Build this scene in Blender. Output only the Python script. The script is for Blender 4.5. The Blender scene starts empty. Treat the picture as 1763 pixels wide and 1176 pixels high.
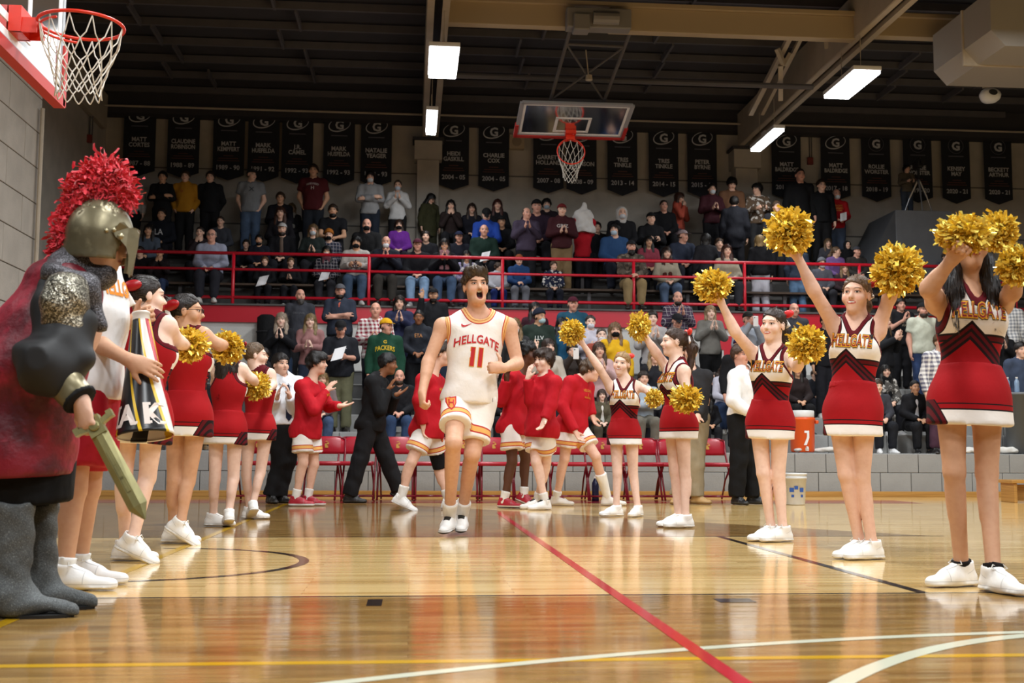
import bpy, bmesh, math, random
import numpy as np
from mathutils import Matrix, Vector
from mathutils.bvhtree import BVHTree
random.seed(7); np.random.seed(7)
SC = bpy.context.scene
COL = SC.collection
F32 = np.float32
def V(*a): return np.array(a, float)
def unit(v): return np.asarray(v, float) / max(1e-9, float(np.linalg.norm(v)))
# ---------------------------------------------------------------- camera
FPX, CX, CY, CAMH = 2000.0, 881.5, 588.0, 0.6
_yaw, _pit, _rol = math.atan(173 / FPX), math.atan(190 / FPX), 0.0045
C_F = V(math.sin(_yaw) * math.cos(_pit), math.cos(_yaw) * math.cos(_pit), math.sin(_pit))
_r = unit(np.cross(C_F, V(0, 0, 1))); _u = np.cross(_r, C_F)
C_R = _r * math.cos(_rol) + _u * math.sin(_rol); C_U = np.cross(C_R, C_F)
C_O = V(0, 0, CAMH)
def ray(px, py): return C_R * ((px - CX) / FPX) + C_U * ((CY - py) / FPX) + C_F
def at(px, py, Y):
    d = ray(px, py); return C_O + d * (Y / d[1])
def floor_at(px, py, z=0.0):
    d = ray(px, py); return C_O + d * ((z - CAMH) / d[2])
cam = bpy.data.objects.new('camera', bpy.data.cameras.new('camera')); COL.objects.link(cam)
cam.data.sensor_width = 36.0; cam.data.lens = FPX / 1763 * 36
cam.matrix_world = Matrix(((C_R[0], C_U[0], -C_F[0], C_O[0]), (C_R[1], C_U[1], -C_F[1], C_O[1]), (C_R[2], C_U[2], -C_F[2], C_O[2]), (0, 0, 0, 1)))
cam.data.clip_start = 0.05; cam.data.clip_end = 200
cam.data.dof.use_dof = True; cam.data.dof.focus_distance = 8.3; cam.data.dof.aperture_fstop = 4.5
SC.camera = cam
# ---------------------------------------------------------------- world, lamps, exposure
SC.view_settings.view_transform = 'Standard'; SC.view_settings.look = 'None'
SC.view_settings.gamma = 1.0; SC.view_settings.use_curve_mapping = False
SC.view_settings.exposure = 0.0
w = bpy.data.worlds.new('hall_air'); SC.world = w; w.use_nodes = True
w.node_tree.nodes['Background'].inputs[0].default_value = (0.8, 0.9, 1.0, 1)
w.node_tree.nodes['Background'].inputs[1].default_value = 0.012
GIRX = (-6.45, 0.33, 7.08)
LAMPS = []
def lamp(x, y, z, sx, sy, watts, col=(0.95, 0.98, 1.0)):
    l = bpy.data.lights.new('ceiling_lamp', 'AREA'); l.shape = 'RECTANGLE'; l.size = sx; l.size_y = sy
    l.energy = watts; l.color = col
    o = bpy.data.objects.new('ceiling_lamp', l); COL.objects.link(o); o.location = (x, y, z); LAMPS.append(o)
LW = 235
for _y in (-4.0, 0.2, 4.4, 8.6, 12.8):           # high-bays over the court, above the picture
    for _x in GIRX: lamp(_x, _y, 6.55, 0.55, 1.3, LW * (0.5 if _x < 0 else 1.15))
for _x, _y, _k in ((0.33, 17.6, .42), (7.08, 17.8, .5), (0.33, 21.1, .16), (6.85, 21.4, .16)):   # the four lit ones in view
    lamp(_x, _y, 6.33 if _y < 19 else 6.2, 0.4, 1.0, LW * _k)
# ---------------------------------------------------------------- shader expressions
class E:
    """a float socket with arithmetic that builds Math nodes"""
    def __init__(s, nt, sock): s.nt, s.k = nt, sock
    def _op(s, op, *o):
        n = s.nt.nodes.new('ShaderNodeMath'); n.operation = op
        for i, q in enumerate((s,) + o):
            if isinstance(q, E): s.nt.links.new(q.k, n.inputs[i])
            else: n.inputs[i].default_value = float(q)
        return E(s.nt, n.outputs[0])
    def __add__(s, o): return s._op('ADD', o)
    __radd__ = __add__
    def __sub__(s, o): return s._op('SUBTRACT', o)
    def __rsub__(s, o): return (s * -1) + o
    def __mul__(s, o): return s._op('MULTIPLY', o)
    __rmul__ = __mul__
    def __truediv__(s, o): return s._op('DIVIDE', o)
    def __lt__(s, o): return s._op('LESS_THAN', o)
    def __gt__(s, o): return s._op('GREATER_THAN', o)
    def abs(s): return s._op('ABSOLUTE')
    def atan2(s, o): return s._op('ARCTAN2', o)
    def sq_(s): return s * s
    def max(s, o): return s._op('MAXIMUM', o)
    def min(s, o): return s._op('MINIMUM', o)
    def mod(s, o): return s._op('FLOORED_MODULO', o)
    def ss(s, lo, hi):
        n = s.nt.nodes.new('ShaderNodeMapRange'); n.interpolation_type = 'SMOOTHSTEP'
        s.nt.links.new(s.k, n.inputs[0]); n.inputs[1].default_value = lo; n.inputs[2].default_value = hi
        return E(s.nt, n.outputs[0])
def rgb(c): return (c[0], c[1], c[2], 1.0)
def hx(h):
    """sRGB hex -> linear"""
    v = [int(h[i:i + 2], 16) / 255 for i in (0, 2, 4)]
    return tuple(q / 12.92 if q <= .04045 else ((q + .055) / 1.055) ** 2.4 for q in v)
class M:
    """material builder"""
    def __init__(s, name, col=(.5, .5, .5), rough=.6, metal=0.0, **kw):
        s.m = bpy.data.materials.new(name); s.m.use_nodes = True; s.nt = s.m.node_tree
        s.b = s.nt.nodes['Principled BSDF']
        s.b.inputs['Roughness'].default_value = rough; s.b.inputs['Metallic'].default_value = metal
        for k, v in kw.items(): s.b.inputs[k.replace('_', ' ')].default_value = v
        s.c = None; s.set(col)
    def set(s, col): s.b.inputs['Base Color'].default_value = rgb(col); s.base = rgb(col)
    def attr(s, name):
        n = s.nt.nodes.new('ShaderNodeAttribute'); n.attribute_name = name
        x = s.nt.nodes.new('ShaderNodeSeparateXYZ'); s.nt.links.new(n.outputs['Vector'], x.inputs[0])
        return [E(s.nt, x.outputs[i]) for i in range(3)]
    def coord(s, kind='Object'):
        n = s.nt.nodes.new('ShaderNodeTexCoord'); x = s.nt.nodes.new('ShaderNodeSeparateXYZ')
        s.nt.links.new(n.outputs[kind], x.inputs[0]); s.tc = n.outputs[kind]
        return [E(s.nt, x.outputs[i]) for i in range(3)]
    def noise(s, scale, detail=3, vec=None, stretch=None):
        n = s.nt.nodes.new('ShaderNodeTexNoise'); n.inputs['Scale'].default_value = scale; n.inputs['Detail'].default_value = detail
        t = s.nt.nodes.new('ShaderNodeTexCoord'); v = t.outputs['Object']
        if stretch:
            mp = s.nt.nodes.new('ShaderNodeMapping'); mp.inputs['Scale'].default_value = stretch
            s.nt.links.new(v, mp.inputs[0]); v = mp.outputs[0]
        s.nt.links.new(v, n.inputs['Vector'])
        return E(s.nt, n.outputs[0])
    def mix(s, fac, col, kind='MIX'):
        n = s.nt.nodes.new('ShaderNodeMix'); n.data_type = 'RGBA'; n.blend_type = kind
        if isinstance(fac, E): s.nt.links.new(fac.k, n.inputs[0])
        else: n.inputs[0].default_value = fac
        if s.c is None: n.inputs[6].default_value = s.base
        else: s.nt.links.new(s.c, n.inputs[6])
        if isinstance(col, tuple): n.inputs[7].default_value = rgb(col)
        else: s.nt.links.new(col, n.inputs[7])
        s.c = n.outputs[2]; s.nt.links.new(s.c, s.b.inputs['Base Color']); return s
    def bump(s, e, strength=.3, dist=.01):
        n = s.nt.nodes.new('ShaderNodeBump'); n.inputs['Strength'].default_value = strength; n.inputs['Distance'].default_value = dist
        s.nt.links.new(e.k, n.inputs['Height']); s.nt.links.new(n.outputs[0], s.b.inputs['Normal']); return s
    def rough(s, e): s.nt.links.new(e.k, s.b.inputs['Roughness']); return s
    def emit(s, col, k):
        s.b.inputs['Emission Color'].default_value = rgb(col); s.b.inputs['Emission Strength'].default_value = k; return s
_mc = {}
def plain(name, col, rough=.7, metal=0.0, **kw):
    k = (name, tuple(round(q, 4) for q in col), rough, metal)
    if k not in _mc: _mc[k] = M(name, col, rough, metal, **kw).m
    return _mc[k]
# ---------------------------------------------------------------- mesh helpers
class MB:
    def __init__(s): s.v, s.f, s.mi = [], [], []
    def add(s, vs, fs, mi=0):
        o = len(s.v); s.v += [tuple(map(float, q)) for q in vs]; s.f += [tuple(i + o for i in q) for q in fs]; s.mi += [mi] * len(fs)
    def box(s, a, b, mi=0):
        (x0, y0, z0), (x1, y1, z1) = a, b
        s.add([(x0, y0, z0), (x1, y0, z0), (x1, y1, z0), (x0, y1, z0), (x0, y0, z1), (x1, y0, z1), (x1, y1, z1), (x0, y1, z1)],
              [(0, 3, 2, 1), (4, 5, 6, 7), (0, 1, 5, 4), (1, 2, 6, 5), (2, 3, 7, 6), (3, 0, 4, 7)], mi)
    def bbox(s, a, b, r=.01, mi=0):
        """box with chamfered edges"""
        bm = bmesh.new(); bmesh.ops.create_cube(bm, size=1)
        a = np.minimum(a, b) + 0.0 * np.array(a); lo, hi = np.minimum(a, b), np.maximum(a, b)
        for q in bm.verts: q.co = [(lo[i] + hi[i]) / 2 + q.co[i] * (hi[i] - lo[i]) for i in range(3)]
        bmesh.ops.bevel(bm, geom=list(bm.edges), offset=r, segments=2, affect='EDGES', profile=.5)
        bm.verts.index_update(); s.add([q.co for q in bm.verts], [[q.index for q in f.verts] for f in bm.faces], mi); bm.free()
    def obox(s, c, ax, h, mi=0):
        """oriented box: centre, three unit axes, half sizes"""
        c = np.array(c, float); vs = []
        for sz in (-1, 1):
            for sx, sy in ((-1, -1), (1, -1), (1, 1), (-1, 1)):
                vs.append(c + np.array(ax[0]) * sx * h[0] + np.array(ax[1]) * sy * h[1] + np.array(ax[2]) * sz * h[2])
        s.add(vs, [(0, 3, 2, 1), (4, 5, 6, 7), (0, 1, 5, 4), (1, 2, 6, 5), (2, 3, 7, 6), (3, 0, 4, 7)], mi)
    def beam(s, a, b, w, h, up=(0, 0, 1), mi=0):
        a, b = np.array(a, float), np.array(b, float); d = unit(b - a); r = unit(np.cross(d, up)); u = np.cross(r, d)
        s.obox((a + b) / 2, (r, d, u), (w / 2, np.linalg.norm(b - a) / 2, h / 2), mi)
    def tube(s, pts, r, n=8, closed=False, mi=0, cap=True):
        pts = [np.array(q, float) for q in pts]; N = len(pts); rings = []; o = None
        for i, p in enumerate(pts):
            if closed: d = pts[(i + 1) % N] - pts[i - 1]
            else: d = pts[min(i + 1, N - 1)] - pts[max(i - 1, 0)]
            d = unit(d)
            if o is None: o = np.cross(d, V(0, 0, 1) if abs(d[2]) < .9 else V(1, 0, 0))
            o = unit(o - d * np.dot(o, d)); q = np.cross(d, o); rr = r[i] if hasattr(r, '__len__') else r
            rings.append([p + (o * math.cos(t) + q * math.sin(t)) * rr for t in np.arange(n) * 2 * math.pi / n])
        vs = [q for g in rings for q in g]; fs = []
        for i in range(N if closed else N - 1):
            j = (i + 1) % N
            for k in range(n): fs.append((i * n + k, i * n + (k + 1) % n, j * n + (k + 1) % n, j * n + k))
        if not closed and cap: fs += [tuple(range(n))[::-1], tuple((N - 1) * n + k for k in range(n))]
        s.add(vs, fs, mi)
    def lathe(s, prof, n=24, org=(0, 0, 0), ax=((1, 0, 0), (0, 1, 0), (0, 0, 1)), sx=1, sy=1, mi=0):
        vs, fs = [], []; ax = np.array(ax, float)
        for r, z in prof:
            for k in range(n):
                t = 2 * math.pi * k / n
                vs.append(np.array(org) + ax[0] * r * sx * math.cos(t) + ax[1] * r * sy * math.sin(t) + ax[2] * z)
        for i in range(len(prof) - 1):
            for k in range(n): fs.append((i * n + k, i * n + (k + 1) % n, (i + 1) * n + (k + 1) % n, (i + 1) * n + k))
        s.add(vs, fs, mi)
    def build(s, name, mats, parent=None, smooth=False, loc=None):
        return mk(name, s.v, s.f, mats, parent, smooth, s.mi if any(s.mi) else None, loc)
def mk(name, v, f, mats, parent=None, smooth=False, mi=None, loc=None):
    me = bpy.data.meshes.new(name); v = np.array(v, float)
    if loc is not None: v = v - np.array(loc)
    me.from_pydata(v.tolist(), [], [list(q) for q in f])
    for m in (mats if isinstance(mats, (list, tuple)) else [mats]): me.materials.append(m)
    if mi is not None: me.polygons.foreach_set('material_index', mi)
    if smooth: me.polygons.foreach_set('use_smooth', [True] * len(me.polygons))
    me.update(); return ob(name, me, parent, loc)
def ob(name, me, parent=None, loc=None):
    o = bpy.data.objects.new(name, me); COL.objects.link(o)
    if loc is not None: o.location = loc
    if parent is not None:
        o.parent = parent
    return o
def child(o, parent):
    """parent o (built in world coordinates) to an Empty that sits elsewhere with no rotation"""
    o.parent = parent; o.location = Vector(o.location) - Vector(parent.location); return o
def thing(name, label, cat, loc=(0, 0, 0), group=None, rz=0):
    o = bpy.data.objects.new(name, None); COL.objects.link(o); o.location = tuple(map(float, loc)); o.rotation_euler = (0, 0, rz)
    o.empty_display_size = .1; return tag(o, label, cat, group)
def tag(o, label, cat, group=None):
    o['label'] = label; o['category'] = cat
    if group: o['group'] = group
    return o
def struct(o): o['kind'] = 'structure'; return o
def shared(name, o, parent, loc, rz=0, mats=None):
    """a copy of an object that shares its mesh"""
    c = o.copy(); COL.objects.link(c); c.parent = parent; c.location = loc; c.rotation_euler = (0, 0, rz); return c
# ---------------------------------------------------------------- signed distance bodies
class Sdf:
    def __init__(s): s.ops = []
    def cap(s, a, b, ra, rb=None, k=.03, fl=None, flat=0, sub=False):
        """tapered capsule; fl = (axis, factor) flattens it; flat bit 1 / 2 cuts the end at a / b square"""
        a, b = np.asarray(a, float), np.asarray(b, float); rb = ra if rb is None else rb; rm = max(ra, rb)
        lo, hi = np.minimum(a, b) - rm, np.maximum(a, b) + rm
        s.ops.append(('cap', lo, hi, (a, b, ra, rb, fl, flat), k, sub)); return s
    def ell(s, c, r, R=None, k=.03, sub=False):
        c, r = np.asarray(c, float), np.asarray(r, float); R = np.eye(3) if R is None else np.asarray(R, float)
        e = np.sqrt(((R * r) ** 2).sum(1)); s.ops.append(('ell', c - e, c + e, (c, r, R), k, sub)); return s
    def sph(s, c, r, k=.03, sub=False): return s.ell(c, (r, r, r), None, k, sub)
    def cut(s, p, n, k=.0): s.ops.append(('cut', None, None, (np.asarray(p, float), unit(n)), k, False)); return s
    def wav(s, amp, freq, ph=0, dirs=None): s.ops.append(('wav', None, None, (amp, freq, ph), 0, False)); return s
    def bounds(s):
        lo = np.min([o[1] for o in s.ops if o[1] is not None and not o[5]], 0); hi = np.max([o[2] for o in s.ops if o[1] is not None and not o[5]], 0)
        return lo, hi
def axis(lo, hi, h, fine):
    """rectilinear samples; fine = [(lo, hi, h)] bands of smaller step"""
    x = [lo]
    while x[-1] < hi:
        st = h
        for a, b, g in fine:
            if a - h * .6 <= x[-1] <= b: st = min(st, g)
        x.append(x[-1] + st)
    return np.array(x, F32)
def _ev(op, X, Y, Z):
    kind, lo, hi, prm, k, sub = op
    if kind == 'cap':
        a, b, ra, rb, fl, flat = prm; ab = b - a
        px, py, pz = X - F32(a[0]), Y - F32(a[1]), Z - F32(a[2])
        L2 = max(1e-9, float(ab @ ab)); tt = (px * F32(ab[0]) + py * F32(ab[1]) + pz * F32(ab[2])) / F32(L2); t = np.clip(tt, 0, 1)
        qx, qy, qz = px - t * F32(ab[0]), py - t * F32(ab[1]), pz - t * F32(ab[2])
        sq = qx * qx + qy * qy + qz * qz
        if fl is not None:
            n, f = fl; dn = qx * F32(n[0]) + qy * F32(n[1]) + qz * F32(n[2]); sq = sq + dn * dn * F32(1 / (f * f) - 1)
        d = np.sqrt(sq) - (F32(ra) + t * F32(rb - ra))
        L = F32(math.sqrt(L2))
        if flat & 2: d = np.maximum(d, (tt - 1) * L)
        if flat & 1: d = np.maximum(d, -tt * L)
        return d
    if kind == 'ell':
        c, r, R = prm; px, py, pz = X - F32(c[0]), Y - F32(c[1]), Z - F32(c[2])
        q = [(px * F32(R[0, i]) + py * F32(R[1, i]) + pz * F32(R[2, i])) for i in range(3)]
        k0 = np.sqrt(sum((q[i] / F32(r[i])) ** 2 for i in range(3))); k1 = np.sqrt(sum((q[i] / F32(r[i] * r[i])) ** 2 for i in range(3)))
        return k0 * (k0 - 1) / np.maximum(k1, F32(1e-6))
    p, n = prm
    return (X - F32(p[0])) * F32(n[0]) + (Y - F32(p[1])) * F32(n[1]) + (Z - F32(p[2])) * F32(n[2])
_CORN = np.array([(i & 1, i >> 1 & 1, i >> 2 & 1) for i in range(8)])
_EDG = [(a, b) for a in range(8) for b in range(a + 1, 8) if bin(a ^ b).count('1') == 1]
def mesh_sdf(S, h, fine=()):
    """surface nets on a rectilinear grid; fine = [(lo3, hi3, h)] boxes that get a smaller step"""
    lo, hi = S.bounds(); pad = h * 2.2
    A = [axis(lo[i] - pad, hi[i] + pad, h, [(f[0][i], f[1][i], f[2]) for f in fine]) for i in range(3)]
    n = [len(q) for q in A]; D = np.full(n, 1.0, F32)
    for op in S.ops:
        kind, l, u, prm, k, sub = op
        if kind == 'wav':
            amp, fr, ph = prm; X, Y, Z = A[0][:, None, None], A[1][None, :, None], A[2][None, None, :]
            D += F32(amp) * (np.sin(X * fr + ph + np.sin(Z * fr * .7 + ph) * 1.3) * np.sin(Z * fr * .8 + Y * fr * .6 + 1.7 * ph) + np.sin(Y * fr * .9 + Z * fr * .3 - ph) * F32(.6)); continue
        if kind == 'cut':
            D = np.maximum(D, _ev(op, A[0][:, None, None], A[1][None, :, None], A[2][None, None, :])); continue
        m = k + h * 2.5; sl = []
        for i in range(3):
            a = np.searchsorted(A[i], l[i] - m); b = np.searchsorted(A[i], u[i] + m); sl.append(slice(max(0, a - 1), min(n[i], b + 1)))
        sl = tuple(sl)
        if any(q.stop <= q.start for q in sl): continue
        d = _ev(op, A[0][sl[0]][:, None, None], A[1][sl[1]][None, :, None], A[2][sl[2]][None, None, :])
        o = D[sl]
        if sub:
            d = -d; g = np.maximum(k - np.abs(o - d), 0) / k; D[sl] = np.maximum(o, d) + g * g * F32(k * .25)
        else:
            g = np.maximum(k - np.abs(o - d), 0) / k; D[sl] = np.minimum(o, d) - g * g * F32(k * .25)
    D[0] = D[-1] = 1; D[:, 0] = D[:, -1] = 1; D[:, :, 0] = D[:, :, -1] = 1
    I = D < 0
    c = np.zeros([q - 1 for q in n], np.int8)
    for dx, dy, dz in _CORN: c += I[dx:n[0] - 1 + dx, dy:n[1] - 1 + dy, dz:n[2] - 1 + dz]
    cells = np.argwhere((c > 0) & (c < 8)); N = len(cells)
    ids = np.full(c.shape, -1, np.int32); ids[cells[:, 0], cells[:, 1], cells[:, 2]] = np.arange(N)
    val = np.stack([D[cells[:, 0] + q[0], cells[:, 1] + q[1], cells[:, 2] + q[2]] for q in _CORN], 1)
    acc = np.zeros((N, 3)); cnt = np.zeros(N)
    for a, b in _EDG:
        va, vb = val[:, a], val[:, b]; x = (va < 0) != (vb < 0); t = np.where(x, va / np.where(x, va - vb, 1), 0)
        p = _CORN[a] + (_CORN[b] - _CORN[a]) * t[:, None]; acc += p * x[:, None]; cnt += x
    p = cells + acc / cnt[:, None]
    vs = np.stack([np.interp(p[:, i], np.arange(n[i]), A[i]) for i in range(3)], 1)
    quads = []
    for ax in range(3):
        b1, b2 = (ax + 1) % 3, (ax + 2) % 3
        s0 = [slice(1, n[i] - 1) for i in range(3)]; s1 = list(s0); s0[ax] = slice(0, n[ax] - 1); s1[ax] = slice(1, n[ax])
        ia, ib = I[tuple(s0)], I[tuple(s1)]; e = np.argwhere(ia != ib)
        if not len(e): continue
        flip = ia[e[:, 0], e[:, 1], e[:, 2]]
        base = e.copy(); 
        for i in range(3):
            if i != ax: base[:, i] += 1
        qs = []
        for o1, o2 in ((-1, -1), (0, -1), (0, 0), (-1, 0)):
            cidx = base.copy(); cidx[:, b1] += o1; cidx[:, b2] += o2; qs.append(ids[cidx[:, 0], cidx[:, 1], cidx[:, 2]])
        q = np.stack(qs, 1); q[~flip] = q[~flip][:, ::-1]; quads.append(q)
    return vs, np.concatenate(quads)
def to_mesh(name, vs, q, mats, attrs=None, smooth=True):
    me = bpy.data.meshes.new(name); n, m = len(vs), len(q)
    me.vertices.add(n); me.vertices.foreach_set('co', np.ascontiguousarray(vs, F32).ravel())
    me.loops.add(m * 4); me.loops.foreach_set('vertex_index', np.ascontiguousarray(q, np.int32).ravel())
    me.polygons.add(m); me.polygons.foreach_set('loop_start', np.arange(m, dtype=np.int32) * 4); me.polygons.foreach_set('loop_total', np.full(m, 4, np.int32))
    for k, a in (attrs or {}).items():
        at_ = me.attributes.new(k, 'FLOAT_VECTOR', 'POINT'); at_.data.foreach_set('vector', np.ascontiguousarray(a, F32).ravel())
    for t in (mats if isinstance(mats, (list, tuple)) else [mats]): me.materials.append(t)
    me.update(calc_edges=True)
    if smooth: me.polygons.foreach_set('use_smooth', np.ones(m, bool))
    return me
# ---------------------------------------------------------------- lettering
_txt = {}
def text_geo(s, off=0.0):
    """outline of a word as flat triangles, one unit high, centred"""
    if (s, off) not in _txt:
        cu = bpy.data.curves.new('lettering', 'FONT'); cu.body = s; cu.align_x = 'CENTER'; cu.size = 1.0; cu.offset = off; cu.resolution_u = 2
        o = bpy.data.objects.new('lettering', cu); me = o.to_mesh(); n = len(me.vertices)
        v = np.zeros(n * 3); me.vertices.foreach_get('co', v); v = v.reshape(-1, 3)[:, :2]
        f = [tuple(p.vertices) for p in me.polygons]; o.to_mesh_clear(); bpy.data.objects.remove(o); bpy.data.curves.remove(cu)
        if n: v = v - V(.5 * (v[:, 0].min() + v[:, 0].max()), 0.36)
        _txt[(s, off)] = (v, f)
    return _txt[(s, off)]
def text_at(mb, s, org, right, up, size, wide=1.0, off=.02, lift=0.0, mi=0, arch=0.0):
    v, f = text_geo(s, off); right, up = np.array(right), np.array(up); nrm = np.cross(right, up)
    x, y = v[:, 0] * size * wide, v[:, 1] * size - (v[:, 0] * size * wide) ** 2 * arch
    mb.add(np.array(org) + x[:, None] * right + y[:, None] * up + nrm * lift, f, mi)
# ---------------------------------------------------------------- skin, cloth
SKIN = {'fair': hx('e0b59d'), 'pale': hx('ecc8b4'), 'tan': hx('cb9c7c'), 'warm': hx('d6a688'), 'brown': hx('8a5a3c'), 'deep': hx('5a3826'), 'ruddy': hx('d49e88')}
_sk = {}
def skin_mat(kind, mouth='closed', brow='2a1a12', fem=False):
    key = (kind, mouth, brow, fem)
    if key in _sk: return _sk[key]
    c = SKIN[kind]; m = M('skin', c, .55); m.b.inputs['Specular IOR Level'].default_value = .35
    nz = m.noise(38, 2); m.mix(nz.ss(.35, .75) * .35, (c[0] * .86, c[1] * .74, c[2] * .7))
    x, y, z = m.attr('hl'); ax = x.abs(); near = (y > .03) * (ax < .09) * (z.abs() < .13)
    def el(cx, cz, rx, rz, lo=.75, hi=1.15): return (((ax - cx) / rx).sq_() + ((z - cz) / rz).sq_()).ss(hi, lo) * near
    m.mix(el(.042, -.03, .02, .02, .2, 1.3) * .35, (c[0] * .95, c[1] * .6, c[2] * .55))
    lip = (c[0] * .68, c[1] * .3, c[2] * .33) if fem else (c[0] * .72, c[1] * .45, c[2] * .43)
    if mouth == 'open':
        m.mix(el(0, -.068, .0255, .0335), lip); m.mix(el(0, -.068, .021, .0285), (.03, .006, .006)); m.mix(el(0, -.0455, .016, .0055), (.75, .72, .66)); m.mix(el(0, -.088, .013, .008), (.32, .1, .09))
    elif mouth == 'smile':
        m.mix(el(0, -.055, .028, .0115), (lip[0] * 1.05, lip[1] * .8, lip[2] * .8)); m.mix(el(0, -.0535, .021, .005), (.82, .79, .74))
    else:
        m.mix(el(0, -.056, .0235, .0085), lip); m.mix(el(0, -.056, .022, .0018), (lip[0] * .45, lip[1] * .4, lip[2] * .4))
    m.mix(el(.031, .0095, .0205, .0115, .5, 1.25) * .55, (c[0] * .5, c[1] * .36, c[2] * .32)); m.mix(el(.0315, .0125, .0165, .0058) * .85, (c[0] * .16, c[1] * .11, c[2] * .1))
    m.mix(el(.031, .008, .0128, .0046), (.55, .52, .49)); m.mix(el(.0315, .0083, .0066, .0054), (.03, .02, .014))
    bx = (ax - .033) / .021; bz = ((z - .0285 - (ax - .033) * .22) / .0058) if mouth == 'open' else (z - .0335 + (ax - .033) * (ax - .033) * 12) / (.0034 if fem else .0052)
    m.mix((bx * bx + bz * bz).ss(1.4, .5) * near * (.65 if fem else .85), hx(brow))
    m.mix(el(.0085, -.0335, .0045, .003, .5, 1.2) * .7, (c[0] * .35, c[1] * .25, c[2] * .22))
    _sk[key] = m.m; return m.m
_cl = {}
def cloth(col, pat='plain', rough=.85):
    """woven cloth; col is an sRGB hex"""
    key = (col, pat, rough)
    if key in _cl: return _cl[key]
    c = hx(col) if isinstance(col, str) else col; m = M('cloth', c, rough); m.b.inputs['Specular IOR Level'].default_value = .25
    m.mix(m.noise(7, 3).ss(.35, .7) * .5, tuple(q * .78 for q in c))
    if pat == 'plaid':
        x, y, z = m.coord(); a = ((x + y * .5).mod(.07) < .03); b = (z.mod(.07) < .03)
        m.mix((a + b) * .42, (.02, .015, .03)); m.mix(((x + y * .5 + .05).mod(.07) < .007).max((z + .05).mod(.07) < .007) * .7, (.55, .5, .5))
    elif pat == 'check':
        x, y, z = m.coord(); a = ((x + y * .5).mod(.06) < .03); b = (z.mod(.06) < .03); m.mix((a + b) * .5, (.75, .73, .7))
    elif pat == 'camo':
        m.mix(m.noise(9, 2).ss(.5, .53), tuple(q * .45 for q in c)); m.mix(m.noise(13, 2).ss(.56, .6), tuple(min(1, q * 1.7) for q in c))
    elif pat == 'print':
        m.mix(m.noise(14, 2).ss(.55, .6), (.55, .52, .48))
    elif pat == 'denim':
        m.mix(m.noise(5, 3).ss(.45, .7) * .6, tuple(min(1, q * 1.6) for q in c))
    m.bump(m.noise(1, 2, stretch=(9, 9, 5)) + m.noise(60, 2) * .04, .5, .045)
    _cl[key] = m.m; return m.m
def hair_mat(col):
    key = ('hair', col)
    if key in _cl: return _cl[key]
    c = hx(col); m = M('hair', c, .5); m.mix(m.noise(1, 2, stretch=(90, 90, 9)).ss(.3, .7) * .75, tuple(q * .42 for q in c))
    m.bump(m.noise(1, 2, stretch=(120, 120, 12)), .5, .01); _cl[key] = m.m; return m.m
# ---------------------------------------------------------------- the figure
def hp(P, x, y, z): return P['hc'] + P['HR'] @ (V(x, y, z) * P['u'])
def head(S, P):
    u, H = P['u'], P['HR']; e = lambda x, y, z, r, k=.02, sub=False: S.ell(hp(P, x, y, z), V(*r) * u, H, k * u, sub)
    jw = .87 if P['fem'] else 1.0; e(0, -.012, .032, (.074, .096, .09)); e(0, .02, -.035, (.057 * jw, .072, .078)); e(0, .035, -.084, (.041 * jw, .05, .033), .03); e(0, .066, -.1, (.018, .016, .014), .02)
    for s in (-1, 1):
        e(s * .042, .058, -.028, (.026, .028, .028), .03); e(s * .032, .1, .012, (.02, .016, .013), .016, True); e(s * .031, .077, .009, (.0135, .0135, .0125), .004)
    e(0, .078, .034, (.05, .018, .011), .02)
    S.cap(hp(P, 0, .086, .012), hp(P, 0, .109, -.024), .008 * u, .0125 * u, .014 * u); e(0, .094, -.027, (.0175, .014, .009), .01)
    if P.get('mouth') == 'open':
        e(0, .04, -.1, (.045, .05, .032), .03); e(0, .09, -.068, (.021, .032, .029), .01, True)
    else: e(0, .085, -.056, (.022, .012, .0085), .01)
    for s in (-1, 1): e(s * .079, -.008, -.004, (.009, .02, .032), .012)
    S.cap(P['nk'] - P['T'] * .03 * u, hp(P, 0, -.022, -.06), .058 * u * P.get('nw', 1), .054 * u * P.get('nw', 1), .03 * u)
def torso(S, P, i=0.0, k=.05):
    u, b, fem = P['u'], P['b'], P['fem']; R, F, T = P['R'], P['F'], P['T']; pm, nk = P['pm'], P['nk']; L = np.linalg.norm(nk - pm); FR = np.stack((R, F, T), 1)
    q = (i / u) if i else 0; k = k * u
    S.ell(pm + T * .03 * u, V((.148 if fem else .16) * (b * .5 + .5) + q, .112 * b + q, .125 + q) * u, FR, k)
    S.cap(pm + T * .07 * u, pm + T * .6 * L, ((.112 if fem else .132) * b + q) * u, ((.122 if fem else .143) * b + q) * u, k, (F, .76))
    S.ell(pm + T * .68 * L, V((.142 if fem else .168) * (b * .6 + .4) + q, .112 * b + q, .165 + q) * u, FR, k)
    ia, ib = P['sa'] + (P['sb'] - P['sa']) * .06, P['sb'] + (P['sa'] - P['sb']) * .06
    S.cap(ia, nk - T * .05 * u, (.05 + q) * u, (.06 + q) * u, k); S.cap(ib, nk - T * .05 * u, (.05 + q) * u, (.06 + q) * u, k)
    for s in (ia, ib): S.cap(nk + (s - nk) * .55 + T * .012 * u, nk + T * .02 * u, (.033 + q) * u, (.048 + q) * u, k)
    if fem:
        for s in (-1, 1): S.sph(pm + T * .66 * L + R * s * .068 * u + F * .072 * b * u, (.062 + q) * u, .04 * u)
    for sg in (-1, 1): S.sph(pm + R * sg * .06 * u - F * .04 * u - T * .02 * u, (.094 + q) * u * (b * .4 + .6), k)
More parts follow.
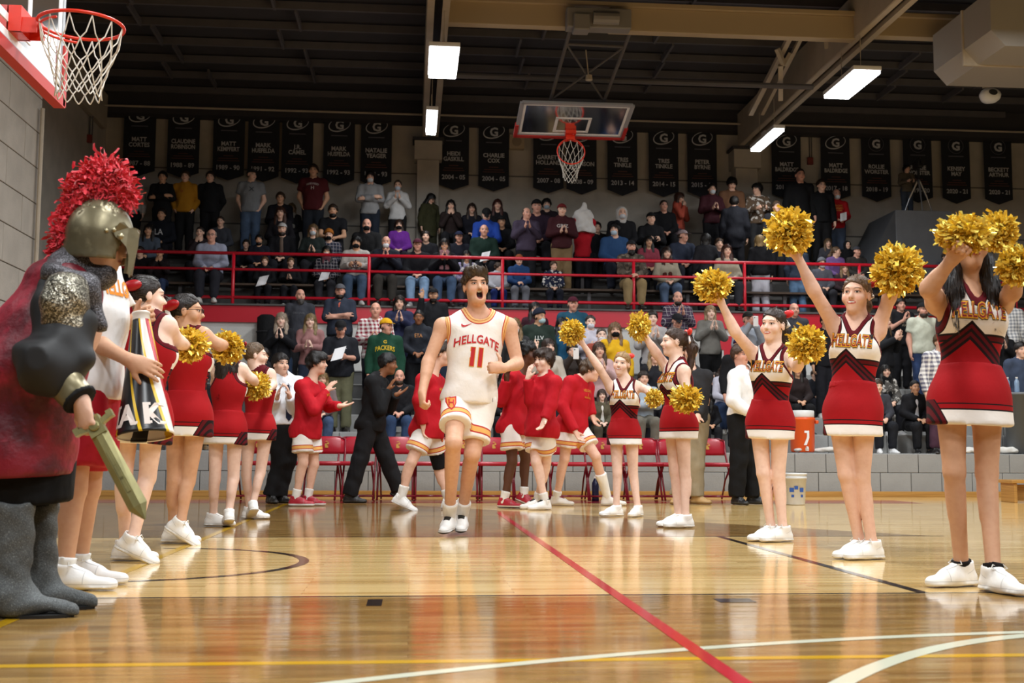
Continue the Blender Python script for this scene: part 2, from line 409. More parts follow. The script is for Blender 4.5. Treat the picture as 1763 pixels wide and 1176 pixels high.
def limb_arm(S, P, s, i=0.0, frac=1.0, flat=0, grow=0.0):
    u, b = P['u'], P['b'] * .5 + .5; a, e, wv = P['s' + s], P['e' + s], P['w' + s]; m = .92 if P['fem'] else 1.0
    S.sph(a, (.056 * m * b) * u + i, .04 * u)
    S.cap(a, e, .052 * m * b * u + i, .041 * m * b * u + i + grow, .03 * u)
    S.cap(e, e + (wv - e) * frac, .041 * m * b * u + i + grow, .028 * m * u + i + grow * .5, .02 * u, None, flat)
    if i == 0: S.cap(e + (wv - e) * .12, e + (wv - e) * .4, .043 * m * b * u, .036 * m * u, .02 * u)
def limb_leg(S, P, s, i=0.0, k=.04):
    u, b = P['u'], P['b'] * .6 + .4; h, kn, an = P['p' + s], P['k' + s], P['n' + s]; m = P.get('lw', 1.0)
    S.cap(h, kn, (.079 if P['fem'] else .085) * b * m * u + i, .054 * m * u + i, (k if i else .018) * u); S.sph(kn, .056 * m * u + i, .012 * u)
    d = unit(an - kn); bk = unit(np.cross(np.cross(d, -P['F']), d)) if abs(np.dot(d, P['F'])) < .95 else -P['T']
    S.cap(kn, an, .05 * m * u + i, .035 * u * m + i, .012 * u)
    S.cap(kn + (an - kn) * .15 + bk * .016 * u, kn + (an - kn) * .45 + bk * .016 * u, .05 * m * u + i, .044 * m * u + i, .014 * u)
def hand(S, P, s):
    u = P['u'] * P.get('hs', 1.0); w0 = P['w' + s]; sp = P.get('h' + s) or {}
    d = unit(sp.get('d', w0 - P['e' + s])); n = sp.get('n', P['F']); n = unit(np.asarray(n, float) - d * np.dot(n, d)); t = np.cross(n, d) * sp.get('t', 1)
    c = sp.get('c', .35); FR = np.stack((d, t, n), 1); k = .008 * u
    S.cap(w0, w0 + d * .03 * u, .027 * u, .026 * u, .02 * u, (n, .75)); S.ell(w0 + d * .052 * u, V(.05, .041, .0165) * u, FR, .02 * u)
    spread = sp.get('s', 1.0)
    for j, (o, ln) in enumerate(((.0305, .072), (.0105, .08), (-.0095, .075), (-.029, .06))):
        b = w0 + d * (.09 - abs(o - .005) * .25) * u + t * o * u; dd = unit(d + t * (o - .003) * 3.2 * spread)
        c1, c2, c3 = c, c * 2.1, c * 2.9
        pts = [b]
        for L, an in ((.45, c1), (.32, c2), (.25, c3)): pts.append(pts[-1] + (dd * math.cos(an) + n * math.sin(an)) * ln * L * u)
        for q in range(3): S.cap(pts[q], pts[q + 1], (.0098 - q * .0008) * u, (.0092 - q * .0009) * u, k * .7)
    b = w0 + d * .022 * u + t * .026 * u; up = sp.get('th', 0.0)
    td = unit(d * (.75 - up * .6) + t * (.75 + up * .5) + n * .35 * (1 - up)); td2 = unit(td + d * .35 + n * .25 * c)
    S.cap(b, b + td * .042 * u, .0135 * u, .0115 * u, .012 * u); S.cap(b + td * .042 * u, b + td * .042 * u + td2 * .036 * u, .0112 * u, .009 * u, k)
def foot(S, P, s):
    u = P['u']; an, fd = P['n' + s], P['f' + s]; up = P.get('g' + s, V(0, 0, 1))
    S.cap(an, an - up * .045 * u, .034 * u, .03 * u, .02); S.cap(an - up * .045 * u - fd * .03 * u, an - up * .055 * u + fd * .13 * u, .03 * u, .026 * u, .02)
def body_sdf(P, under=0.0):
    S = Sdf(); torso(S, P, under)
    for s in 'ab':
        limb_arm(S, P, s); limb_leg(S, P, s)
        if not P.get('booted'): foot(S, P, s)
    head(S, P)
    for s in 'ab': hand(S, P, s)
    return S
def head_local(P, vs): return (vs - P['hc']) @ P['HR'] / P['u']
def torso_local(P, vs): return (vs - P['pm']) @ np.stack((P['R'], P['F'], P['T']), 1) / P['u']
def body_mesh(P, h, hf, hh, mat):
    S = body_sdf(P); u = P['u']; fine = [(P['hc'] - .135 * u, P['hc'] + .135 * u, hf)]
    if hh < h:
        for s in 'ab': 
            sp = P.get('h' + s) or {}; d = unit(sp.get('d', P['w' + s] - P['e' + s])); c = P['w' + s] + d * .085 * u; fine.append((c - .095 * u, c + .095 * u, hh))
    v, q = mesh_sdf(S, h, fine); return to_mesh('body', v, q, mat, {'hl': head_local(P, v)})
# ---------------------------------------------------------------- clothes
class G:
    """a garment: its volume plus the cuts whose edges carry trim"""
    def __init__(s): s.S, s.neck, s.arm, s.hem = Sdf(), [], [], []
def top(P, sleeve='long', i=.014, hem=.06, neck=.075, vee=0.0, loose=.0, cuff=1.0, hood=False, wav=.004, grow=.008, tuck=False, deep=0):
    g = G(); S, u = g.S, P['u']; R, F, T, pm, nk = P['R'], P['F'], P['T'], P['pm'], P['nk']; L = np.linalg.norm(nk - pm); FR = np.stack((R, F, T), 1)
    torso(S, P, i * u)
    if loose: S.cap(pm - T * (hem + .05) * u, pm + T * .45 * L, (.135 * P['b'] + loose) * u, (.14 * P['b'] + loose * .4 + i) * u, .06 * u, (F, .78))
    if hem > .02:
        bb = P['b'] * .5 + .5
        S.ell(pm - T * .01 * u, V((.152 + i) * bb, (.118 + i) * P['b'], .2) * u, FR, .04 * u)
        for sg in (-1, 1): S.sph(pm + R * sg * .06 * u - F * .042 * u - T * .03 * u, (.111 + i) * u * (P['b'] * .4 + .6), .05 * u)
        if hem > .08 and not tuck: S.cap(pm - T * (hem + .08) * u, pm, (.15 + i) * bb * u, (.148 + i) * bb * u, .05 * u, (F, .84))
    if wav: S.wav(wav * u, 26 / u, P.get('ph', 0))
    S.cut(pm - T * hem * u, -T); g.hem.append(S.ops[-1])
    if sleeve == 'none':
        for s, sg in (('a', -1), ('b', 1)):
            S.ell(P['s' + s] + R * sg * .026 * u - T * .03 * u, V(.052, .11, .1) * u, FR, .012 * u, True); g.arm.append(S.ops[-1])
    if not hood:
        S.ell(nk + T * .035 * u + F * (.018 + vee * .1) * u, V(neck, neck * 1.05 + vee * .25, .06 + (0 if deep else vee)) * u, FR, .01 * u, True); g.neck.append(S.ops[-1])
        if deep: S.cap(nk + T * .03 * u + F * .07 * u, nk - T * deep * u + F * .13 * u, neck * .95 * u, .006 * u, .01 * u, (F, 3.0), 0, True); g.neck.append(S.ops[-1])
    if sleeve == 'short':
        for s in 'ab':
            a, e = P['s' + s], P['e' + s]; S.sph(a, (.06 + i) * u, .04 * u); S.cap(a, a + (e - a) * .62, (.058 + i) * u, (.062 + i) * u, .04 * u, None, 2)
    elif sleeve == 'long':
        for s in 'ab': limb_arm(S, P, s, i * u, cuff, 2, grow * u)
    elif sleeve == 'elbow':
        for s in 'ab': limb_arm(S, P, s, i * u, .15, 2, .012 * u)
    if hood:
        S.cap(nk + T * .02 * u - F * .05 * u - R * .05 * u, nk + T * .02 * u - F * .05 * u + R * .05 * u, .06 * u, .06 * u, .04 * u)
        for sg in (-1, 1): S.cap(nk + T * .03 * u + R * sg * .07 * u - F * .03 * u, nk + R * sg * .02 * u + F * .075 * u - T * .02 * u, .035 * u, .022 * u, .02 * u)
    return g
def pants(P, i=.02, cuff=1.0, waist=.1, loose=.008):
    g = G(); S, u = g.S, P['u']; R, F, T, pm = P['R'], P['F'], P['T'], P['pm']; FR = np.stack((R, F, T), 1)
    S.ell(pm + T * .03 * u, V((.15 if P['fem'] else .16) * (P['b'] * .5 + .5) + i * .5, .112 * P['b'] + i * .5, .125) * u, FR, .05 * u)
    for sg in (-1, 1): S.sph(pm + R * sg * .06 * u - F * .04 * u - T * .02 * u, (.094 + i * .6) * u * (P['b'] * .4 + .6), .04 * u)
    S.cut(pm + T * waist * u, T)
    for s in 'ab':
        h, k, n = P['p' + s], P['k' + s], P['n' + s]; b = P['b'] * .6 + .4
        S.cap(h, k, (.09 * b + i) * u, (.06 + i + loose) * u, .05 * u); S.cap(k, k + (n - k) * cuff, (.06 + i + loose) * u, (.048 + i + loose) * u, .03 * u, None, 2)
    S.wav(.006 * u, 25 / u, P.get('ph', 0) + 2)
    return g
def shorts(P, ln=.8, r0=.105, r1=.125, waist=.07, wav=.006):
    g = G(); S, u = g.S, P['u']; R, F, T, pm = P['R'], P['F'], P['T'], P['pm']; FR = np.stack((R, F, T), 1); i = .012; g.legs = []
    S.ell(pm + T * .02 * u, V(.15 + i, .108 + i, .12) * u, FR, .05 * u)
    for sg in (-1, 1): S.sph(pm + R * sg * .06 * u - F * .04 * u - T * .03 * u, (.096 + i) * u, .04 * u)
    S.cut(pm + T * waist * u, T)
    for s in 'ab':
        h, k = P['p' + s], P['k' + s]; e = h + (k - h) * (ln if not isinstance(ln, tuple) else ln['ab'.index(s)]); S.cap(h, e, r0 * u, r1 * u, .045 * u, None, 2); g.legs.append((e, unit(k - h), s))
    if wav: S.wav(wav * u, 24 / u, 1)
    return g
def skirt(P, ln=.26, r0=.155, r1=.205, waist=.1, hemp=None, wav=.004):
    g = G(); S, u = g.S, P['u']; F, T, pm = P['F'], P['T'], P['pm']
    a, b = pm + T * waist * u, pm - T * ln * u if hemp is None else hemp
    m = a + (b - a) * .55; r = r0 + (r1 - r0) * .72
    S.cap(a, m, r0 * u, r * u, .03 * u, (F, .82), 1); S.cap(m, b, r * u, r1 * u, .04 * u, (F, .86), 2)
    for sg in (-1, 1): S.sph(pm + P['R'] * sg * .055 * u - F * .045 * u - T * .02 * u, .106 * u, .05 * u)
    S.cut(a, T); d = unit(b - a); S.cut(b, d); g.hem.append(S.ops[-1])
    if wav: S.wav(wav * u, 16 / u, 1.3)
    return g
def shoe(P, s, u=None, ln=1.0):
    """returns volume, sole plane origin and frame"""
    u = P['u'] if u is None else u; an, fd = P['n' + s], unit(P['f' + s]); up = unit(np.asarray(P.get('g' + s, V(0, 0, 1)), float)); fd = unit(fd - up * np.dot(fd, up)); sd = np.cross(fd, up)
    o = an - up * .085 * u; S = Sdf()
    S.cap(o + up * .034 * u - fd * .035 * u, o + up * .03 * u + fd * .07 * u, .04 * u, .044 * u, .02 * u, (up, .9)); S.cap(o + up * .03 * u + fd * .06 * u, o + up * .022 * u + fd * .165 * ln * u, .044 * u, .034 * u, .03 * u, (up, .8))
    S.cap(o + up * .04 * u - fd * .03 * u, o + up * .105 * u - fd * .012 * u, .038 * u, .044 * u, .02 * u, None, 2); S.cap(o + up * .085 * u, o + up * .05 * u + fd * .09 * u, .036 * u, .03 * u, .03 * u)
    S.cap(o + up * .012 * u - fd * .036 * u, o + up * .012 * u + fd * .155 * ln * u, .048 * u, .043 * u, .006, (up, .26))
    S.cap(o + up * .085 * u - fd * .012 * u, o + up * .14 * u - fd * .014 * u, .034 * u, .034 * u, .006, None, 0, True)
    S.cut(o, -up); return S, o, np.stack((sd, fd, up), 1)
def garment_mesh(name, P, g, h, mat, fine=()):
    v, q = mesh_sdf(g.S, h, fine); u = P['u']
    def dist(ops): return np.min([np.abs(_ev(o, v[:, 0].astype(F32), v[:, 1].astype(F32), v[:, 2].astype(F32))) for o in ops], 0) / u if ops else np.full(len(v), 9.0)
    gt = np.stack((dist(g.neck), dist(g.arm), dist(g.hem)), 1)
    if hasattr(g, 'legs'):
        sd = (v - P['pm']) @ P['R']; dd = [np.abs((v - e) @ d) for e, d, s in g.legs]; gt[:, 2] = np.where(sd < 0, dd[0], dd[1]) / u
    me = to_mesh(name, v, q, mat, {'gl': torso_local(P, v), 'gt': gt}); return me, v, q
def project(v2, f, v, q, org, right, up, lift=.004, reach=.6):
    """lay flat lettering on a garment: cast each vertex against the cloth"""
    bv = BVHTree.FromPolygons(v.tolist(), q.tolist()); n = np.cross(right, up); out = []; last = None
    for x, y in v2:
        p = org + right * x + up * y; h = bv.ray_cast(Vector(p + n * reach), Vector(-n), reach * 1.6)
        z = (reach - h[3]) if h[0] is not None else last
        if z is None: z = 0
        last = z; out.append(p + n * (z + lift))
    return out
def lay_text(name, words, P, v, q, parent, root, layers, cut=None):
    """words = [(text, x, z, size, wide, arch)] in torso units; layers = [(offset, lift, material)]"""
    mb = MB(); mats = [l[2] for l in layers]; u = P['u']
    for li, (off, lift, mt) in enumerate(layers):
        for s, x, z, size, wide, arch in words:
            v2, f = text_geo(s, off); v2 = v2 * V(size * wide, size) * u; v2 = np.stack((v2[:, 0], v2[:, 1] - v2[:, 0] ** 2 * arch), 1)
            o = P['pm'] + P['R'] * x * u + P['T'] * z * u
            mb.add(project(v2, f, v, q, o, P['R'], P['T'], lift), f, li)
    return mb.build(name, mats, parent, loc=None if root is None else root)
# ---------------------------------------------------------------- hair and headgear in head coordinates
HP = {'hc': V(0, 0, 0), 'HR': np.eye(3), 'u': 1.0}
_hd = {}
STRAND = dict(short=(2200, .03, .1, .5, None), buzz=(700, .01, .08, .3, None), balding=(400, .02, .08, .4, None), messy=(2600, .034, .1, .8, (.06, .0, .25)), mop=(2600, .042, .1, .55, None), curly=(2000, .022, .3, 2.0, None), long=(2200, .08, .03, .2, None), longfront=(2200, .08, .03, .2, None), longback=(2200, .08, .03, .2, None), wavy=(2200, .06, .08, .7, None), bob=(1800, .06, .05, .25, None), pony=(2000, .045, .03, .15, (0, -.14, .08)), ponylow=(2000, .045, .03, .15, (0, -.14, .0)), bun=(1500, .04, .04, .15, (0, -.12, .1)), beard=(900, .016, .2, .5, None), longbeard=(1000, .022, .2, .5, None), sidehair=(500, .02, .08, .4, None))
def strand_hair(v, q, n, ln, lift, mess, tgt):
    """fine locks laid over the hair volume"""
    a, b, c = v[q[:, 0]], v[q[:, 1]], v[q[:, 2]]; nf = np.cross(b - a, c - a); nf /= np.maximum(1e-9, np.linalg.norm(nf, axis=1))[:, None]
    rg = np.random.RandomState(n); i = rg.randint(0, len(q), n); p = (a[i] + c[i]) / 2 - nf[i] * .002; N = nf[i]
    if tgt is None: flow = np.where((p[:, 2] > .0)[:, None], p - np.array((.015, -.06, .16)), np.array((0, -.1, -1.0)))
    else: flow = np.where((p[:, 1] > tgt[1] + .02)[:, None], np.array(tgt) - p, np.array((0, -.1, -1.0)))
    flow = flow / np.maximum(1e-6, np.linalg.norm(flow, axis=1))[:, None] + rg.normal(size=(n, 3)) * mess * .3
    flow -= N * (flow * N).sum(1)[:, None]; flow /= np.maximum(1e-6, np.linalg.norm(flow, axis=1))[:, None]
    s = np.cross(flow, N); s /= np.maximum(1e-6, np.linalg.norm(s, axis=1))[:, None]; L = (ln * rg.uniform(.6, 1.3, n))[:, None]; w = (rg.uniform(.0014, .003, n))[:, None]
    p1 = p + flow * L * .5 + N * (.003 + L * lift * .6); p2 = p + flow * L + N * (L * lift * .5 - L * L * 2.2)
    vs = np.concatenate((p - s * w, p + s * w, p1 - s * w, p1 + s * w, p2 - s * w * .25, p2 + s * w * .25)); o = len(v); k = np.arange(n) + o
    return np.concatenate((v, vs)), np.concatenate((q, np.stack((k, k + n, k + 3 * n, k + 2 * n), 1), np.stack((k + 2 * n, k + 3 * n, k + 5 * n, k + 4 * n), 1)))
def headgear(style):
    if style in _hd: return _hd[style]
    S = Sdf(); e = lambda x, y, z, r, k=.02, sub=False: S.ell((x, y, z), r, None, k, sub); h = .0125
    def scalp(t=.016, line=.0, n=(0, -.62, .78)):
        e(0, -.014, .034, (.077 + t, .097 + t, .09 + t)); S.cut(V(0, 0, line), -unit(n))
    if style == 'short': scalp(); S.wav(.003, 90)
    elif style == 'buzz': scalp(.006, .004)
    elif style == 'balding': scalp(.008, -.02, (0, -1, .35)); S.cut(V(0, 0, .07), V(0, .35, 1))
    elif style == 'messy':
        scalp(.012); e(.0, .05, .092, (.06, .05, .034)); e(.03, .015, .105, (.05, .055, .028)); e(-.035, .03, .094, (.042, .05, .03)); S.wav(.005, 75, .5); h = .01
    elif style == 'mop':
        scalp(.02, -.012); e(0, .05, .08, (.074, .056, .036)); e(0, -.06, .0, (.078, .05, .07)); S.wav(.006, 65, 1.5); h = .011
    elif style == 'curly':
        scalp(.022, -.005); e(0, -.02, .09, (.085, .09, .055)); S.wav(.009, 80, 2); h = .011
    elif style in ('long', 'longfront', 'longback', 'wavy'):
        scalp(.015, -.024, (0, -.75, .66))
        for s in (-1, 1):
            S.cap((s * .074, -.015, .02), (s * .085, -.02 if style == 'longback' else .015, -.2), .03, .038, .03, ((0, 1, 0), 1)); 
            if style != 'longback': S.cap((s * .08, .0, -.1), (s * .085, .05, -.33), .034, .022, .03, ((0, 1, 0), .7))
        S.cap((0, -.075, .0), (0, -.085, -.34), .07, .06, .04, ((0, 1, 0), .5)); S.wav(.006 if style == 'wavy' else .003, 60)
    elif style == 'bob':
        scalp(.016, -.024, (0, -.75, .66))
        for s in (-1, 1): S.cap((s * .074, -.015, .02), (s * .078, .005, -.11), .032, .03, .03)
        S.cap((0, -.07, .0), (0, -.07, -.12), .065, .055, .04, ((0, 1, 0), .6)); S.wav(.003, 60)
    elif style in ('pony', 'ponylow', 'ponyside'):
        scalp(.0065, -.008, (0, -.7, .7)); z = .07 if style != 'ponylow' else 0.0; e(0, -.115, z, (.03, .03, .03), .02)
        S.cap((0, -.125, z), (0, -.165, z - .1), .03, .042, .02); S.cap((0, -.165, z - .1), (.01, -.14, z - .36), .042, .02, .03); S.wav(.004, 70)
    elif style == 'bun': scalp(.0065, -.008, (0, -.7, .7)); e(0, -.1, .09, (.04, .04, .04), .02); S.wav(.003, 70)
    elif style == 'beanie':
        e(0, -.014, .04, (.092, .11, .105)); S.cut((0, 0, .032), (0, .25, -1)); S.cap((0, .0, .045), (0, -.005, .06), .1, .098, .01, ((0, 1, 0), 1.12)); S.cut((0, 0, .032), (0, .25, -1)); S.wav(.002, 80)
    elif style in ('cap', 'capback'):
        sg = 1 if style == 'cap' else -1
        e(0, -.012, .042, (.092, .112, .097)); S.cut((0, 0, .045), (0, .1 * sg, -1)); S.cap((0, .07 * sg, .052), (0, .155 * sg, .04), .062, .052, .008, ((0, .12 * sg, 1), .09)); h = .009
    elif style == 'hood':
        e(0, -.03, .02, (.108, .118, .125)); S.cap((0, -.05, -.05), (0, -.04, -.16), .09, .1, .04); e(0, .1, -.01, (.07, .11, .1), .02, True); S.wav(.004, 40)
    elif style == 'mask':
        e(0, .052, -.058, (.06, .062, .054), .02); e(0, .045, -.05, (.053, .054, .05), .004, True); S.cut((0, .0, 0), (0, -1, .1)); S.cut((0, 0, -.018), (0, -.1, 1)); h = .008
    elif style == 'beard':
        e(0, .03, -.085, (.062, .066, .05)); e(0, .1, -.052, (.026, .03, .013), .01, True); e(0, .06, .02, (.07, .1, .065), .01, True); S.cut((0, 0, 0), (0, -1, .1)); S.wav(.003, 90); h = .009
    elif style == 'longbeard':
        e(0, .04, -.1, (.062, .06, .07)); e(0, .1, -.052, (.024, .03, .011), .01, True); e(0, .06, .02, (.07, .1, .062), .01, True); S.cut((0, 0, 0), (0, -1, .1)); S.wav(.004, 80); h = .009
    elif style == 'sidehair': e(0, -.02, .0, (.083, .1, .075)); S.cut((0, .01, 0), (0, 1, .3)); S.cut((0, 0, .06), (0, 0, 1)); S.cut((0, 0, -.045), (0, -.3, -1)); S.wav(.002, 90)
    v, q = mesh_sdf(S, h)
    if style in STRAND: v, q = strand_hair(v, q, *STRAND[style])
    me = to_mesh('hair', v, q, plain('hair', (.1, .1, .1))); _hd[style] = me; return me
def glasses_mesh():
    if 'glasses' not in _hd:
        b = MB()
        for s in (-1, 1):
            b.tube([(s * .033 + .022 * math.cos(t), .104, .008 + .017 * math.sin(t)) for t in np.linspace(0, 2 * math.pi, 14)[:-1]], .0022, 5, True)
            b.tube([(s * .055, .102, .012), (s * .077, .07, .014), (s * .082, -.01, .008)], .002, 5)
        b.tube([(-.011, .105, .012), (.011, .105, .012)], .002, 5); o = b.build('glasses', plain('frame_black', (.01, .01, .01), .3)); _hd['glasses'] = o.data; bpy.data.objects.remove(o)
    return _hd['glasses']
def on_head(P, root_loc, parent, name, style, mat):
    me = glasses_mesh() if style == 'glasses' else headgear(style)
    o = bpy.data.objects.new(name, me); COL.objects.link(o); o.parent = parent
    A = P['HR'] * P['u'] * P.get('hz', 1.0); l = P['hc'] - root_loc
    o.matrix_local = Matrix(((A[0, 0], A[0, 1], A[0, 2], l[0]), (A[1, 0], A[1, 1], A[1, 2], l[1]), (A[2, 0], A[2, 1], A[2, 2], l[2]), (0, 0, 0, 1)))
    if mat: o.material_slots[0].link = 'OBJECT'; o.material_slots[0].material = mat
    return o
def rotz(a): c, s = math.cos(a), math.sin(a); return np.array([[c, -s, 0], [s, c, 0], [0, 0, 1.0]])
def facing(psi):
    """unit right and front for a heading: 0 faces the camera side, 90 faces +X"""
    a = math.radians(psi); return V(math.cos(a), math.sin(a), 0), V(math.sin(a), -math.cos(a), 0)
def head_rot(psi, pitch=0, roll=0):
    """pitch > 0 looks up; roll > 0 leans to the viewer's right"""
    R, F = facing(psi); T = V(0, 0, 1); p, r = math.radians(pitch), math.radians(roll)
    F2 = F * math.cos(p) + T * math.sin(p); T2 = T * math.cos(p) - F * math.sin(p)
    T3 = T2 * math.cos(r) + R * math.sin(r); R3 = R * math.cos(r) - T2 * math.sin(r)
    return np.stack((-R3, F2, T3), 1)
# ================================================================ the hall
RED = hx('c4182c'); CREAM = hx('b6aea2'); STEEL = hx('b8ab97'); DARK = (.012, .011, .012)
def block_mat(name, col, rough=.85, sp=.12):
    m = M(name, col, rough); m.mix(m.noise(3, 4).ss(.35, .7) * .6, tuple(q * (1 - sp * 2) for q in col)); m.bump(m.noise(40, 3), .3, .01)
    n = m.nt.nodes.new('ShaderNodeObjectInfo'); m.mix(E(m.nt, n.outputs['Random']) * .35, tuple(q * .8 for q in col)); return m.m
MAT_WALL = block_mat('painted_block', CREAM); MAT_CONC = block_mat('concrete', hx('9a9a98')); MAT_DCONC = block_mat('dark_concrete', hx('5c5a58'))
MAT_RED = M('red_paint', RED, .35).m; MAT_WHITEWALL = block_mat('white_wall', hx('dad8d4'))
MAT_STEEL = block_mat('painted_steel', STEEL, .6); MAT_DECK = block_mat('roof_deck', (.044, .041, .046), .9)
MAT_PURLIN = block_mat('dark_purlin', (.1, .093, .098), .8)
# ---- maple floor
fm = M('maple_floor', hx('c29a62'), .1)
x, y, z = fm.coord()
bt = fm.nt.nodes.new('ShaderNodeTexBrick'); fm.nt.links.new(fm.tc, bt.inputs['Vector'])
bt.inputs['Scale'].default_value = 1; bt.inputs['Brick Width'].default_value = .9; bt.inputs['Row Height'].default_value = .057; bt.inputs['Mortar Size'].default_value = .0007
bt.inputs['Color1'].default_value = rgb(hx('e2c285')); bt.inputs['Color2'].default_value = rgb(hx('c39c5c')); bt.inputs['Mortar'].default_value = rgb(hx('7a5530')); bt.inputs['Bias'].default_value = -.1
fm.mix(1.0, bt.outputs['Color'])
g1 = fm.noise(1, 4, stretch=(1.6, 40, 1)); fm.mix(g1.ss(.4, .75) * .35, hx('a87f42'))
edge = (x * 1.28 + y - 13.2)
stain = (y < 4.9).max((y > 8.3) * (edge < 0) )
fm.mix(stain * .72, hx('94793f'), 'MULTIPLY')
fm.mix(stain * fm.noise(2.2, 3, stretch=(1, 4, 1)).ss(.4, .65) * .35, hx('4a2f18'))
wv = fm.noise(1, 2, stretch=(1.2, 17, 1)); fm.bump(wv, .045, .02); fm.rough(fm.noise(3, 2) * .06 + .065)
fm.b.inputs['Specular IOR Level'].default_value = .42
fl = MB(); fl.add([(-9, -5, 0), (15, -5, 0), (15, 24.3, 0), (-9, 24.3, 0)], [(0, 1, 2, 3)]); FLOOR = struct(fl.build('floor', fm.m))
def strip(name, pts, w, mat, z=.0006):
    pts = [np.array(q[:2]) for q in pts]; vs, fs = [], []
    for i, p in enumerate(pts):
        d = unit(pts[min(i + 1, len(pts) - 1)] - pts[max(i - 1, 0)]); n = V(-d[1], d[0]); vs += [(*(p + n * w / 2), z), (*(p - n * w / 2), z)]
    for i in range(len(pts) - 1): fs.append((2 * i, 2 * i + 1, 2 * i + 3, 2 * i + 2))
    return mk(name, vs, fs, mat, FLOOR)
gl = lambda n, c: M(n, hx(c), .12).m
PB, PR, PY, PW = gl('black_line_paint', '241a16'), gl('red_line_paint', 'b31a2a'), gl('yellow_line_paint', 'c79a1c'), gl('pale_line_paint', 'cfd0b8')
arc = lambda cx, cy, r, a0, a1, n=40: [(cx + r * math.cos(math.radians(t)), cy + r * math.sin(math.radians(t))) for t in np.linspace(a0, a1, n)]
def through(ps, n=40):
    xs = [p[0] for p in ps]; c = np.polyfit(xs, [p[1] for p in ps], 2); return [(t, np.polyval(c, t)) for t in np.linspace(xs[0], xs[-1], n)]
strip('baseline_stripe', [(-9, 4.93), (15, 4.93)], .035, PB); strip('far_stripe', [(-9, 8.3), (3.9, 8.3)], .03, PB, .0007)
strip('red_side_line', [(.875, -3), (.875, 11.6)], .05, PR, .0012); strip('yellow_side_line', [(-1.4, -3), (-1.4, 15)], .05, PY, .0009)
strip('lane_line', [(2.22, 4.95), (2.22, 8.3)], .05, PB, .001); strip('yellow_cross_line', [(-9, 3.41), (15, 3.41)], .05, PY, .0008)
strip('circle_line', arc(-1.5, 6.45, .93, -90, 90), .055, PB, .0008)
strip('outer_arc_line', through([(-1.2, 2.45), (-.42, 3.0), (.29, 3.35), (1.09, 3.66), (1.99, 3.8), (3.2, 3.84)]), .05, PW, .001)
strip('inner_arc_line', through([(1.0, 2.8), (1.095, 3.03), (1.446, 3.39), (1.96, 3.71), (2.3, 3.83)]), .06, PW, .0011)
strip('lane_mark', [(-.165, 4.73), (-.105, 4.73)], .2, PB, .001); strip('lane_mark', [(-1.55, 4.72), (-1.36, 4.72)], .2, PB, .001); strip('lane_mark', [(1.25, 4.72), (1.4, 4.72)], .12, PB, .001)
strip('bench_stripe', [(-7, 14.15), (6.2, 14.15)], .9, gl('dull_red_paint', '8e2a30'), .0006)
# ---- walls
b = MB(); b.box((-6.4, 24.3, 0), (15, 24.6, 9)); WALLB = struct(b.build('wall_back', MAT_WALL))
b = MB()
for zz in (2.9, 4.1, 5.3, 6.45): b.box((-6.4, 24.285, zz), (15, 24.3, zz + .025))
b.build('joint_band', plain('joint', (.12, .11, .1)), WALLB)
b = MB(); b.box((-6.7, 16.4, 0), (-6.4, 24.6, 9)); struct(b.build('wall_side', MAT_WALL))
b = MB(); b.box((-6.7, 6, 0), (-5.24, 16.37, 9)); WALLL = struct(b.build('wall_left', plain('joint', (.12, .11, .1))))
b = MB(); b.bbox((0, 0, 0), (.05, 1.28, .485), .008); blk = b.build('block', MAT_WALL, WALLL)
blk.location = (-5.24, 15.09, .006); k = 0
for r in range(16):
    for c in range(4):
        if r == c == 0: continue
        shared('block', blk, WALLL, (-5.24, 15.09 - c * 1.3 - (.65 if r % 2 else 0), .006 + r * .497))
    if r % 2: hb = shared('block', blk, WALLL, (-5.24, 15.74, .006 + r * .497)); hb.scale = (1, .49, 1)
b = MB(); b.box((-5.24, 15.72, 3.2), (-5.2, 16.37, 6)); 
b = MB(); b.box((15, -5, 0), (15.3, 24.6, 9)); struct(b.build('wall_right', MAT_WALL))
b = MB(); b.tube([(-5.13, 16.2, 1.2), (-5.13, 16.2, 5.3)], .03); tag(b.build('conduit_pipe', MAT_STEEL), 'thin painted conduit running down the corner of the block wall', 'pipe')
# ---- pillars
for i, (xa, xb) in enumerate(((.06, .52), (6.87, 7.35))):
    b = MB(); b.bbox((xa, 23.95, 2.8), (xb, 24.3, 6.75), .01); p = struct(b.build('pillar_%d' % (i + 1), MAT_WALL)); p['kind'] = 'structure'
    b = MB(); b.bbox((xa - .06, 23.85, 6.68), (xb + .06, 24.3, 7.08), .01); b.build('capital', MAT_WALL, p)
    b = MB(); b.box((xa - .1, 23.8, 7.08), (xb + .1, 24.3, 7.14)); b.build('bearing_plate', MAT_DECK, p)
# ---- ceiling: deck, purlins, girders
b = MB(); b.box((-6.7, -5, 8.05), (15, 24.6, 8.2)); CEIL = struct(b.build('ceiling', MAT_DECK))
b = MB(); b.beam((-6.5, 0, 0), (12.8, 0, 0), .06, .13); pur = b.build('purlin', MAT_PURLIN, CEIL); pur.location = (0, 23.7, 7.95)
for yy in np.arange(-4, 23.2, .95): shared('purlin', pur, CEIL, (0, yy + .1, 7.95))
b = MB(); b.box((-.02, -.45, -.06), (.02, .45, .06)); br = b.build('bridging_strip', MAT_PURLIN, CEIL); br.location = (-4, 22.8, 7.9); random.seed(5)
for yy in np.arange(16.5, 23, .95):
    for xx in (-4.6, -2.2, 2.1, 4.4, 9.3, 11): shared('bridging_strip', br, CEIL, (xx + random.uniform(-.25, .25) + (.9 if int(yy * 2) % 2 else 0), yy, 7.9))
b = MB(); b.box((-6.4, 23.9, 7.5), (15, 24.3, 8.05)); struct(b.build('trim_1', MAT_DECK))
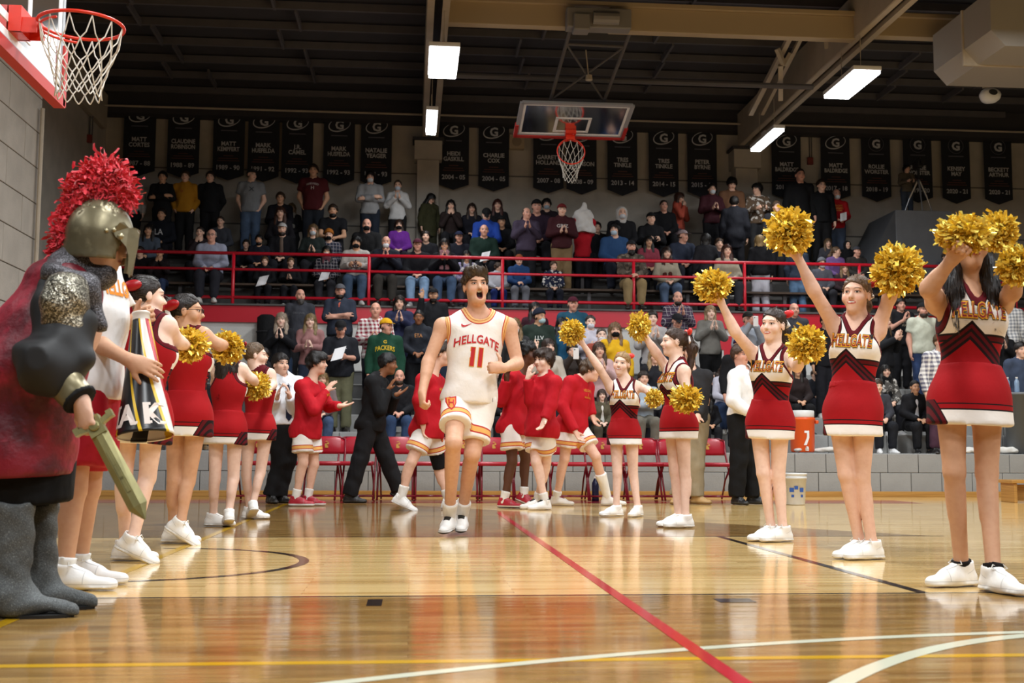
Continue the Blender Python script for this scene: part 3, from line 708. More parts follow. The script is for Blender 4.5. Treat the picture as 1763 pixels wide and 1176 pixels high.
b = MB(); b.tube([(-6.3, 23.7, 7.58), (14.5, 23.7, 7.58)], .022); tag(b.build('conduit_pipe', MAT_STEEL), 'long thin pipe running along the wall top above the banners', 'pipe')
gird = []
for gx in GIRX:
    b = MB()
    for sx in (-.16, .06): b.beam((gx + sx + .05, -5, 7.18), (gx + sx + .05, 23.9, 7.18), .1, .08); b.beam((gx + sx + (.0 if sx < 0 else .1), -5, 7.5), (gx + sx + (.0 if sx < 0 else .1), 23.9, 7.5), .018, .7)
    gird.append(struct(b.build('beam_%d' % (len(gird) + 1), MAT_STEEL)))
    b = MB(); b.beam((gx + .0, -5, 7.33), (gx, 23.9, 7.33), .16, .02); b.build('cable_tray', MAT_DECK, gird[-1])
b = MB(); b.bbox((.4, 17.32, 7.16), (2.45, 17.5, 7.55), .01); b.bbox((3.0, 17.32, 7.13), (6.95, 17.5, 7.5), .01); b.bbox((7.25, 17.32, 7.2), (15, 17.5, 7.6), .01); b.box((.4, 17.25, 7.5), (15, 17.6, 7.56)); tb = struct(b.build('beam_4', M('tan_steel', hx('a8967a'), .6).m))
b = MB()
for p0, y0, p1, y1, w_ in (((1374, 36), 18.4, (1292, 196), 20.8, .085), ((1394, 36), 18.4, (1312, 196), 20.8, .065), ((1338, 84), 19.0, (1350, 113), 19.1, .07), ((1362, 92), 19.0, (1350, 113), 19.1, .07), ((1344, 112), 19.1, (1344, 172), 19.6, .08), ((1420, 36), 18.4, (1424, 84), 18.5, .07), ((1446, 36), 18.4, (1436, 80), 18.5, .06)):
    a_, c_ = at(*p0, y0), at(*p1, y1)
    b.beam(a_, c_, w_, w_)
b.build('brace', MAT_STEEL, gird[2])
b = MB(); b.tube([(.6, 19.2, 6.95), (6.9, 19.2, 6.95)], .05); tag(b.build('crossing_pipe', MAT_PURLIN), 'long dark pipe spanning under the roof toward the sloping beam', 'pipe')
# ---- lit fixtures
MAT_LED = M('lit_diffuser', (1, 1, 1)).emit((.97, .98, 1), 9).m; MAT_WHITE = M('white_metal', (.75, .75, .74), .4).m
def fixture(x, y0, y1, w, z, lab):
    t = thing('ceiling_light', lab, 'light', (x, (y0 + y1) / 2, z), 'lit high-bay lights under the roof beams'); L = (y1 - y0) / 2
    b = MB(); b.bbox((-w / 2, -L, .02), (w / 2, L, .09), .01); b.box((-.08, -.1, .09), (.08, .1, .16)); b.build('housing', MAT_WHITE, t)
    b = MB(); b.bbox((-w / 2 + .015, -L + .015, -.03), (w / 2 - .015, L - .015, .02), .01); b.build('diffuser', MAT_LED, t)
    b = MB()
    for s in (-1, 1): b.tube([(0, s * L * .6, .1), (0, s * L * .6, .66)], .006, 5)
    b.build('hanger_rod', MAT_STEEL, t)
fixture(.42, 16.5, 17.85, .46, 6.47, 'large square bright white light on the middle beam'); fixture(.3, 19.7, 21.15, .21, 6.47, 'small bright light at the foot of the middle beam over the pillar')
fixture(6.95, 16.9, 18.25, .45, 6.47, 'large bright light hanging beside the right sloping beam below the duct'); fixture(6.62, 20.2, 21.7, .22, 6.47, 'narrow bright light at the low end of the right sloping beam')
# ---- balcony
TU = [(20.9, 3.15), (21.75, 3.55), (22.6, 3.98), (23.4, 4.45)]; TL = [(16.2, .59), (17.0, .86), (17.8, 1.13), (18.6, 1.4), (19.35, 1.67), (20.05, 1.94)]
b = MB(); b.box((-6.4, 20.5, 0), (15, 20.75, 2.84)); struct(b.build('wall_balcony', MAT_WHITEWALL))
b = MB(); b.box((-6.4, 20.44, 2.83), (15, 20.76, 3.12)); struct(b.build('trim_2', MAT_RED))
b = MB(); b.box((-6.4, 20.4, 3.12), (15, 20.8, 3.15)); struct(b.build('trim_3', MAT_DCONC))
for i, (yy, zz) in enumerate(TU):
    b = MB(); y1 = TU[i + 1][0] - .38 if i < 3 else 24.3
    b.box((-6.4, yy - .38, zz - .5), (15, y1, zz)); struct(b.build('floor_%d' % (i + 2), MAT_DCONC))
    if i < 3:
        t = thing('bleacher_bench', ['lowest', 'second', 'topmost'][i] + ' long dark wooden bench on the balcony under seated spectators', 'bench', (0, yy, zz))
        b = MB(); b.bbox((-6.2, .05, .40), (12.5 if i < 2 else 8.0, .36, .44), .006); b.build('seat_board', M('dark_wood', hx('4c3a2c'), .6).m, t)
        b = MB(); b.beam((0, .2, 0), (0, .2, .4), .06, .06, (0, 1, 0)); bl0 = b.build('bench_leg', MAT_PURLIN, t); bl0.location = (-6, 0, 0)
        for xx in np.arange(-4.15, 12.6 if i < 2 else 8.0, 1.85): shared('bench_leg', bl0, t, (xx, 0, 0))
t = thing('balcony_railing', 'long red pipe railing with three rails along the balcony edge', 'railing', (0, 20.5, 3.15))
for nm, zz, rr in (('top_rail', .9, .03), ('middle_rail', .615, .025), ('bottom_rail', .12, .03)):
    b = MB(); b.tube([(-6.3, 0, zz), (14.9, 0, zz)], rr); b.build(nm, MAT_RED, t, True)
b = MB(); b.tube([(0, 0, -.3), (0, 0, .9)], .03); po = b.build('post', MAT_RED, t, True)
for i, px in enumerate((401, 635, 865, 1091, 1282, 1480, 1748, 170, -60)):
    q = (px - 708) / 2000 * 20.5 * 1.0; q = at(px, 490, 20.5)[0]
    if i == 0: po.location = (q, 0, 0)
    else: shared('post', po, t, (q, 0, 0))
# ---- lower bleachers
pm_ = MAT_CONC; BL = struct(MB().build('bleacher_floor', MAT_CONC)) if False else None
b = MB()
for i, (yy, zz) in enumerate(TL): b.box((-6.4, yy - .39, 0 if i else .06), (15, TL[i + 1][0] - .39 if i < 5 else 20.5, zz - .0))
BLE = struct(b.build('floor_bleachers', plain('joint_grey', (.1, .1, .1), .9)))
b = MB(); b.bbox((-.2175, -.02, -.13), (.2175, .02, .13), .006); b.box((.1, -.021, .05), (.14, -.0195, .075)); pan = b.build('face_panel', MAT_CONC, BLE); first = True
b = MB(); b.bbox((-.8, -.4, -.008), (.8, .4, .012), .004); trd = b.build('tread_slab', MAT_CONC, BLE); trd.location = (-5.6, TL[0][0], .6)
for i, (yy, zz) in enumerate(TL):
    zs = (.2, .465) if i == 0 else (zz - .13,)
    for j, zc in enumerate(zs):
        for n in range(47):
            xx = -6.1 + n * .443 + (.11 * j)
            if i >= 3 and (xx < 4.2): continue
            if first: pan.location = (xx, yy - .4, zc); first = False
            else: shared('face_panel', pan, BLE, (xx, yy - .4, zc))
    for n in range(13):
        if i or n: shared('tread_slab', trd, BLE, (-5.6 + n * 1.605, yy - (.0 if i < 5 else .02), zz))
b = MB(); b.bbox((-6.4, 15.74, 0), (15, 15.8, .075), .004); bb = M('varnished_wood', hx('b98a48'), .35); bb.mix(bb.noise(1, 3, stretch=(2, 2, 60)).ss(.4, .7) * .5, hx('8a5c26')); BBM = bb.m; struct(b.build('baseboard_front', BBM))
# ---- hoops
MAT_ORANGE = M('red_orange_enamel', hx('d5301c'), .3).m; MAT_NET = M('net_cord', hx('cfc9bd'), .8).m; MAT_PAD = M('red_padding', hx('b52a22'), .5).m
MAT_FRAME = M('aluminium_frame', hx('a9acb0'), .4, .3).m
gm = bpy.data.materials.new('board_glass'); gm.use_nodes = True; nt = gm.node_tree; nt.nodes.remove(nt.nodes['Principled BSDF'])
tr, gs, mx = nt.nodes.new('ShaderNodeBsdfTransparent'), nt.nodes.new('ShaderNodeBsdfGlossy'), nt.nodes.new('ShaderNodeMixShader')
tr.inputs[0].default_value = (.62, .68, .72, 1); gs.inputs['Roughness'].default_value = .12; fr = nt.nodes.new('ShaderNodeFresnel'); nt.links.new(fr.outputs[0], mx.inputs[0])
nt.links.new(tr.outputs[0], mx.inputs[1]); nt.links.new(gs.outputs[0], mx.inputs[2]); nt.links.new(mx.outputs[0], nt.nodes['Material Output'].inputs[0])
MAT_GLASS = gm
def hoop(lab, rim, right, front, up, netdir, pad, frame_w=.045):
    right, front, up, rim = map(np.array, (right, front, up, rim)); ax = (right, front, up)
    t = thing('basketball_hoop', lab, 'hoop', rim); L = lambda x, y, z: right * x + front * y + up * z
    bc = -.38; w, h0, h1 = .915, -.15, .92
    b = MB(); b.obox(L(0, bc - .01, (h0 + h1) / 2), ax, (w - .02, .006, (h1 - h0) / 2 - .02)); b.build('glass_board', MAT_GLASS, t)
    b = MB(); 
    for x0, z0, x1, z1 in ((-w, h0, w, h0), (-w, h1, w, h1)): b.obox(L(0, bc - .01, z0), ax, (w, .018, frame_w / 2))
    for s in (-1, 1): b.obox(L(s * w, bc - .01, (h0 + h1) / 2), ax, (frame_w / 2, .018, (h1 - h0) / 2))
    b.build('board_frame', MAT_FRAME, t)
    b = MB()
    for z0, ww in ((.0, .305), (.45, .305)): b.obox(L(0, bc - .002, z0 + .0), ax, (ww, .003, .024))
    for s in (-1, 1): b.obox(L(s * .28, bc - .002, .225), ax, (.024, .003, .225))
    for z0 in (h0 + .05, h1 - .05): b.obox(L(0, bc - .002, z0), ax, (w - .03, .003, .025))
    for s in (-1, 1): b.obox(L(s * (w - .05), bc - .002, (h0 + h1) / 2), ax, (.025, .003, (h1 - h0) / 2 - .05))
    b.build('target_square', plain('white_stripe', (.85, .85, .85), .5), t)
    b = MB(); b.obox(L(0, bc - .01, h0 - .035), ax, (w + .03, .035, .035))
    for s in (-1, 1): b.obox(L(s * (w + .02), bc - .01, h0 + .14), ax, (.03, .035, .2))
    b.build('edge_padding', pad, t)
    b = MB(); b.tube([L(.2365 * math.cos(q), .2365 * math.sin(q), 0) for q in np.linspace(0, 2 * math.pi, 33)[:-1]], .0105, 8, True)
    b.tube([L(.225 * math.cos(q), .225 * math.sin(q), -.03) for q in np.linspace(math.radians(200), math.radians(340), 16)], .008, 6); b.build('rim', MAT_ORANGE, t, True)
    b = MB(); b.obox(L(0, bc + .035, -.0), ax, (.09, .035, .075)); b.obox(L(0, bc + .085, .0), ax, (.075, .07, .012))
    for s in (-1, 1): b.obox(L(s * .07, bc + .08, -.035), ax, (.006, .075, .04))
    b.lathe([(0, .009), (.014, .009), (.016, 0)], 10, L(.045, bc + .072, .04), (right, up, front)); b.lathe([(0, .009), (.014, .009), (.016, 0)], 10, L(-.045, bc + .072, -.04), (right, up, front)); b.build('rim_bracket', MAT_ORANGE, t)
    # net: twelve loops crossing in a diamond mesh
    b = MB(); lev = [(0, .232, 0), (.13, .2, .5), (.22, .165, 0), (.3, .14, .5), (.365, .125, 0), (.42, .128, .5)]; nd = np.array(netdir); n = 12
    P_ = [[L(r * math.cos(2 * math.pi * (k + o) / n), r * math.sin(2 * math.pi * (k + o) / n), -.012) * (1 if j == 0 else 1) + nd * d for k in range(n)] for j, (d, r, o) in enumerate(lev)]
    for j in range(len(lev) - 1):
        o = lev[j][2]
        for k in range(n):
            for kk in ((k, k - 1) if o == 0 else (k, k + 1)):
                a_, c_ = P_[j][k], P_[j + 1][kk % n]; mid = (a_ + c_) / 2 + nd * (.03 if j == 0 else .008); b.tube([a_, mid, c_], .0042, 5, cap=False)
    b.build('net', MAT_NET, t); return t
_d = ray(140, 44); NR = C_O + _d * ((3.05 - CAMH) / _d[2])
NH = hoop('near red-orange hoop with white net high above the helmeted knight', NR, (0, 1, 0), (1, 0, 0), (0, 0, 1), (0, 0, -1), MAT_PAD)
b = MB(); b.beam((-.46, -.0, .3), (-1.6, 0, .45), .1, .1); b.beam((-.46, 0, .0), (-1.6, 0, -.1), .08, .08); b.box((-.5, -.3, -.1), (-.42, .3, .6)); b.beam((-1.6, 0, .6), (-3.3, 0, .6), .14, .14); b.build('support_arm', MAT_PURLIN, NH)
al = math.radians(77); Fd = V(0, -math.cos(al), -math.sin(al)); Ud = V(0, -math.sin(al), math.cos(al)); bcn = at(980, 234, 19.5)
FH = hoop('distant hoop folded up under the roof, glass board lying nearly flat', bcn + Fd * .38 + Ud * .15, (1, 0, 0), Fd, Ud, (0, .25, -.95), MAT_PAD, .07)
b = MB(); o = bcn + Fd * .38 + Ud * .15
pa_, pb_, pc_, pd_ = [at(*q) - o for q in ((986, 36, 17.4), (1090, 42, 17.4), (948, 172, 18.7), (1040, 174, 18.7))]
b.tube([pa_, pc_], .03); b.tube([pb_, pd_], .03); q1, q2 = pa_ * .72 + pc_ * .28, pb_ * .72 + pd_ * .28; b.tube([q1, q2], .025)
b.tube([q1, pd_], .018); b.tube([q2, pc_], .018); b.tube([pc_, pd_], .025); b.tube([pc_, -Fd * .4 + Ud * .8 + V(-.5, 0, 0)], .025); b.tube([pd_, -Fd * .4 + Ud * .8 + V(.5, 0, 0)], .025); b.build('hanging_frame', MAT_PURLIN, FH)
b = MB(); c = at(1030, 30, 17.2) - o; b.bbox(c + V(-.5, -.1, -.2), c + V(.5, .15, .12), .02); b.bbox(c + V(-.4, -.16, -.26), c + V(-.15, .1, 0), .02); b.tube([c + V(-.1, -.1, -.05), c + V(.3, -.1, -.05)], .1, 12); b.build('winch', M('grey_machine', hx('7d7a78'), .5).m, FH)
b = MB(); c = at(1014, 138, 18.2) - o; b.lathe([(.0, .08), (.05, .08), (.06, .0), (.0, -.02)], 12, c); b.tube([c, c + V(-.05, .0, .5)], .01); b.build('pulley', MAT_STEEL, FH)
# ---- duct, speakers
b = MB(); c0, c1 = at(1650, 118, 16.2), at(1700, 36, 16.2); X0, Z0, Z1 = c0[0], c0[2], c1[2] + .05; pr = [(X0, Z0 + .22), (X0 + .2, Z0), (X0 + 1.9, Z0), (X0 + 1.9, Z1), (X0, Z1)]
b.add([(x, 15.2, z) for x, z in pr] + [(x, 17.0, z) for x, z in pr], [(0, 1, 2, 3, 4), (9, 8, 7, 6, 5)] + [(i, i + 5, (i + 1) % 5 + 5, (i + 1) % 5) for i in range(5)])
t = tag(b.build('air_duct', M('duct_metal', hx('9a948c'), .5).m), 'boxy grey air duct under the roof at the upper right corner', 'duct')
b = MB(); b.box((X0 - .02, 16.0, Z0 - .02), (X0 + 1.92, 16.04, Z1 + .02)); b.build('duct_flange', MAT_STEEL, t)
sp = at(1705, 164, 18.3); t = thing('loudspeaker', 'small white round loudspeaker hanging on a bracket under the duct', 'speaker', sp)
b = MB(); b.lathe([(0, .1), (.09, .1), (.16, .06), (.18, 0), (.17, -.06), (.1, -.15), (0, -.17)], 20, (0, 0, 0), ((1, 0, 0), (0, .3, 1), (0, -1, .25)), 1, .72); b.build('shell', MAT_WHITE, t, True)
b = MB(); b.lathe([(0, .105), (.075, .105), (.08, .09)], 16, (0, 0, 0), ((1, 0, 0), (0, .3, 1), (0, -1, .25)), 1, .72); b.build('grille', plain('dark_grille', (.03, .03, .03)), t)
b = MB(); b.box((-.12, -.03, .12), (.0, .03, .28)); b.tube([(-.03, 0, .25), (0, 0, .5), (0, 0, 8.04 - sp[2])], .02); b.build('bracket', MAT_STEEL, t)
sp = at(889, 246, 24.28); t = thing('wall_speaker', 'small beige square speaker on the back wall left of folded hoop', 'speaker', sp)
b = MB(); b.bbox((-.16, -.12, -.16), (.16, .02, .16), .01); b.build('box', M('beige_plastic', hx('b09c80'), .5).m, t); b = MB(); b.lathe([(0, .0), (.1, .0), (.105, -.01)], 20, (0, -.125, 0), ((1, 0, 0), (0, 0, 1), (0, -1, 0))); b.build('cone', M('beige_mesh', hx('8f7d66'), .7).m, t)
for px, py, lab in ((1394, 278, 'small red alarm box with conduit between two banners'), (163, 240, 'small dark red box high on the shadowed side wall')):
    sp = at(px, py, 24.28 if px > 500 else 23.0); 
    if px < 500: sp[0] = -6.37
    t = thing('alarm_box', lab, 'alarm', sp); b = MB(); b.bbox((-.06, -.07, -.08), (.06, .01, .08), .01); b.build('case', M('dark_red_box', hx('7a3028'), .5).m, t)
    b = MB(); b.tube([(0, 0, .08), (0, 0, .75)], .012); b.tube([(.05, 0, .08), (.05, 0, .75)], .012); b.build('conduit', MAT_PURLIN, t)
# ---- championship banners
MAT_BAN = M('navy_banner_cloth', (.010, .011, .016), .8).m; MAT_PRT = M('pale_print', hx('bcbcc0'), .8).m; MAT_DIM = M('dim_print', hx('5c5a62'), .8).m; MAT_RUST = M('rust_print', hx('5e3a34'), .8).m
BN = [(240, 'MATT', 'CORTES', '1987 - 88', 0), (316, 'CLAUDINE', 'ROBINSON', '1988 - 89', 0), (394, 'MATT', 'KEMPFERT', '1989 - 90', 0), (454, 'MARK', 'HUEFELDA', '1991 - 92', 0), (512, 'J.R.', 'CAMEL', '1992 - 93', 0), (584, 'MARK', 'HUSFELDA', '1992 - 93', 0), (648, 'NATALIE', 'YEAGER', '1992 - 93', 0),
      (781, 'HEIDI', 'GASKILL', '2004 - 05', 0), (850, 'CHARLIE', 'COX', '2004 - 05', 0), (944, 'GARRETT', 'HOLLAND', '2007 - 08', 0), (1001, 'JR', 'JOHNSON', '2008 - 09', 0), (1071, 'TRES', 'TINKLE', '2013 - 14', 0), (1142, 'TRES', 'TINKLE', '2014 - 15', 0), (1208, 'PETER', 'BYRNE', '2015 - 16', 0),
      (1353, 'MATT', 'BALDRIDGE', '2016 - 17', 0), (1437, 'MATT', 'BALDRIDGE', '2017 - 18', 0), (1507, 'ROLLIE', 'WORSTER', '2018 - 19', 1), (1578, 'ROLLIE', 'WORSTER', '2019 - 20', 1), (1644, 'KENSEY', 'MAY', '2020 - 21', 1), (1716, 'BECKETT', 'ARTHUR', '2020 - 21', 1)]
BL_ = ['leftmost banner on the dark wall above the red plume', 'second banner from the left on the dark wall', 'third banner from the left on the dark wall', 'fourth banner from the left on the dark wall', 'fifth banner from the left on the dark wall', 'sixth banner from the left beside a bare wall strip', 'banner just left of the middle pillar',
       'banner just right of the middle pillar', 'banner between the pillar banner and the square wall speaker', 'banner behind the net, left of its pair', 'banner behind the net, right of its pair', 'banner dated 2013 - 14 behind the glass board corner', 'banner dated 2014 - 15 right of the folded hoop', 'banner dated 2015 - 16 left of the right pillar',
       'banner partly behind the narrow bright light', 'banner dated 2017 - 18 right of the alarm box', 'banner dated 2018 - 19 with the round emblem', 'banner dated 2019 - 20 behind the cameraman', 'banner second from the right end of the wall', 'rightmost banner on the back wall']
zt, zb = 7.66, 6.19
for i, (px, n1, n2, yr, kind) in enumerate(BN):
    X = at(px, 260, 24.2)[0]; t = thing('banner', 'long navy ' + BL_[i], 'banner', (X, 24.2 - .012 * (i % 2), zb + max(0, (1100 - px) / 860) ** 1.5 * .17), 'award banners along the back wall')
    b = MB(); n = 7; w = .325; vs, fs = [], []
    for r in range(9):
        for c_ in range(n):
            u_ = c_ / (n - 1) * 2 - 1; zz = (zt - zb) * (1 - r / 8) if r < 8 else -.12 * (1 - abs(u_)); vs.append((u_ * w, -.015 * math.sin(u_ * 4 + i) * r / 8 - .02, zz))
    for r in range(8):
        for c_ in range(n - 1): fs.append((r * n + c_, (r + 1) * n + c_, (r + 1) * n + c_ + 1, r * n + c_ + 1))
    k0 = len(vs); vs += [(q[0], q[1] + .006, q[2]) for q in vs]; fs += [tuple(j + k0 for j in q[::-1]) for q in fs]; b.add(vs, fs); b.build('cloth', MAT_BAN, t)
    b = MB(); b.tube([(-w - .03, -.015, zt - zb), (w + .03, -.015, zt - zb)], .015, 6); b.build('hanging_rod', MAT_PURLIN, t)
    b = MB(); R_, U_ = V(1, 0, 0), V(0, 0, 1); o = V(0, -.045, 0); cz = zt - zb - .3
    if kind == 0:
        rg = []; 
        for q in np.linspace(math.radians(60), math.radians(395), 28):
            th = .012 + .016 * max(0, math.sin(q - 2.6)); e = V(math.cos(q) * .23, 0, math.sin(q) * .15 + math.cos(q) * .045); e2 = V(math.cos(q) * (.23 - th), 0, math.sin(q) * (.15 - th) + math.cos(q) * .045); rg += [o + e + U_ * cz, o + e2 + U_ * cz]
        b.add(rg, [(2 * j, 2 * j + 1, 2 * j + 3, 2 * j + 2) for j in range(27)])
        text_at(b, 'G', o + U_ * cz, R_, U_, .26, 1.0, .03)
    else:
        text_at(b, 'G', o + U_ * cz, R_, U_, .26, 1.0, .04)
    b.build('emblem', MAT_PRT, t)
    if kind:
        b = MB(); b.tube([o + V(math.cos(q) * .17, 0, math.sin(q) * .17 + cz) for q in np.linspace(0, 2 * math.pi, 25)[:-1]], .006, 4, True); b.build('emblem_ring', MAT_DIM, t)
    b = MB(); sc = min(.15, .6 / max(len(n1), len(n2)))
    text_at(b, n1, o + U_ * .66, R_, U_, .125, .92 if len(n1) < 8 else .8, .03); text_at(b, n2, o + U_ * .545, R_, U_, .125, .92 if len(n2) < 8 else .78, .03); b.build('name_lettering', MAT_PRT, t)
    b = MB(); text_at(b, yr, o + U_ * .155, R_, U_, .135, .95, .025); b.build('year_lettering', MAT_PRT, t)
    b = MB()
    for zz, ww in ((.4, .1), (.345, .2), (.295, .23)): b.obox(o + U_ * zz, (R_, V(0, 1, 0), U_), (ww, .002, .009))
    b.build('small_print', MAT_RUST, t); b = MB(); b.obox(o + U_ * (cz - .235), (R_, V(0, 1, 0), U_), (.17, .002, .011)); b.build('motto_print', MAT_DIM, t)
# ================================================================ people on the court
def gset(m, bands, c0=None):
    """bands = [(mask, colour)] painted in order"""
    for k, c in bands: m.mix(k, c)
def btw(e, a, b): return (e > a) * (e < b)
CRED, CMAR, CBLK, CWHT = hx('9e0912'), hx('5a0814'), hx('190a0e'), hx('efe9e3')
GOLD_T, ORG = hx('e8a51d'), hx('d98a35')
def cheer_top_mat(dk=1.0):
    m = M('cheer_shell', tuple(q * dk for q in CRED), .85, **{'Specular_IOR_Level': .25}); m.mix(m.noise(9, 3).ss(.35, .7) * .35, tuple(q * .75 * dk for q in CRED))
    x, y, z = m.attr('gl'); n, a, h = m.attr('gt'); f = (y > .0); v = z + (x + .03).abs() * .95; pk = .335
    wz = f * (v > pk) * (z > .275) * (x.abs() < .155)
    m.mix(wz, CWHT); m.mix(f * btw(z, .245, .275) * (v > pk), CMAR); m.mix(f * (btw(z, .242, .25) + btw(z, .268, .277)) * (v > pk), CBLK)
    t = (v * -1) + pk; m.mix(f * btw(t, 0, .085), CMAR); m.mix(f * (btw(t, 0, .016) + btw(t, .034, .05) + btw(t, .068, .085)), CBLK)
    m.mix(n < .03, CMAR); m.mix(btw(n, .026, .031), CBLK); m.mix(a < .03, CMAR); m.mix((a < .005) + btw(a, .026, .031), CBLK)
    m.bump(m.noise(30, 2), .15, .01); return m.m
def cheer_skirt_mat():
    m = M('cheer_skirt', CRED, .85, **{'Specular_IOR_Level': .25}); m.mix(m.noise(9, 3).ss(.35, .7) * .35, tuple(q * .75 for q in CRED))
    x, y, z = m.attr('gl'); n, a, h = m.attr('gt')
    m.mix(btw(h, .062, .069) + btw(h, .088, .094), CBLK); m.mix(h < .062, CWHT)
    s = (x + .115 + h * .45 < 0) * (h < .11); m.mix(s, CMAR); m.mix(s * ((x + h * .45).mod(.024) < .01), CBLK)
    m.bump(m.noise(30, 2), .15, .01); return m.m
def jersey_mat():
    m = M('white_jersey', CWHT, .75); m.mix(m.noise(7, 3).ss(.35, .7) * .2, tuple(q * .85 for q in CWHT)); n, a, h = m.attr('gt')
    for q in (n, a): m.mix(q < .036, hx('c03028')); m.mix(btw(q, .005, .03), hx('e9b877')); m.mix(btw(q, .015, .02), hx('c9783c'))
    m.bump(m.noise(22, 3), .3, .012); return m.m
def shorts_mat(col=CWHT, s=1.0):
    m = M('team_shorts', col, .75); m.mix(m.noise(7, 3).ss(.35, .7) * .2, tuple(q * .85 for q in col)); n, a, h = m.attr('gt')
    m.mix(btw(h, .03 * s, .085 * s), hx('b8332a')); m.mix(btw(h, .04 * s, .074 * s), hx('e6ac5a')); m.bump(m.noise(22, 3), .3, .012); return m.m
def shoe_mat(upper='efece6', sole='e2ded6', acc=None, band=None):
    k = ('shoe', upper, sole, acc, band)
    if k in _cl: return _cl[k]
    m = M('shoe_leather', hx(upper), .5); x, y, z = m.attr('gl')
    if acc: m.mix((y > -.03) * (y < .1) * (x.abs() < .03 - y * .1) * (z > .04), hx(acc)); m.mix((z > .1), hx(acc))
    ey = (x.abs() - .03 + y * .12).abs()
    if not acc: m.mix((ey < .0018) * (y > .0) * (y < .1) * (z > .04) * .6 + btw(y, .098, .101) * (z > .026) * .5 + btw(z + y * .5, .056, .0585) * (y < .0) * .5, (.25, .25, .25))
    m.mix(z < .024, hx(sole)); m.mix(btw(z, .023, .026) * .5, (.2, .2, .2))
    if band: m.mix(z < .012, hx(band))
    m.bump(m.noise(40, 2), .15, .006); _cl[k] = m.m; return m.m
CT, CS, JM, SHM = cheer_top_mat(), cheer_skirt_mat(), jersey_mat(), shorts_mat()
T_BLK, T_GLD, T_MAR, T_RED = plain('black_lettering', CBLK), plain('gold_lettering', GOLD_T), plain('maroon_lettering', hx('8a1420')), plain('red_lettering', hx('bf1f26'))
LACE = plain('lace', hx('dcd8d0'), .8)
def hero(label, foot_y, u, psi, pm, nk, hc, head=(0, 0, 0), arms=(), legs=(), feet=((0, 0), (0, 0)), skin='fair', fem=False, b=1.0, mouth='closed', hands=(None, None), hv=.01, **kw):
    """pm, nk, hc and the joints are where the photograph shows them, as pixel, pixel, metres nearer (-) or farther; the body stands at one real depth"""
    Y = floor_at(pm[0], foot_y)[1]; A = lambda q: at(q[0], q[1], Y + (q[2] if len(q) > 2 else 0))
    P = dict(u=u, b=b, fem=fem, mouth=mouth, lw=.88 if fem else 1.0); P.update(kw)
    P['pm'], P['nk'] = A(pm), A(nk); P['T'] = unit(P['nk'] - P['pm']); R, F = facing(psi); P['R'] = unit(R - P['T'] * np.dot(R, P['T'])); P['F'] = np.cross(P['R'], P['T'])
    P['hc'] = A(hc); P['HR'] = head_rot(head[0], head[1], head[2]); sw, hw = (.158, .08) if fem else (.178, .085)
    for s, sg in (('a', -1), ('b', 1)):
        i = 0 if s == 'a' else 1
        P['s' + s] = P['nk'] - P['T'] * .055 * u + P['R'] * sg * sw * u; P['p' + s] = P['pm'] - P['T'] * .02 * u + P['R'] * sg * hw * u
        if len(arms[i]) > 2: P['s' + s] = A(arms[i][2])
        P['e' + s], P['w' + s] = A(arms[i][0]), A(arms[i][1]); P['k' + s], P['n' + s] = A(legs[i][0]), A(legs[i][1])
        yw, pt = feet[i][:2]; fd = facing(yw)[1]; e = math.radians(pt); P['f' + s] = fd * math.cos(e) - V(0, 0, 1) * math.sin(e); P['g' + s] = V(0, 0, 1) * math.cos(e) + fd * math.sin(e)
        P['n' + s][2] = u * (.085 * math.cos(e) + .135 * math.sin(max(0, e))) + (feet[i][2] if len(feet[i]) > 2 else .004)
        if hands[i]: P['h' + s] = hands[i]
    P['Y'] = Y; root = V((P['na'][0] + P['nb'][0]) / 2, (P['na'][1] + P['nb'][1]) / 2, 0); P['root'] = root
    t = thing('person', label, 'person', root); P['t'] = t
    f = lambda a, c: round(float(np.linalg.norm(P[a] - P[c])), 2)
    print('HERO', label[:30], 'Y%.1f' % Y, 'torso', f('pm', 'nk'), 'arm', f('sa', 'ea'), f('ea', 'wa'), f('sb', 'eb'), f('eb', 'wb'), 'leg', f('pa', 'ka'), f('ka', 'na'), f('pb', 'kb'), f('kb', 'nb'), 'top %.2f' % (P['hc'][2] + .12 * u))
    me = body_mesh(P, .024 if hv > .008 else .018, hv, .0066 if hv < .012 else .009, skin_mat(skin, mouth, kw.get('brow', '4a3426' if fem else '2a1a12'), fem)); put(P, 'body', me); return P
def put(P, name, me):
    o = bpy.data.objects.new(name, me); COL.objects.link(o); o.parent = P['t']; o.location = (-P['root'][0], -P['root'][1], 0); return o
def wear(P, name, g, mat, h=.0125, fine=()):
    me, v, q = garment_mesh(name, P, g, h, mat, fine); o = put(P, name, me); return o, v, q
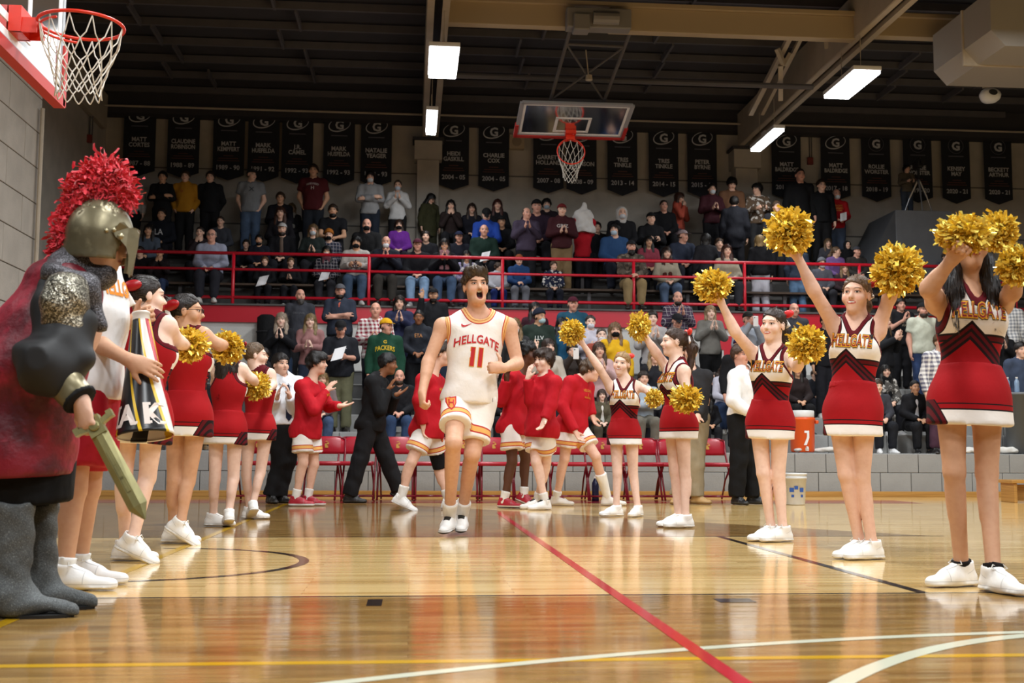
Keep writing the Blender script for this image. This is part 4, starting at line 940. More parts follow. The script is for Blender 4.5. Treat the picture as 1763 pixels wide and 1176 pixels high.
def shoes(P, mat, ln=1.0, h=.0075, lace=True, socks=None, sides='ab'):
    for s in sides:
        S, o, fr = shoe(P, s, None, ln); v, q = mesh_sdf(S, h); me = to_mesh('shoe', v, q, mat, {'gl': (v - o) @ fr / P['u']}); so = put(P, 'shoe', me)
        if lace:
            b = MB(); W = lambda x, y, z: o + fr @ (V(x, y, z) * P['u'])
            for j in range(4):
                y0 = .034 + j * .018; z0 = .121 - y0 * .5; b.tube([W(-.03, y0, z0 - .016), W(0, y0 + .004, z0 + .002), W(.03, y0, z0 - .016)], .0034, 5)
            for sg in (-1, 1): b.tube([W(0, .03, .108), W(sg * .026, .028, .118), W(sg * .044, .036, .1), W(sg * .02, .042, .098), W(0, .034, .106)], .003, 5)
            lo = b.build('lace', LACE, so)
        if socks:
            col, hgt = socks; an, kn = P['n' + s], P['k' + s]; d = unit(kn - an); S2 = Sdf(); S2.cap(an - d * (.03 if hgt > .06 else .005), an + d * hgt, (.042 if hgt > .06 else .0385) * P['u'], (.045 + hgt * .06) * P['u'], .02, None, 2)
            bk = -P['F']; 
            if hgt > .12: S2.cap(an + (kn - an) * .5 + bk * .012, an + (kn - an) * .62 + bk * .016, .046, .05, .03); S2.cut(an + d * hgt, d)
            v, q = mesh_sdf(S2, .011); put(P, 'sock', to_mesh('sock', v, q, cloth(col, 'plain', .9)))
def hair(P, style, col, name='hair', mat=None): return on_head(P, P['root'], P['t'], name, style, mat or hair_mat(col))
def bow(P, c1, c2, x=0.0, y=-.125, z=.085, s=1.0, ry=0):
    if 'bow' not in _hd:
        for nm, lst in (('bow', ((-.05, 0, .012, .05, .018, .03), (.05, 0, .012, .05, .018, .03), (0, -.004, 0, .016, .018, .018))), ('bow_tail', ((-.055, .0, -.045, .02, .007, .055), (.05, .0, -.05, .02, .007, .055)))):
            S = Sdf()
            for a, bb, c, r1, r2, r3 in lst:
                an = math.atan2(c, a) if nm == 'bow' else math.radians(90 + (-25 if a > 0 else 25)); ca, sa_ = math.cos(an), math.sin(an)
                if nm == 'bow': S.ell((a, bb, c), (r1, r2, r3), np.array([[ca, 0, -sa_], [0, 1, 0], [sa_, 0, ca]]), .006)
                else: S.cap((a * .25, bb, -.005), (a * 1.1, bb, c * 1.9), .016, .024, .006, ((0, 1, 0), .3), 2)
            v, q = mesh_sdf(S, .007); _hd[nm] = to_mesh(nm, v, q, plain('bow', CRED))
    for nm, c in (('bow', c1), ('bow_tail', c2)):
        o = bpy.data.objects.new(nm, _hd[nm]); COL.objects.link(o); o.parent = P['t']; H = P['HR'] @ rotz(math.radians(ry)) * P['u'] * s; l = hp(P, x, y, z) - P['root']
        o.matrix_local = Matrix(((*H[0], l[0]), (*H[1], l[1]), (*H[2], l[2]), (0, 0, 0, 1))); o.material_slots[0].link = 'OBJECT'; o.material_slots[0].material = plain('bow_ribbon', c, .35)
# ---- foil pom-poms and feathers
def strands(n, seed, rad, ln, wd, seg=3, core=.02, droop=.35, aniso=(1, 1, 1), centers=None):
    rg = np.random.RandomState(seed); vs, fs = [], []
    for i in range(n):
        d = rg.normal(size=3); d /= np.linalg.norm(d); c = np.zeros(3) if centers is None else centers[rg.randint(len(centers))]
        L = ln * rg.uniform(.65, 1.1); r0 = core + rad * rg.uniform(0, .55); p = c + d * r0 * np.array(aniso); s = np.cross(d, rg.normal(size=3)); s /= np.linalg.norm(s); k = len(vs)
        for j in range(seg + 1):
            w_ = wd * rg.uniform(.7, 1.1) * (1 if j < seg or rg.rand() < .7 else .5); vs += [p + s * w_ / 2, p - s * w_ / 2]
            d = d + rg.normal(size=3) * .42 + np.array((0, 0, -droop)) * .5; d /= np.linalg.norm(d); p = p + d * L / seg * np.array(aniso); s = s + rg.normal(size=3) * .5; s -= d * np.dot(s, d); s /= np.linalg.norm(s)
        for j in range(seg): fs.append((k + 2 * j, k + 2 * j + 1, k + 2 * j + 3, k + 2 * j + 2))
    return np.array(vs), fs
FOIL = M('gold_foil', hx('fae06a'), .26, .55); FOIL.mix(FOIL.noise(9, 2).ss(.4, .6) * .4, hx('d8ae34')); FOIL = FOIL.m
POMS = []
for sd in range(3):
    v_, f_ = strands(1050, 11 + sd, .5, .62, .135, 3, .12, .2, (1, 1, .92)); m_ = MB(); m_.add(v_, f_); o_ = m_.build('foil_strips', FOIL); POMS.append(o_.data); bpy.data.objects.remove(o_)
b = MB(); b.lathe([(0, -.5), (.09, -.5), (.1, -.1), (.1, .1), (.09, .5), (0, .5)], 10); _o = b.build('handle', plain('pom_handle', hx('b98f1a'), .5)); HND = _o.data; bpy.data.objects.remove(_o)
def pom(px, py, Y, rpx, label, k=0, sq=(1, 1, 1), rz=0.0):
    c = at(px, py, Y); r = rpx * Y / 2000
    t = thing('pom_pom', label, 'pom-pom', c, 'gold foil pom-poms of the cheerleaders', rz)
    o = ob('foil_strips', POMS[k % 3], t); o['kind'] = 'stuff'; o.scale = (r * sq[0], r * sq[1], r * sq[2]); o.rotation_euler = (.6 * k, .9 * k, 1.3 * k) if sq == (1, 1, 1) else (0, 0, 0)
    h = ob('handle', HND, t); h.scale = (.2 * r, .2 * r, .5 * r); return t
def cheer(P, hem, back=False, letter=True, hi=.0125, s0=.136, r1=.18, dx=0.0):
    g = top(P, 'none', .012, -.1, .062, .055, wav=.0015, deep=.085); o, v, q = wear(P, 'cheer_top', g, CT, hi)
    if letter: lay_text('lettering', [('HELLGATE', .0 + dx, .385, .104, .475, 0)], P, v, q, o, None, [(.085, .004, T_BLK), (.055, .0062, T_GLD), (-.005, .0085, T_MAR)])
    d = P['pm'] + (unit((P['ka'] + P['kb']) / 2 - P['pm'])) * hem; g = skirt(P, .2, s0, r1, .15, d); wear(P, 'cheer_skirt', g, CS, hi)
GRIP = dict(c=1.25, s=.6)
# ---- right-hand row, from the nearest back
PE = hero('nearest cheerleader at the right, long dark hair, face hidden behind gold pom-poms', 1014, .99, -12, (1668, 683), (1674, 489), (1668, 425, -.04), (-10, 5, 0),
    (((1598, 498, -.22), (1640, 446, -.36), (1614, 520, 0)), ((1742, 505, -.2), (1752, 462, -.3), (1724, 522, 0))), (((1643, 812, .0), (1655, 965, .1)), ((1699, 815, 0), (1710, 965, -.12))), ((-75, 0), (12, 0)), 'tan', True, 1.0, hands=(GRIP, GRIP), hv=.0085, lw=.9)
cheer(PE, .13, hi=.012, r1=.19); hair(PE, 'longfront', '1b1210'); shoes(PE, shoe_mat(), socks=('15100f', .035))
PD = hero('cheerleader with light brown ponytail raising both gold pom-poms, second from right', 962, .955, -30, (1466, 699), (1475, 552), (1474, 509, -.02), (-38, 3, 3),
    (((1402, 502, -.05), (1372, 440, -.05), (1440, 566, .04)), ((1530, 515, -.1), (1545, 470, -.16), (1510, 570, -.02))), (((1457, 818, 0), (1480, 925, .02)), ((1484, 822, -.02), (1501, 928, -.05))), ((-72, 0), (-75, 0)), 'fair', True, 1.0, 'smile', (GRIP, GRIP), hv=.0085)
cheer(PD, .175, hi=.012); hair(PD, 'pony', '6b5038'); bow(PD, CRED, CWHT); shoes(PD, shoe_mat())
PC = hero('brown-haired cheerleader laughing with one pom-pom high and one at her shoulder', 932, .95, -35, (1325, 724), (1331, 603), (1331, 561, -.02), (-45, 0, 4),
    (((1266, 572, -.05), (1241, 520, -.08), (1300, 612, .05)), ((1372, 632, -.22), (1388, 604, -.34), (1358, 615, -.05))), (((1314, 815, 0), (1328, 904, .02)), ((1340, 820, -.02), (1348, 908, -.05))), ((-75, 0), (-72, 0)), 'pale', True, 1.0, 'smile', (GRIP, GRIP))
cheer(PC, .13); hair(PC, 'pony', '3a2a22'); bow(PC, hx('d92a2a'), CWHT); shoes(PC, shoe_mat())
PB_ = hero('cheerleader in left profile with long brown ponytail and red and white bow', 908, .95, -70, (1166, 728), (1166, 626), (1160, 590, 0), (-86, 2, 0),
    (((1131, 610, .12), (1107, 574, .1), (1152, 637, .15)), ((1182, 674, -.2), (1184, 690, -.36), (1178, 640, -.14))), (((1162, 812, .06), (1168, 884, .05)), ((1179, 815, -.05), (1180, 888, -.07))), ((-85, 0), (-82, 0)), 'pale', True, 1.0, 'closed', (GRIP, GRIP))
cheer(PB_, .13); hair(PB_, 'pony', '4a3428'); bow(PB_, hx('e0392f'), hx('f0e4e0')); shoes(PB_, shoe_mat(), lace=False)
PA = hero('blond cheerleader farthest back in the right row, pom-pom up by others faces', 889, .93, -18, (1074, 745), (1076, 657), (1070, 627, -.02), (-25, 0, 8),
    (((1032, 634, -.05), (1001, 589, -.08), (1052, 668, .02)), ((1116, 672, -.12), (1126, 684, -.25), (1096, 665, 0))), (((1063, 815, 0), (1061, 874, 0)), ((1090, 815, 0), (1098, 878, -.05))), ((-70, 0), (-35, 0)), 'pale', True, 1.05, 'smile', (GRIP, GRIP))
cheer(PA, .115); hair(PA, 'pony', 'b08a58'); bow(PA, hx('e0392f'), hx('e0392f'), y=-.11); shoes(PA, shoe_mat(), lace=False)
YE, YD, YC, YB, YA = (q['Y'] for q in (PE, PD, PC, PB_, PA))
pom(1660, 404, YE - .4, 64, 'wide gold pom-pom hiding the face of the nearest right cheerleader', 0, (1.0, .7, .8)); pom(1716, 398, YE - .28, 46, 'gold pom-pom behind the wide one at the upper right', 1)
pom(1752, 458, YE - .38, 46, 'gold pom-pom cut off by the right edge', 2)
pom(1358, 398, YD - .08, 54, 'gold pom-pom raised highest, on the outstretched right arm', 1); pom(1546, 466, YD - .2, 57, 'gold pom-pom between the two nearest right cheerleaders', 2)
pom(1227, 492, YC - .08, 40, 'gold pom-pom held high in front of the woman in grey turtleneck', 0); pom(1388, 592, YC - .4, 43, 'gold pom-pom at the laughing cheerleader\'s shoulder', 1)
pom(1101, 562, YB + .1, 31, 'tall gold pom-pom raised by the profile cheerleader', 2, (.8, .8, 1.15)); pom(1181, 687, YB - .42, 34, 'gold pom-pom held low before the profile cheerleader\'s skirt', 0)
pom(985, 572, YA - .08, 29, 'small gold pom-pom raised by the blond cheerleader', 1); pom(1127, 686, YA - .3, 20, 'small gold pom-pom half hidden beside the profile cheerleader', 2)
# ---- left-hand row, seen from behind
HAIRD = '2c211c'
L1 = hero('dark-haired cheerleader seen from behind the megaphone, red and white bow', 968, .96, 165, (242, 715), (262, 555), (252, 512, .02), (120, 0, 0),
    (((306, 588, .1), (326, 598, .28), (288, 562, 0)), ((205, 600, .1), (214, 640, .25), (222, 565, .05))), (((254, 822, .02), (229, 922, -.05)), ((213, 822, 0), (216, 922, .1))), ((75, 22), (80, 0)), 'pale', True, 1.02, hands=(GRIP, None), hv=.0085)
cheer(L1, .15, letter=False, hi=.012, r1=.19); hair(L1, 'ponylow', HAIRD); bow(L1, CRED, CWHT, .035, -.15, .04, 1.1, 62); shoes(L1, shoe_mat())
L2 = hero('cheerleader with glasses and dark hair looking right, second in left row', 937, .96, 160, (322, 711), (325, 577), (322, 538, 0), (92, 0, 0),
    (((378, 594, .02), (392, 594, .2), (350, 578, 0)), ((290, 625, .15), (310, 640, .3), (298, 582, .05))), (((324, 828, 0), (311, 902, -.05)), ((300, 828, 0), (298, 900, .08))), ((78, 30), (80, 0)), 'tan', True, 1.05, hands=(GRIP, None))
cheer(L2, .15, letter=False, r1=.19); hair(L2, 'pony', '2a201b'); bow(L2, CRED, CWHT, .075, -.14, .02, 1.25, 60); on_head(L2, L2['root'], L2['t'], 'glasses', 'glasses', None); shoes(L2, shoe_mat())
L3 = hero('cheerleader with long dark hair, third in left row, head behind a pom-pom', 907, .93, 170, (389, 737), (396, 632), (393, 600, 0), (150, 0, 0),
    (((434, 652, .02), (444, 664, .2), (416, 636, 0)), ((370, 660, .15), (385, 675, .3), (374, 640, .03))), (((402, 825, 0), (394, 885, -.05)), ((370, 825, 0), (367, 888, .05))), ((-165, 15), (80, 0)), 'pale', True, 1.0, hands=(GRIP, None))
cheer(L3, .13, letter=False, r1=.185); hair(L3, 'longback', '2a1d18'); shoes(L3, shoe_mat(), lace=False)
L4 = hero('cheerleader with pulled-up light brown hair at the far end of left row', 894, .93, 172, (444, 738), (448, 642), (440, 613, 0), (100, 0, 0),
    (((470, 662, -.02), (462, 672, -.22), (465, 645, 0)), ((428, 668, .1), (440, 680, .2), (430, 648, .02))), (((448, 815, 0), (435, 872, -.05)), ((424, 815, 0), (430, 875, .05))), ((-160, 25), (80, 0)), 'pale', True, 1.0, hands=(GRIP, None))
cheer(L4, .1, letter=False, r1=.185); hair(L4, 'bun', '7a6046'); bow(L4, hx('a3141f'), CWHT, 0, -.1, .1, .8); shoes(L4, shoe_mat(), lace=False)
pom(325, 594, L1['Y'] + .3, 40, 'gold pom-pom held by the nearest left cheerleader', 0); pom(392, 598, L2['Y'] + .22, 36, 'gold pom-pom in front of the cheerleader with glasses', 1)
pom(443, 665, L3['Y'] + .22, 29, 'lowest gold pom-pom in the left row', 2); pom(196, 626, L1['Y'] + .25, 14, 'gold pom-pom peeking out beside the white tank top', 0)
# ---- number 11
FIST = dict(c=1.3, s=.5)
P11 = hero('shouting basketball player in white jersey number 11 running toward the camera', 921, 1.085, 6, (808, 686), (822, 541), (819, 494, -.05), (12, 3, -4),
    (((738, 622, -.04), (727, 676, -.16), (762, 562, 0)), ((891, 626, -.02), (867, 634, -.25), (876, 562, 0))), (((781, 763, -.3), (774, 862, .06)), ((813, 782, -.1), (795, 862, .22))), ((-14, 5, .02), (-4, 6, .02)), 'warm', False, 1.0, 'open',
    (dict(d=(.02, -.3, -1), n=(.9, .3, -.2), c=1.15, s=.5, t=1), dict(d=(-1, -.2, .05), n=(-.1, 1, -.12), c=1.35, s=.5, t=1, th=.95)), hv=.0075, brow='2b1d14')
g = top(P11, 'none', .018, .03, .085, .05, .012, wav=.006); o, v, q = wear(P11, 'jersey', g, JM, .0115)
lay_text('lettering', [('HELLGATE', .0, .395, .08, .82, 1.6)], P11, v, q, o, None, [(.02, .006, T_RED)])
lay_text('number', [('1', -.027, .275, .165, .95, 0), ('1', .027, .275, .165, .95, 0)], P11, v, q, o, None, [(.06, .005, T_GLD), (.035, .008, T_RED)])
SW = [(.038, .019), (-.004, -.009), (-.02, -.014), (-.031, -.009), (-.034, .001), (-.029, .012), (-.025, .004), (-.018, -.0005), (-.007, .0)]
mb = MB(); mb.add(project([(p[0] * 1.1, p[1] * 1.1) for p in SW], None, v, q, P11['pm'] + P11['R'] * -.09 + P11['T'] * .52, P11['R'], P11['T'], .004), [(0, 1, 8), (1, 2, 7, 8), (2, 3, 7), (3, 4, 6, 7), (4, 5, 6)]); mb.build('maker_mark', T_RED, o)
g = shorts(P11, (.62, .76), .098, .108); o, v, q = wear(P11, 'shorts', g, SHM, .0125)
def shield(P, v, q, par, x, z, s=1.0):
    pts = V(-.022, .03), V(0, .025), V(.022, .03), V(.022, 0), V(.014, -.02), V(0, -.034), V(-.014, -.02), V(-.022, 0)
    mb = MB(); u = P['u']; 
    for k, (sc, lf, mi) in enumerate(((1, .004, 0), (.78, .0065, 1))):
        c = P['pm'] + P['R'] * x * u + P['T'] * z * u; w_ = [c + (P['R'] * p[0] + P['T'] * p[1]) * sc * s * u * 1.2 for p in pts]
        vv = project([(np.dot(p - c, P['R']), np.dot(p - c, P['T'])) for p in w_], None, v, q, c, P['R'], P['T'], lf); mb.add(vv, [tuple(range(8))[::-1]], mi)
    text_at_ = project(text_geo('H', .02)[0] * .045 * s * u, None, v, q, P['pm'] + P['R'] * x * u + P['T'] * (z + .002) * u, P['R'], P['T'], .009); mb.add(text_at_, text_geo('H', .02)[1], 0)
    return mb.build('shield_emblem', [T_RED, plain('orange_print', ORG)], par)
shield(P11, v, q, o, -.14, -.045, 1.25); mb = MB()
cc = P11['pm'] + P11['R'] * .165 * 1.085 + P11['T'] * .0; vv = project([(-.022, -.012), (.022, -.012), (.022, .016), (-.022, .016)], None, v, q, cc, P11['R'], P11['T'], .004); mb.add(vv, [(0, 1, 2, 3)]); mb.build('waist_tag', plain('black_tag', (.02, .02, .02)), o)
hair(P11, 'messy', '4a3826'); shoes(P11, shoe_mat('f0eeea', 'e8e6e2', '15130f', '15130f'), 1.08, socks=('ece9e2', .13))
# ---- team in red warm-up shirts and staff
TEAM = cloth('b81020', 'plain', .8); WSH = shorts_mat(CWHT, .9)
def warm(P, letters=True, hem=.1, h=.015, sl='long'):
    g = top(P, sl, .021, hem, .082, .0, .008, wav=.007); o, v, q = wear(P, 'warm_up_shirt', g, TEAM, h)
    if letters: lay_text('chest_print', [('HELLGATE', .0, .40, .042, .75, 1.5), ('i', 0, .355, .05, 1.4, 0), ('BASKETBALL', 0, .32, .03, .7, 0)], P, v, q, o, None, [(.01, .006, plain('gold_print', hx('d0851c')))])
    g = shorts(P, .66, .1, .118); o, v, q = wear(P, 'shorts', g, WSH, h); return o, v, q
OPEN = dict(c=.15); CLAPL = dict(c=.18)
T1 = hero('dark-haired player in red shirt clapping at the left, red shoes', 871, 1.0, 62, (528, 740), (535, 660), (546, 626, 0), (78, 0, 0),
    (((540, 706, -.24), (562, 674, -.12)), ((566, 700, .12), (584, 699, -.05))), (((522, 798, -.1), (509, 852, -.08)), ((541, 800, .08), (530, 852, .08))), ((80, 0), (72, 0)), 'fair', hv=.012, hands=(dict(d=(.5, .2, .8), n=(.5, .6, -.5), c=.2), dict(d=(1, -.2, .1), n=(-.1, -.3, 1), c=.15)))
warm(T1); hair(T1, 'mop', '1d1512'); shoes(T1, shoe_mat('a8182a', 'e8e4e0'), 1.1, .011, False, ('ece9e2', .1))
CO = hero('assistant in black quarter-zip and trousers striding right while clapping', 866, 1.0, 72, (640, 729), (650, 652), (668, 627, 0), (84, -6, 0),
    (((655, 706, -.2), (668, 672, -.12)), ((672, 700, .15), (682, 680, .0))), (((620, 790, -.1), (602, 846, -.1)), ((664, 784, .1), (686, 832, .12))), ((78, 0), (70, 25)), 'brown', hv=.012, hands=(dict(d=(.45, 0, .9), n=(.8, .3, -.3), c=.1), dict(d=(.9, 0, .45), n=(-.3, -.2, .9), c=.15)))
wear(CO, 'quarter_zip', top(CO, 'long', .026, .09, .07, loose=.02, wav=.008), cloth('121214'), .015); wear(CO, 'trousers', pants(CO, .03), cloth('17171a'), .016); hair(CO, 'short', '0f0c0b'); shoes(CO, shoe_mat('15120f', '0c0a09'), 1.05, .011, False)
T2 = hero('player in red shirt walking right, half hidden behind number 11, knee sleeve', 878, 1.03, 65, (738, 738), (742, 648), (758, 610, 0), (86, 0, 0),
    (((722, 690, -.25), (728, 730, -.2)), ((755, 695, .15), (770, 730, .2))), (((708, 796, -.15), (691, 850, -.12)), ((755, 800, .15), (772, 860, .12))), ((72, 22), (78, 0)), 'fair', hv=.012)
o, v, q = warm(T2); shield(T2, v, q, o, .09, -.1, .8); hair(T2, 'short', '3a2a1e'); shoes(T2, shoe_mat('f0eee9', 'e8e6e2', None), 1.08, .011, False, ('ece9e2', .12))
S_ = Sdf(); S_.cap(T2['pb'] + (T2['kb'] - T2['pb']) * .55, T2['kb'] + (T2['nb'] - T2['kb']) * .12, .085, .068, .02, None, 3); v, q = mesh_sdf(S_, .013); put(T2, 'knee_sleeve', to_mesh('knee_sleeve', v, q, cloth('101012')))
T3 = hero('dark-skinned player in red shirt behind number 11 elbow, red shoes', 874, 1.02, 55, (886, 732), (893, 645), (908, 610, 0), (70, -3, 0),
    (((862, 690, -.18), (872, 655, -.26)), ((905, 690, .12), (905, 672, -.1))), (((882, 795, -.1), (868, 850, -.1)), ((905, 790, .12), (902, 845, .12))), ((58, 0), (60, 20)), 'deep', hv=.012, hands=(dict(d=(.1, -.2, 1), n=(.6, -.6, .2), c=.5), None))
o, v, q = warm(T3); shield(T3, v, q, o, -.05, -.09, .8); hair(T3, 'curly', '0d0a09'); shoes(T3, shoe_mat('a8182a', 'd8d0c4', None, '1a1512'), 1.1, .011, False, ('ece9e2', .09))
T4 = hero('brown-haired player in red shirt holding a hand to his mouth', 878, 1.0, -58, (931, 737), (938, 650), (936, 621, -.02), (-52, -2, 0),
    (((914, 690, .02), (909, 652, -.06)), ((948, 698, -.2), (938, 722, -.25))), (((923, 796, 0), (938, 856, .0)), ((940, 796, .1), (925, 858, .22))), ((-62, 0), (-65, 0)), 'pale', hv=.012, hands=(dict(d=(.15, -.1, 1), n=(.9, .5, 0), c=.25), None))
o, v, q = warm(T4, False); hair(T4, 'mop', '3d2a1e'); shoes(T4, shoe_mat('f0eee9', 'e8e6e2', '15130f', None), 1.1, .011, False, ('ece9e2', .09))
T5 = hero('player in red shirt leaning forward in long stride, one knee-high white sock', 871, 1.02, 48, (986, 732), (998, 655), (1017, 638, -.05), (75, -8, 10),
    (((968, 700, -.2), (990, 742, -.28)), ((1012, 690, .1), (1020, 715, .05))), (((972, 790, -.05), (958, 848, .05)), ((1026, 786, -.1), (1046, 846, .05))), ((60, 0), (75, 0)), 'fair', hv=.012)
o, v, q = warm(T5); hair(T5, 'mop', '5a4128'); shoes(T5, shoe_mat('e9e4da', 'dcd6c8', '7a1a22'), 1.08, .011, False, ('f0eee9', .3), 'b'); shoes(T5, shoe_mat('e9e4da', 'dcd6c8', '7a1a22'), 1.08, .011, False, ('f0eee9', .08), 'a')
def tie(P, v, q, o, col, pat='plain'):
    mb = MB(); u = P['u']; vv = project([(-.018, .475), (.018, .475), (.024, .44), (.034, .1), (0, .06), (-.034, .1), (-.024, .44)], None, v, q, P['pm'], P['R'], P['T'], .01); vv = [np.array(p) for p in vv]
    vv2 = [p - P['F'] * .008 for p in vv]; n = len(vv); mb.add(vv + vv2, [tuple(range(n))[::-1], tuple(range(n, 2 * n))] + [(i, (i + 1) % n, (i + 1) % n + n, i + n) for i in range(n)]); mb.build('tie', cloth(col, pat, .5), o)
    mb = MB()
    for s in (-1, 1):
        vv = project([(s * .01, .5), (s * .075, .545), (s * .085, .5), (s * .04, .455)], None, v, q, P['pm'], P['R'], P['T'], .012); mb.add(vv, [(0, 1, 2, 3)])
    mb.build('collar', cloth('eeeef0'), o)
W1 = hero('clapping man in white shirt and dark blue tie standing at the left', 867, 1.03, 25, (490, 735), (488, 652), (483, 628, -.03), (38, 0, 0),
    (((468, 700, -.08), (477, 684, -.28)), ((508, 704, -.1), (498, 682, -.28))), (((482, 795, 0), (466, 848, 0)), ((494, 795, .05), (482, 850, .05))), ((25, 0), (45, 0)), 'fair', hv=.012, hands=(dict(d=(.3, -.3, .9), n=(.9, 0, -.2), c=.15), dict(d=(-.2, -.3, .95), n=(-.9, 0, -.2), c=.3, t=-1)))
o, v, q = wear(W1, 'dress_shirt', top(W1, 'long', .024, -.02, .06, loose=.012, wav=.008, cuff=.92), cloth('eef0f4'), .015); tie(W1, v, q, o, '1d2540'); wear(W1, 'trousers', pants(W1, .028), cloth('141416'), .016); hair(W1, 'short', '221a16'); shoes(W1, shoe_mat('15120f', '0c0a09'), 1.05, .011, False)
W2 = hero('man in white shirt and striped purple tie standing at the right, hands clasped', 869, 1.04, 45, (1280, 720), (1280, 642), (1275, 612, 0), (30, -2, 0),
    (((1262, 690, -.22), (1292, 712, -.3)), ((1300, 690, .1), (1300, 712, -.18))), (((1272, 792, -.05), (1268, 848, -.05)), ((1290, 795, .08), (1296, 852, .08))), ((20, 0), (60, 0)), 'ruddy', False, 1.12, hv=.012)
o, v, q = wear(W2, 'dress_shirt', top(W2, 'long', .028, -.02, .06, loose=.015, wav=.008, cuff=.9), cloth('f2f2f2'), .015); tie(W2, v, q, o, '3a2440'); wear(W2, 'trousers', pants(W2, .03), cloth('101012'), .016); hair(W2, 'short', '5a4030'); shoes(W2, shoe_mat('0f0d0c', '0a0908'), 1.05, .011, False)
W3 = hero('person in khaki trousers and tan boots standing behind the profile cheerleader', 868, 1.03, 0, (1192, 720), (1190, 640), (1188, 606, 0), (0, 0, 0),
    (((1170, 690, 0), (1180, 715, -.2)), ((1210, 690, 0), (1202, 715, -.2))), (((1182, 800, 0), (1166, 852, 0)), ((1198, 800, 0), (1199, 850, 0))), ((-30, 0), (40, 0)), 'fair', hv=.014)
wear(W3, 'jacket', top(W3, 'long', .02, .06, .06, loose=.02), cloth('2b2a2c'), .018); wear(W3, 'trousers', pants(W3, .03), cloth('9a8d74'), .016); hair(W3, 'short', '3a2a20'); shoes(W3, shoe_mat('b5905a', '8a6a3c'), 1.05, .011, False)
# ================================================================ mascot, boy, megaphone, sword
BOY = hero('barelegged boy in white tank top and red shorts holding the megaphone, face hidden behind helmet', 1010, 1.0, 82, (150, 662), (168, 462), (178, 398, .05), (80, -8, 0),
    (((150, 582, -.1), (222, 620, -.18), (140, 492, -.12)), ((190, 570, .2), (230, 552, .12), (175, 490, .18))), (((128, 842, -.08), (112, 958, -.12)), ((152, 842, .1), (137, 952, .12))), ((82, 0), (78, 0)), 'tan', hands=(dict(d=(1, .05, -.35), n=(-.2, 1, -.25), c=.32, t=1), dict(d=(.9, -.2, .35), n=(.3, -1, 0), c=.9)), hv=.009)
g = top(BOY, 'none', .024, .06, .07, .02, .02, wav=.006); o, v, q = wear(BOY, 'tank_top', g, JM.copy() if False else cloth('efefef'), .0125)
lay_text('lettering', [('HELLGATE', .0, .44, .1, .62, 0)], BOY, v, q, o, None, [(.03, .004, plain('orange_lettering', hx('e88a1c')))])
wear(BOY, 'shorts', shorts(BOY, .78, .115, .135, .08), cloth('a80f22', 'plain', .7), .0135); hair(BOY, 'short', '2b1f18'); shoes(BOY, shoe_mat('f2f1ee', 'e9e7e2'), 1.22, .007, True, ('efefec', .05))
# ---- megaphone
MEG_A, MEG_B = at(243, 543, BOY['Y'] - .02), at(250, 752, BOY['Y'] - .12)
m = M('megaphone_paint', (.012, .011, .011), .3); x, y, z = m.coord(); ang = x.atan2(y * -1); Lm = float(np.linalg.norm(MEG_A - MEG_B)); t_ = (ang + (z / Lm) * 1.15).mod(6.2832)
for lo, hi, c in ((0.0, .12, 'e0b81c'), (.12, 1.0, '120f0f'), (1.0, 1.16, 'e0b81c'), (1.16, 1.72, 'e6e2dc'), (1.72, 2.2, 'b01426'), (2.2, 2.6, 'e0b81c'), (2.6, 3.3, 'e6e2dc'), (5.2, 5.32, 'e0b81c'), (4.6, 5.2, 'b01426'), (3.9, 4.6, 'e6e2dc')): m.mix(btw(t_, lo, hi), hx(c))
m.mix(z > Lm * .955, hx('d8d0c4'))
t = thing('megaphone', 'tall black, yellow, white and red cheer megaphone held mouthpiece up', 'megaphone', MEG_B)
mz = unit(MEG_A - MEG_B); mx_ = unit(V(1, 0, 0) - mz * mz[0]); my = np.cross(mz, mx_)
r0, r1 = 46 * BOY['Y'] / 2000, 13.5 * BOY['Y'] / 2000; b = MB(); prof = [(r0 - .004, .004), (r0, 0), (r0 + .003, .008), (r0, .016)] + [(r0 + (r1 - r0) * k ** .92, .016 + (Lm - .016) * k) for k in np.linspace(.05, 1, 14)] + [(r1 + .004, Lm + .004), (r1 + .003, Lm + .012), (r1 - .004, Lm + .012), (r1 - .006, Lm - .03)] + [(r0 - .006 + (r1 - r0) * (1 - k), Lm * (1 - k) + .02 * k) for k in np.linspace(.1, 1, 6)]
b.lathe(prof, 40); mo = b.build('horn', m.m, t, True); mo.matrix_local = Matrix(((mx_[0], my[0], mz[0], 0), (mx_[1], my[1], mz[1], 0), (mx_[2], my[2], mz[2], 0), (0, 0, 0, 1)))
def cone_text(s, a0, z0, size, parent, mat):
    v2, f = text_geo(s, .05); mb = MB(); out = []
    for px_, py_ in v2:
        zz = z0 + py_ * size; r = r0 + (r1 - r0) * (zz / Lm) + .004; a = math.radians(a0) + px_ * size / r; out.append((r * math.sin(a), -r * math.cos(a), zz))
    mb.add(out, f); o = mb.build('letter', mat, parent); return o
PINKW = plain('letter_white', hx('e9ddd4'))
for s, a0 in (('M', -78), ('A', -29), ('K', 33)):
    cone_text(s, a0, .082, .125, mo, PINKW)
    # slab feet that give the block letters their serifs
    mb = MB()
    for off in ((-.32, .32) if s != 'K' else (-.24, .3)):
        for zz in ((.04,) if s == 'A' else (.04, .124)):
            pts = []
            for dx in (-.13, .13):
                for dz in (-.006, .006):
                    r = r0 + (r1 - r0) * ((zz + dz) / Lm) + .0045; a = math.radians(a0) + (off + dx) * .125 / r; pts.append((r * math.sin(a), -r * math.cos(a), zz + dz))
            mb.add(pts, [(0, 2, 3, 1)])
    mb.build('serif', PINKW, mo)
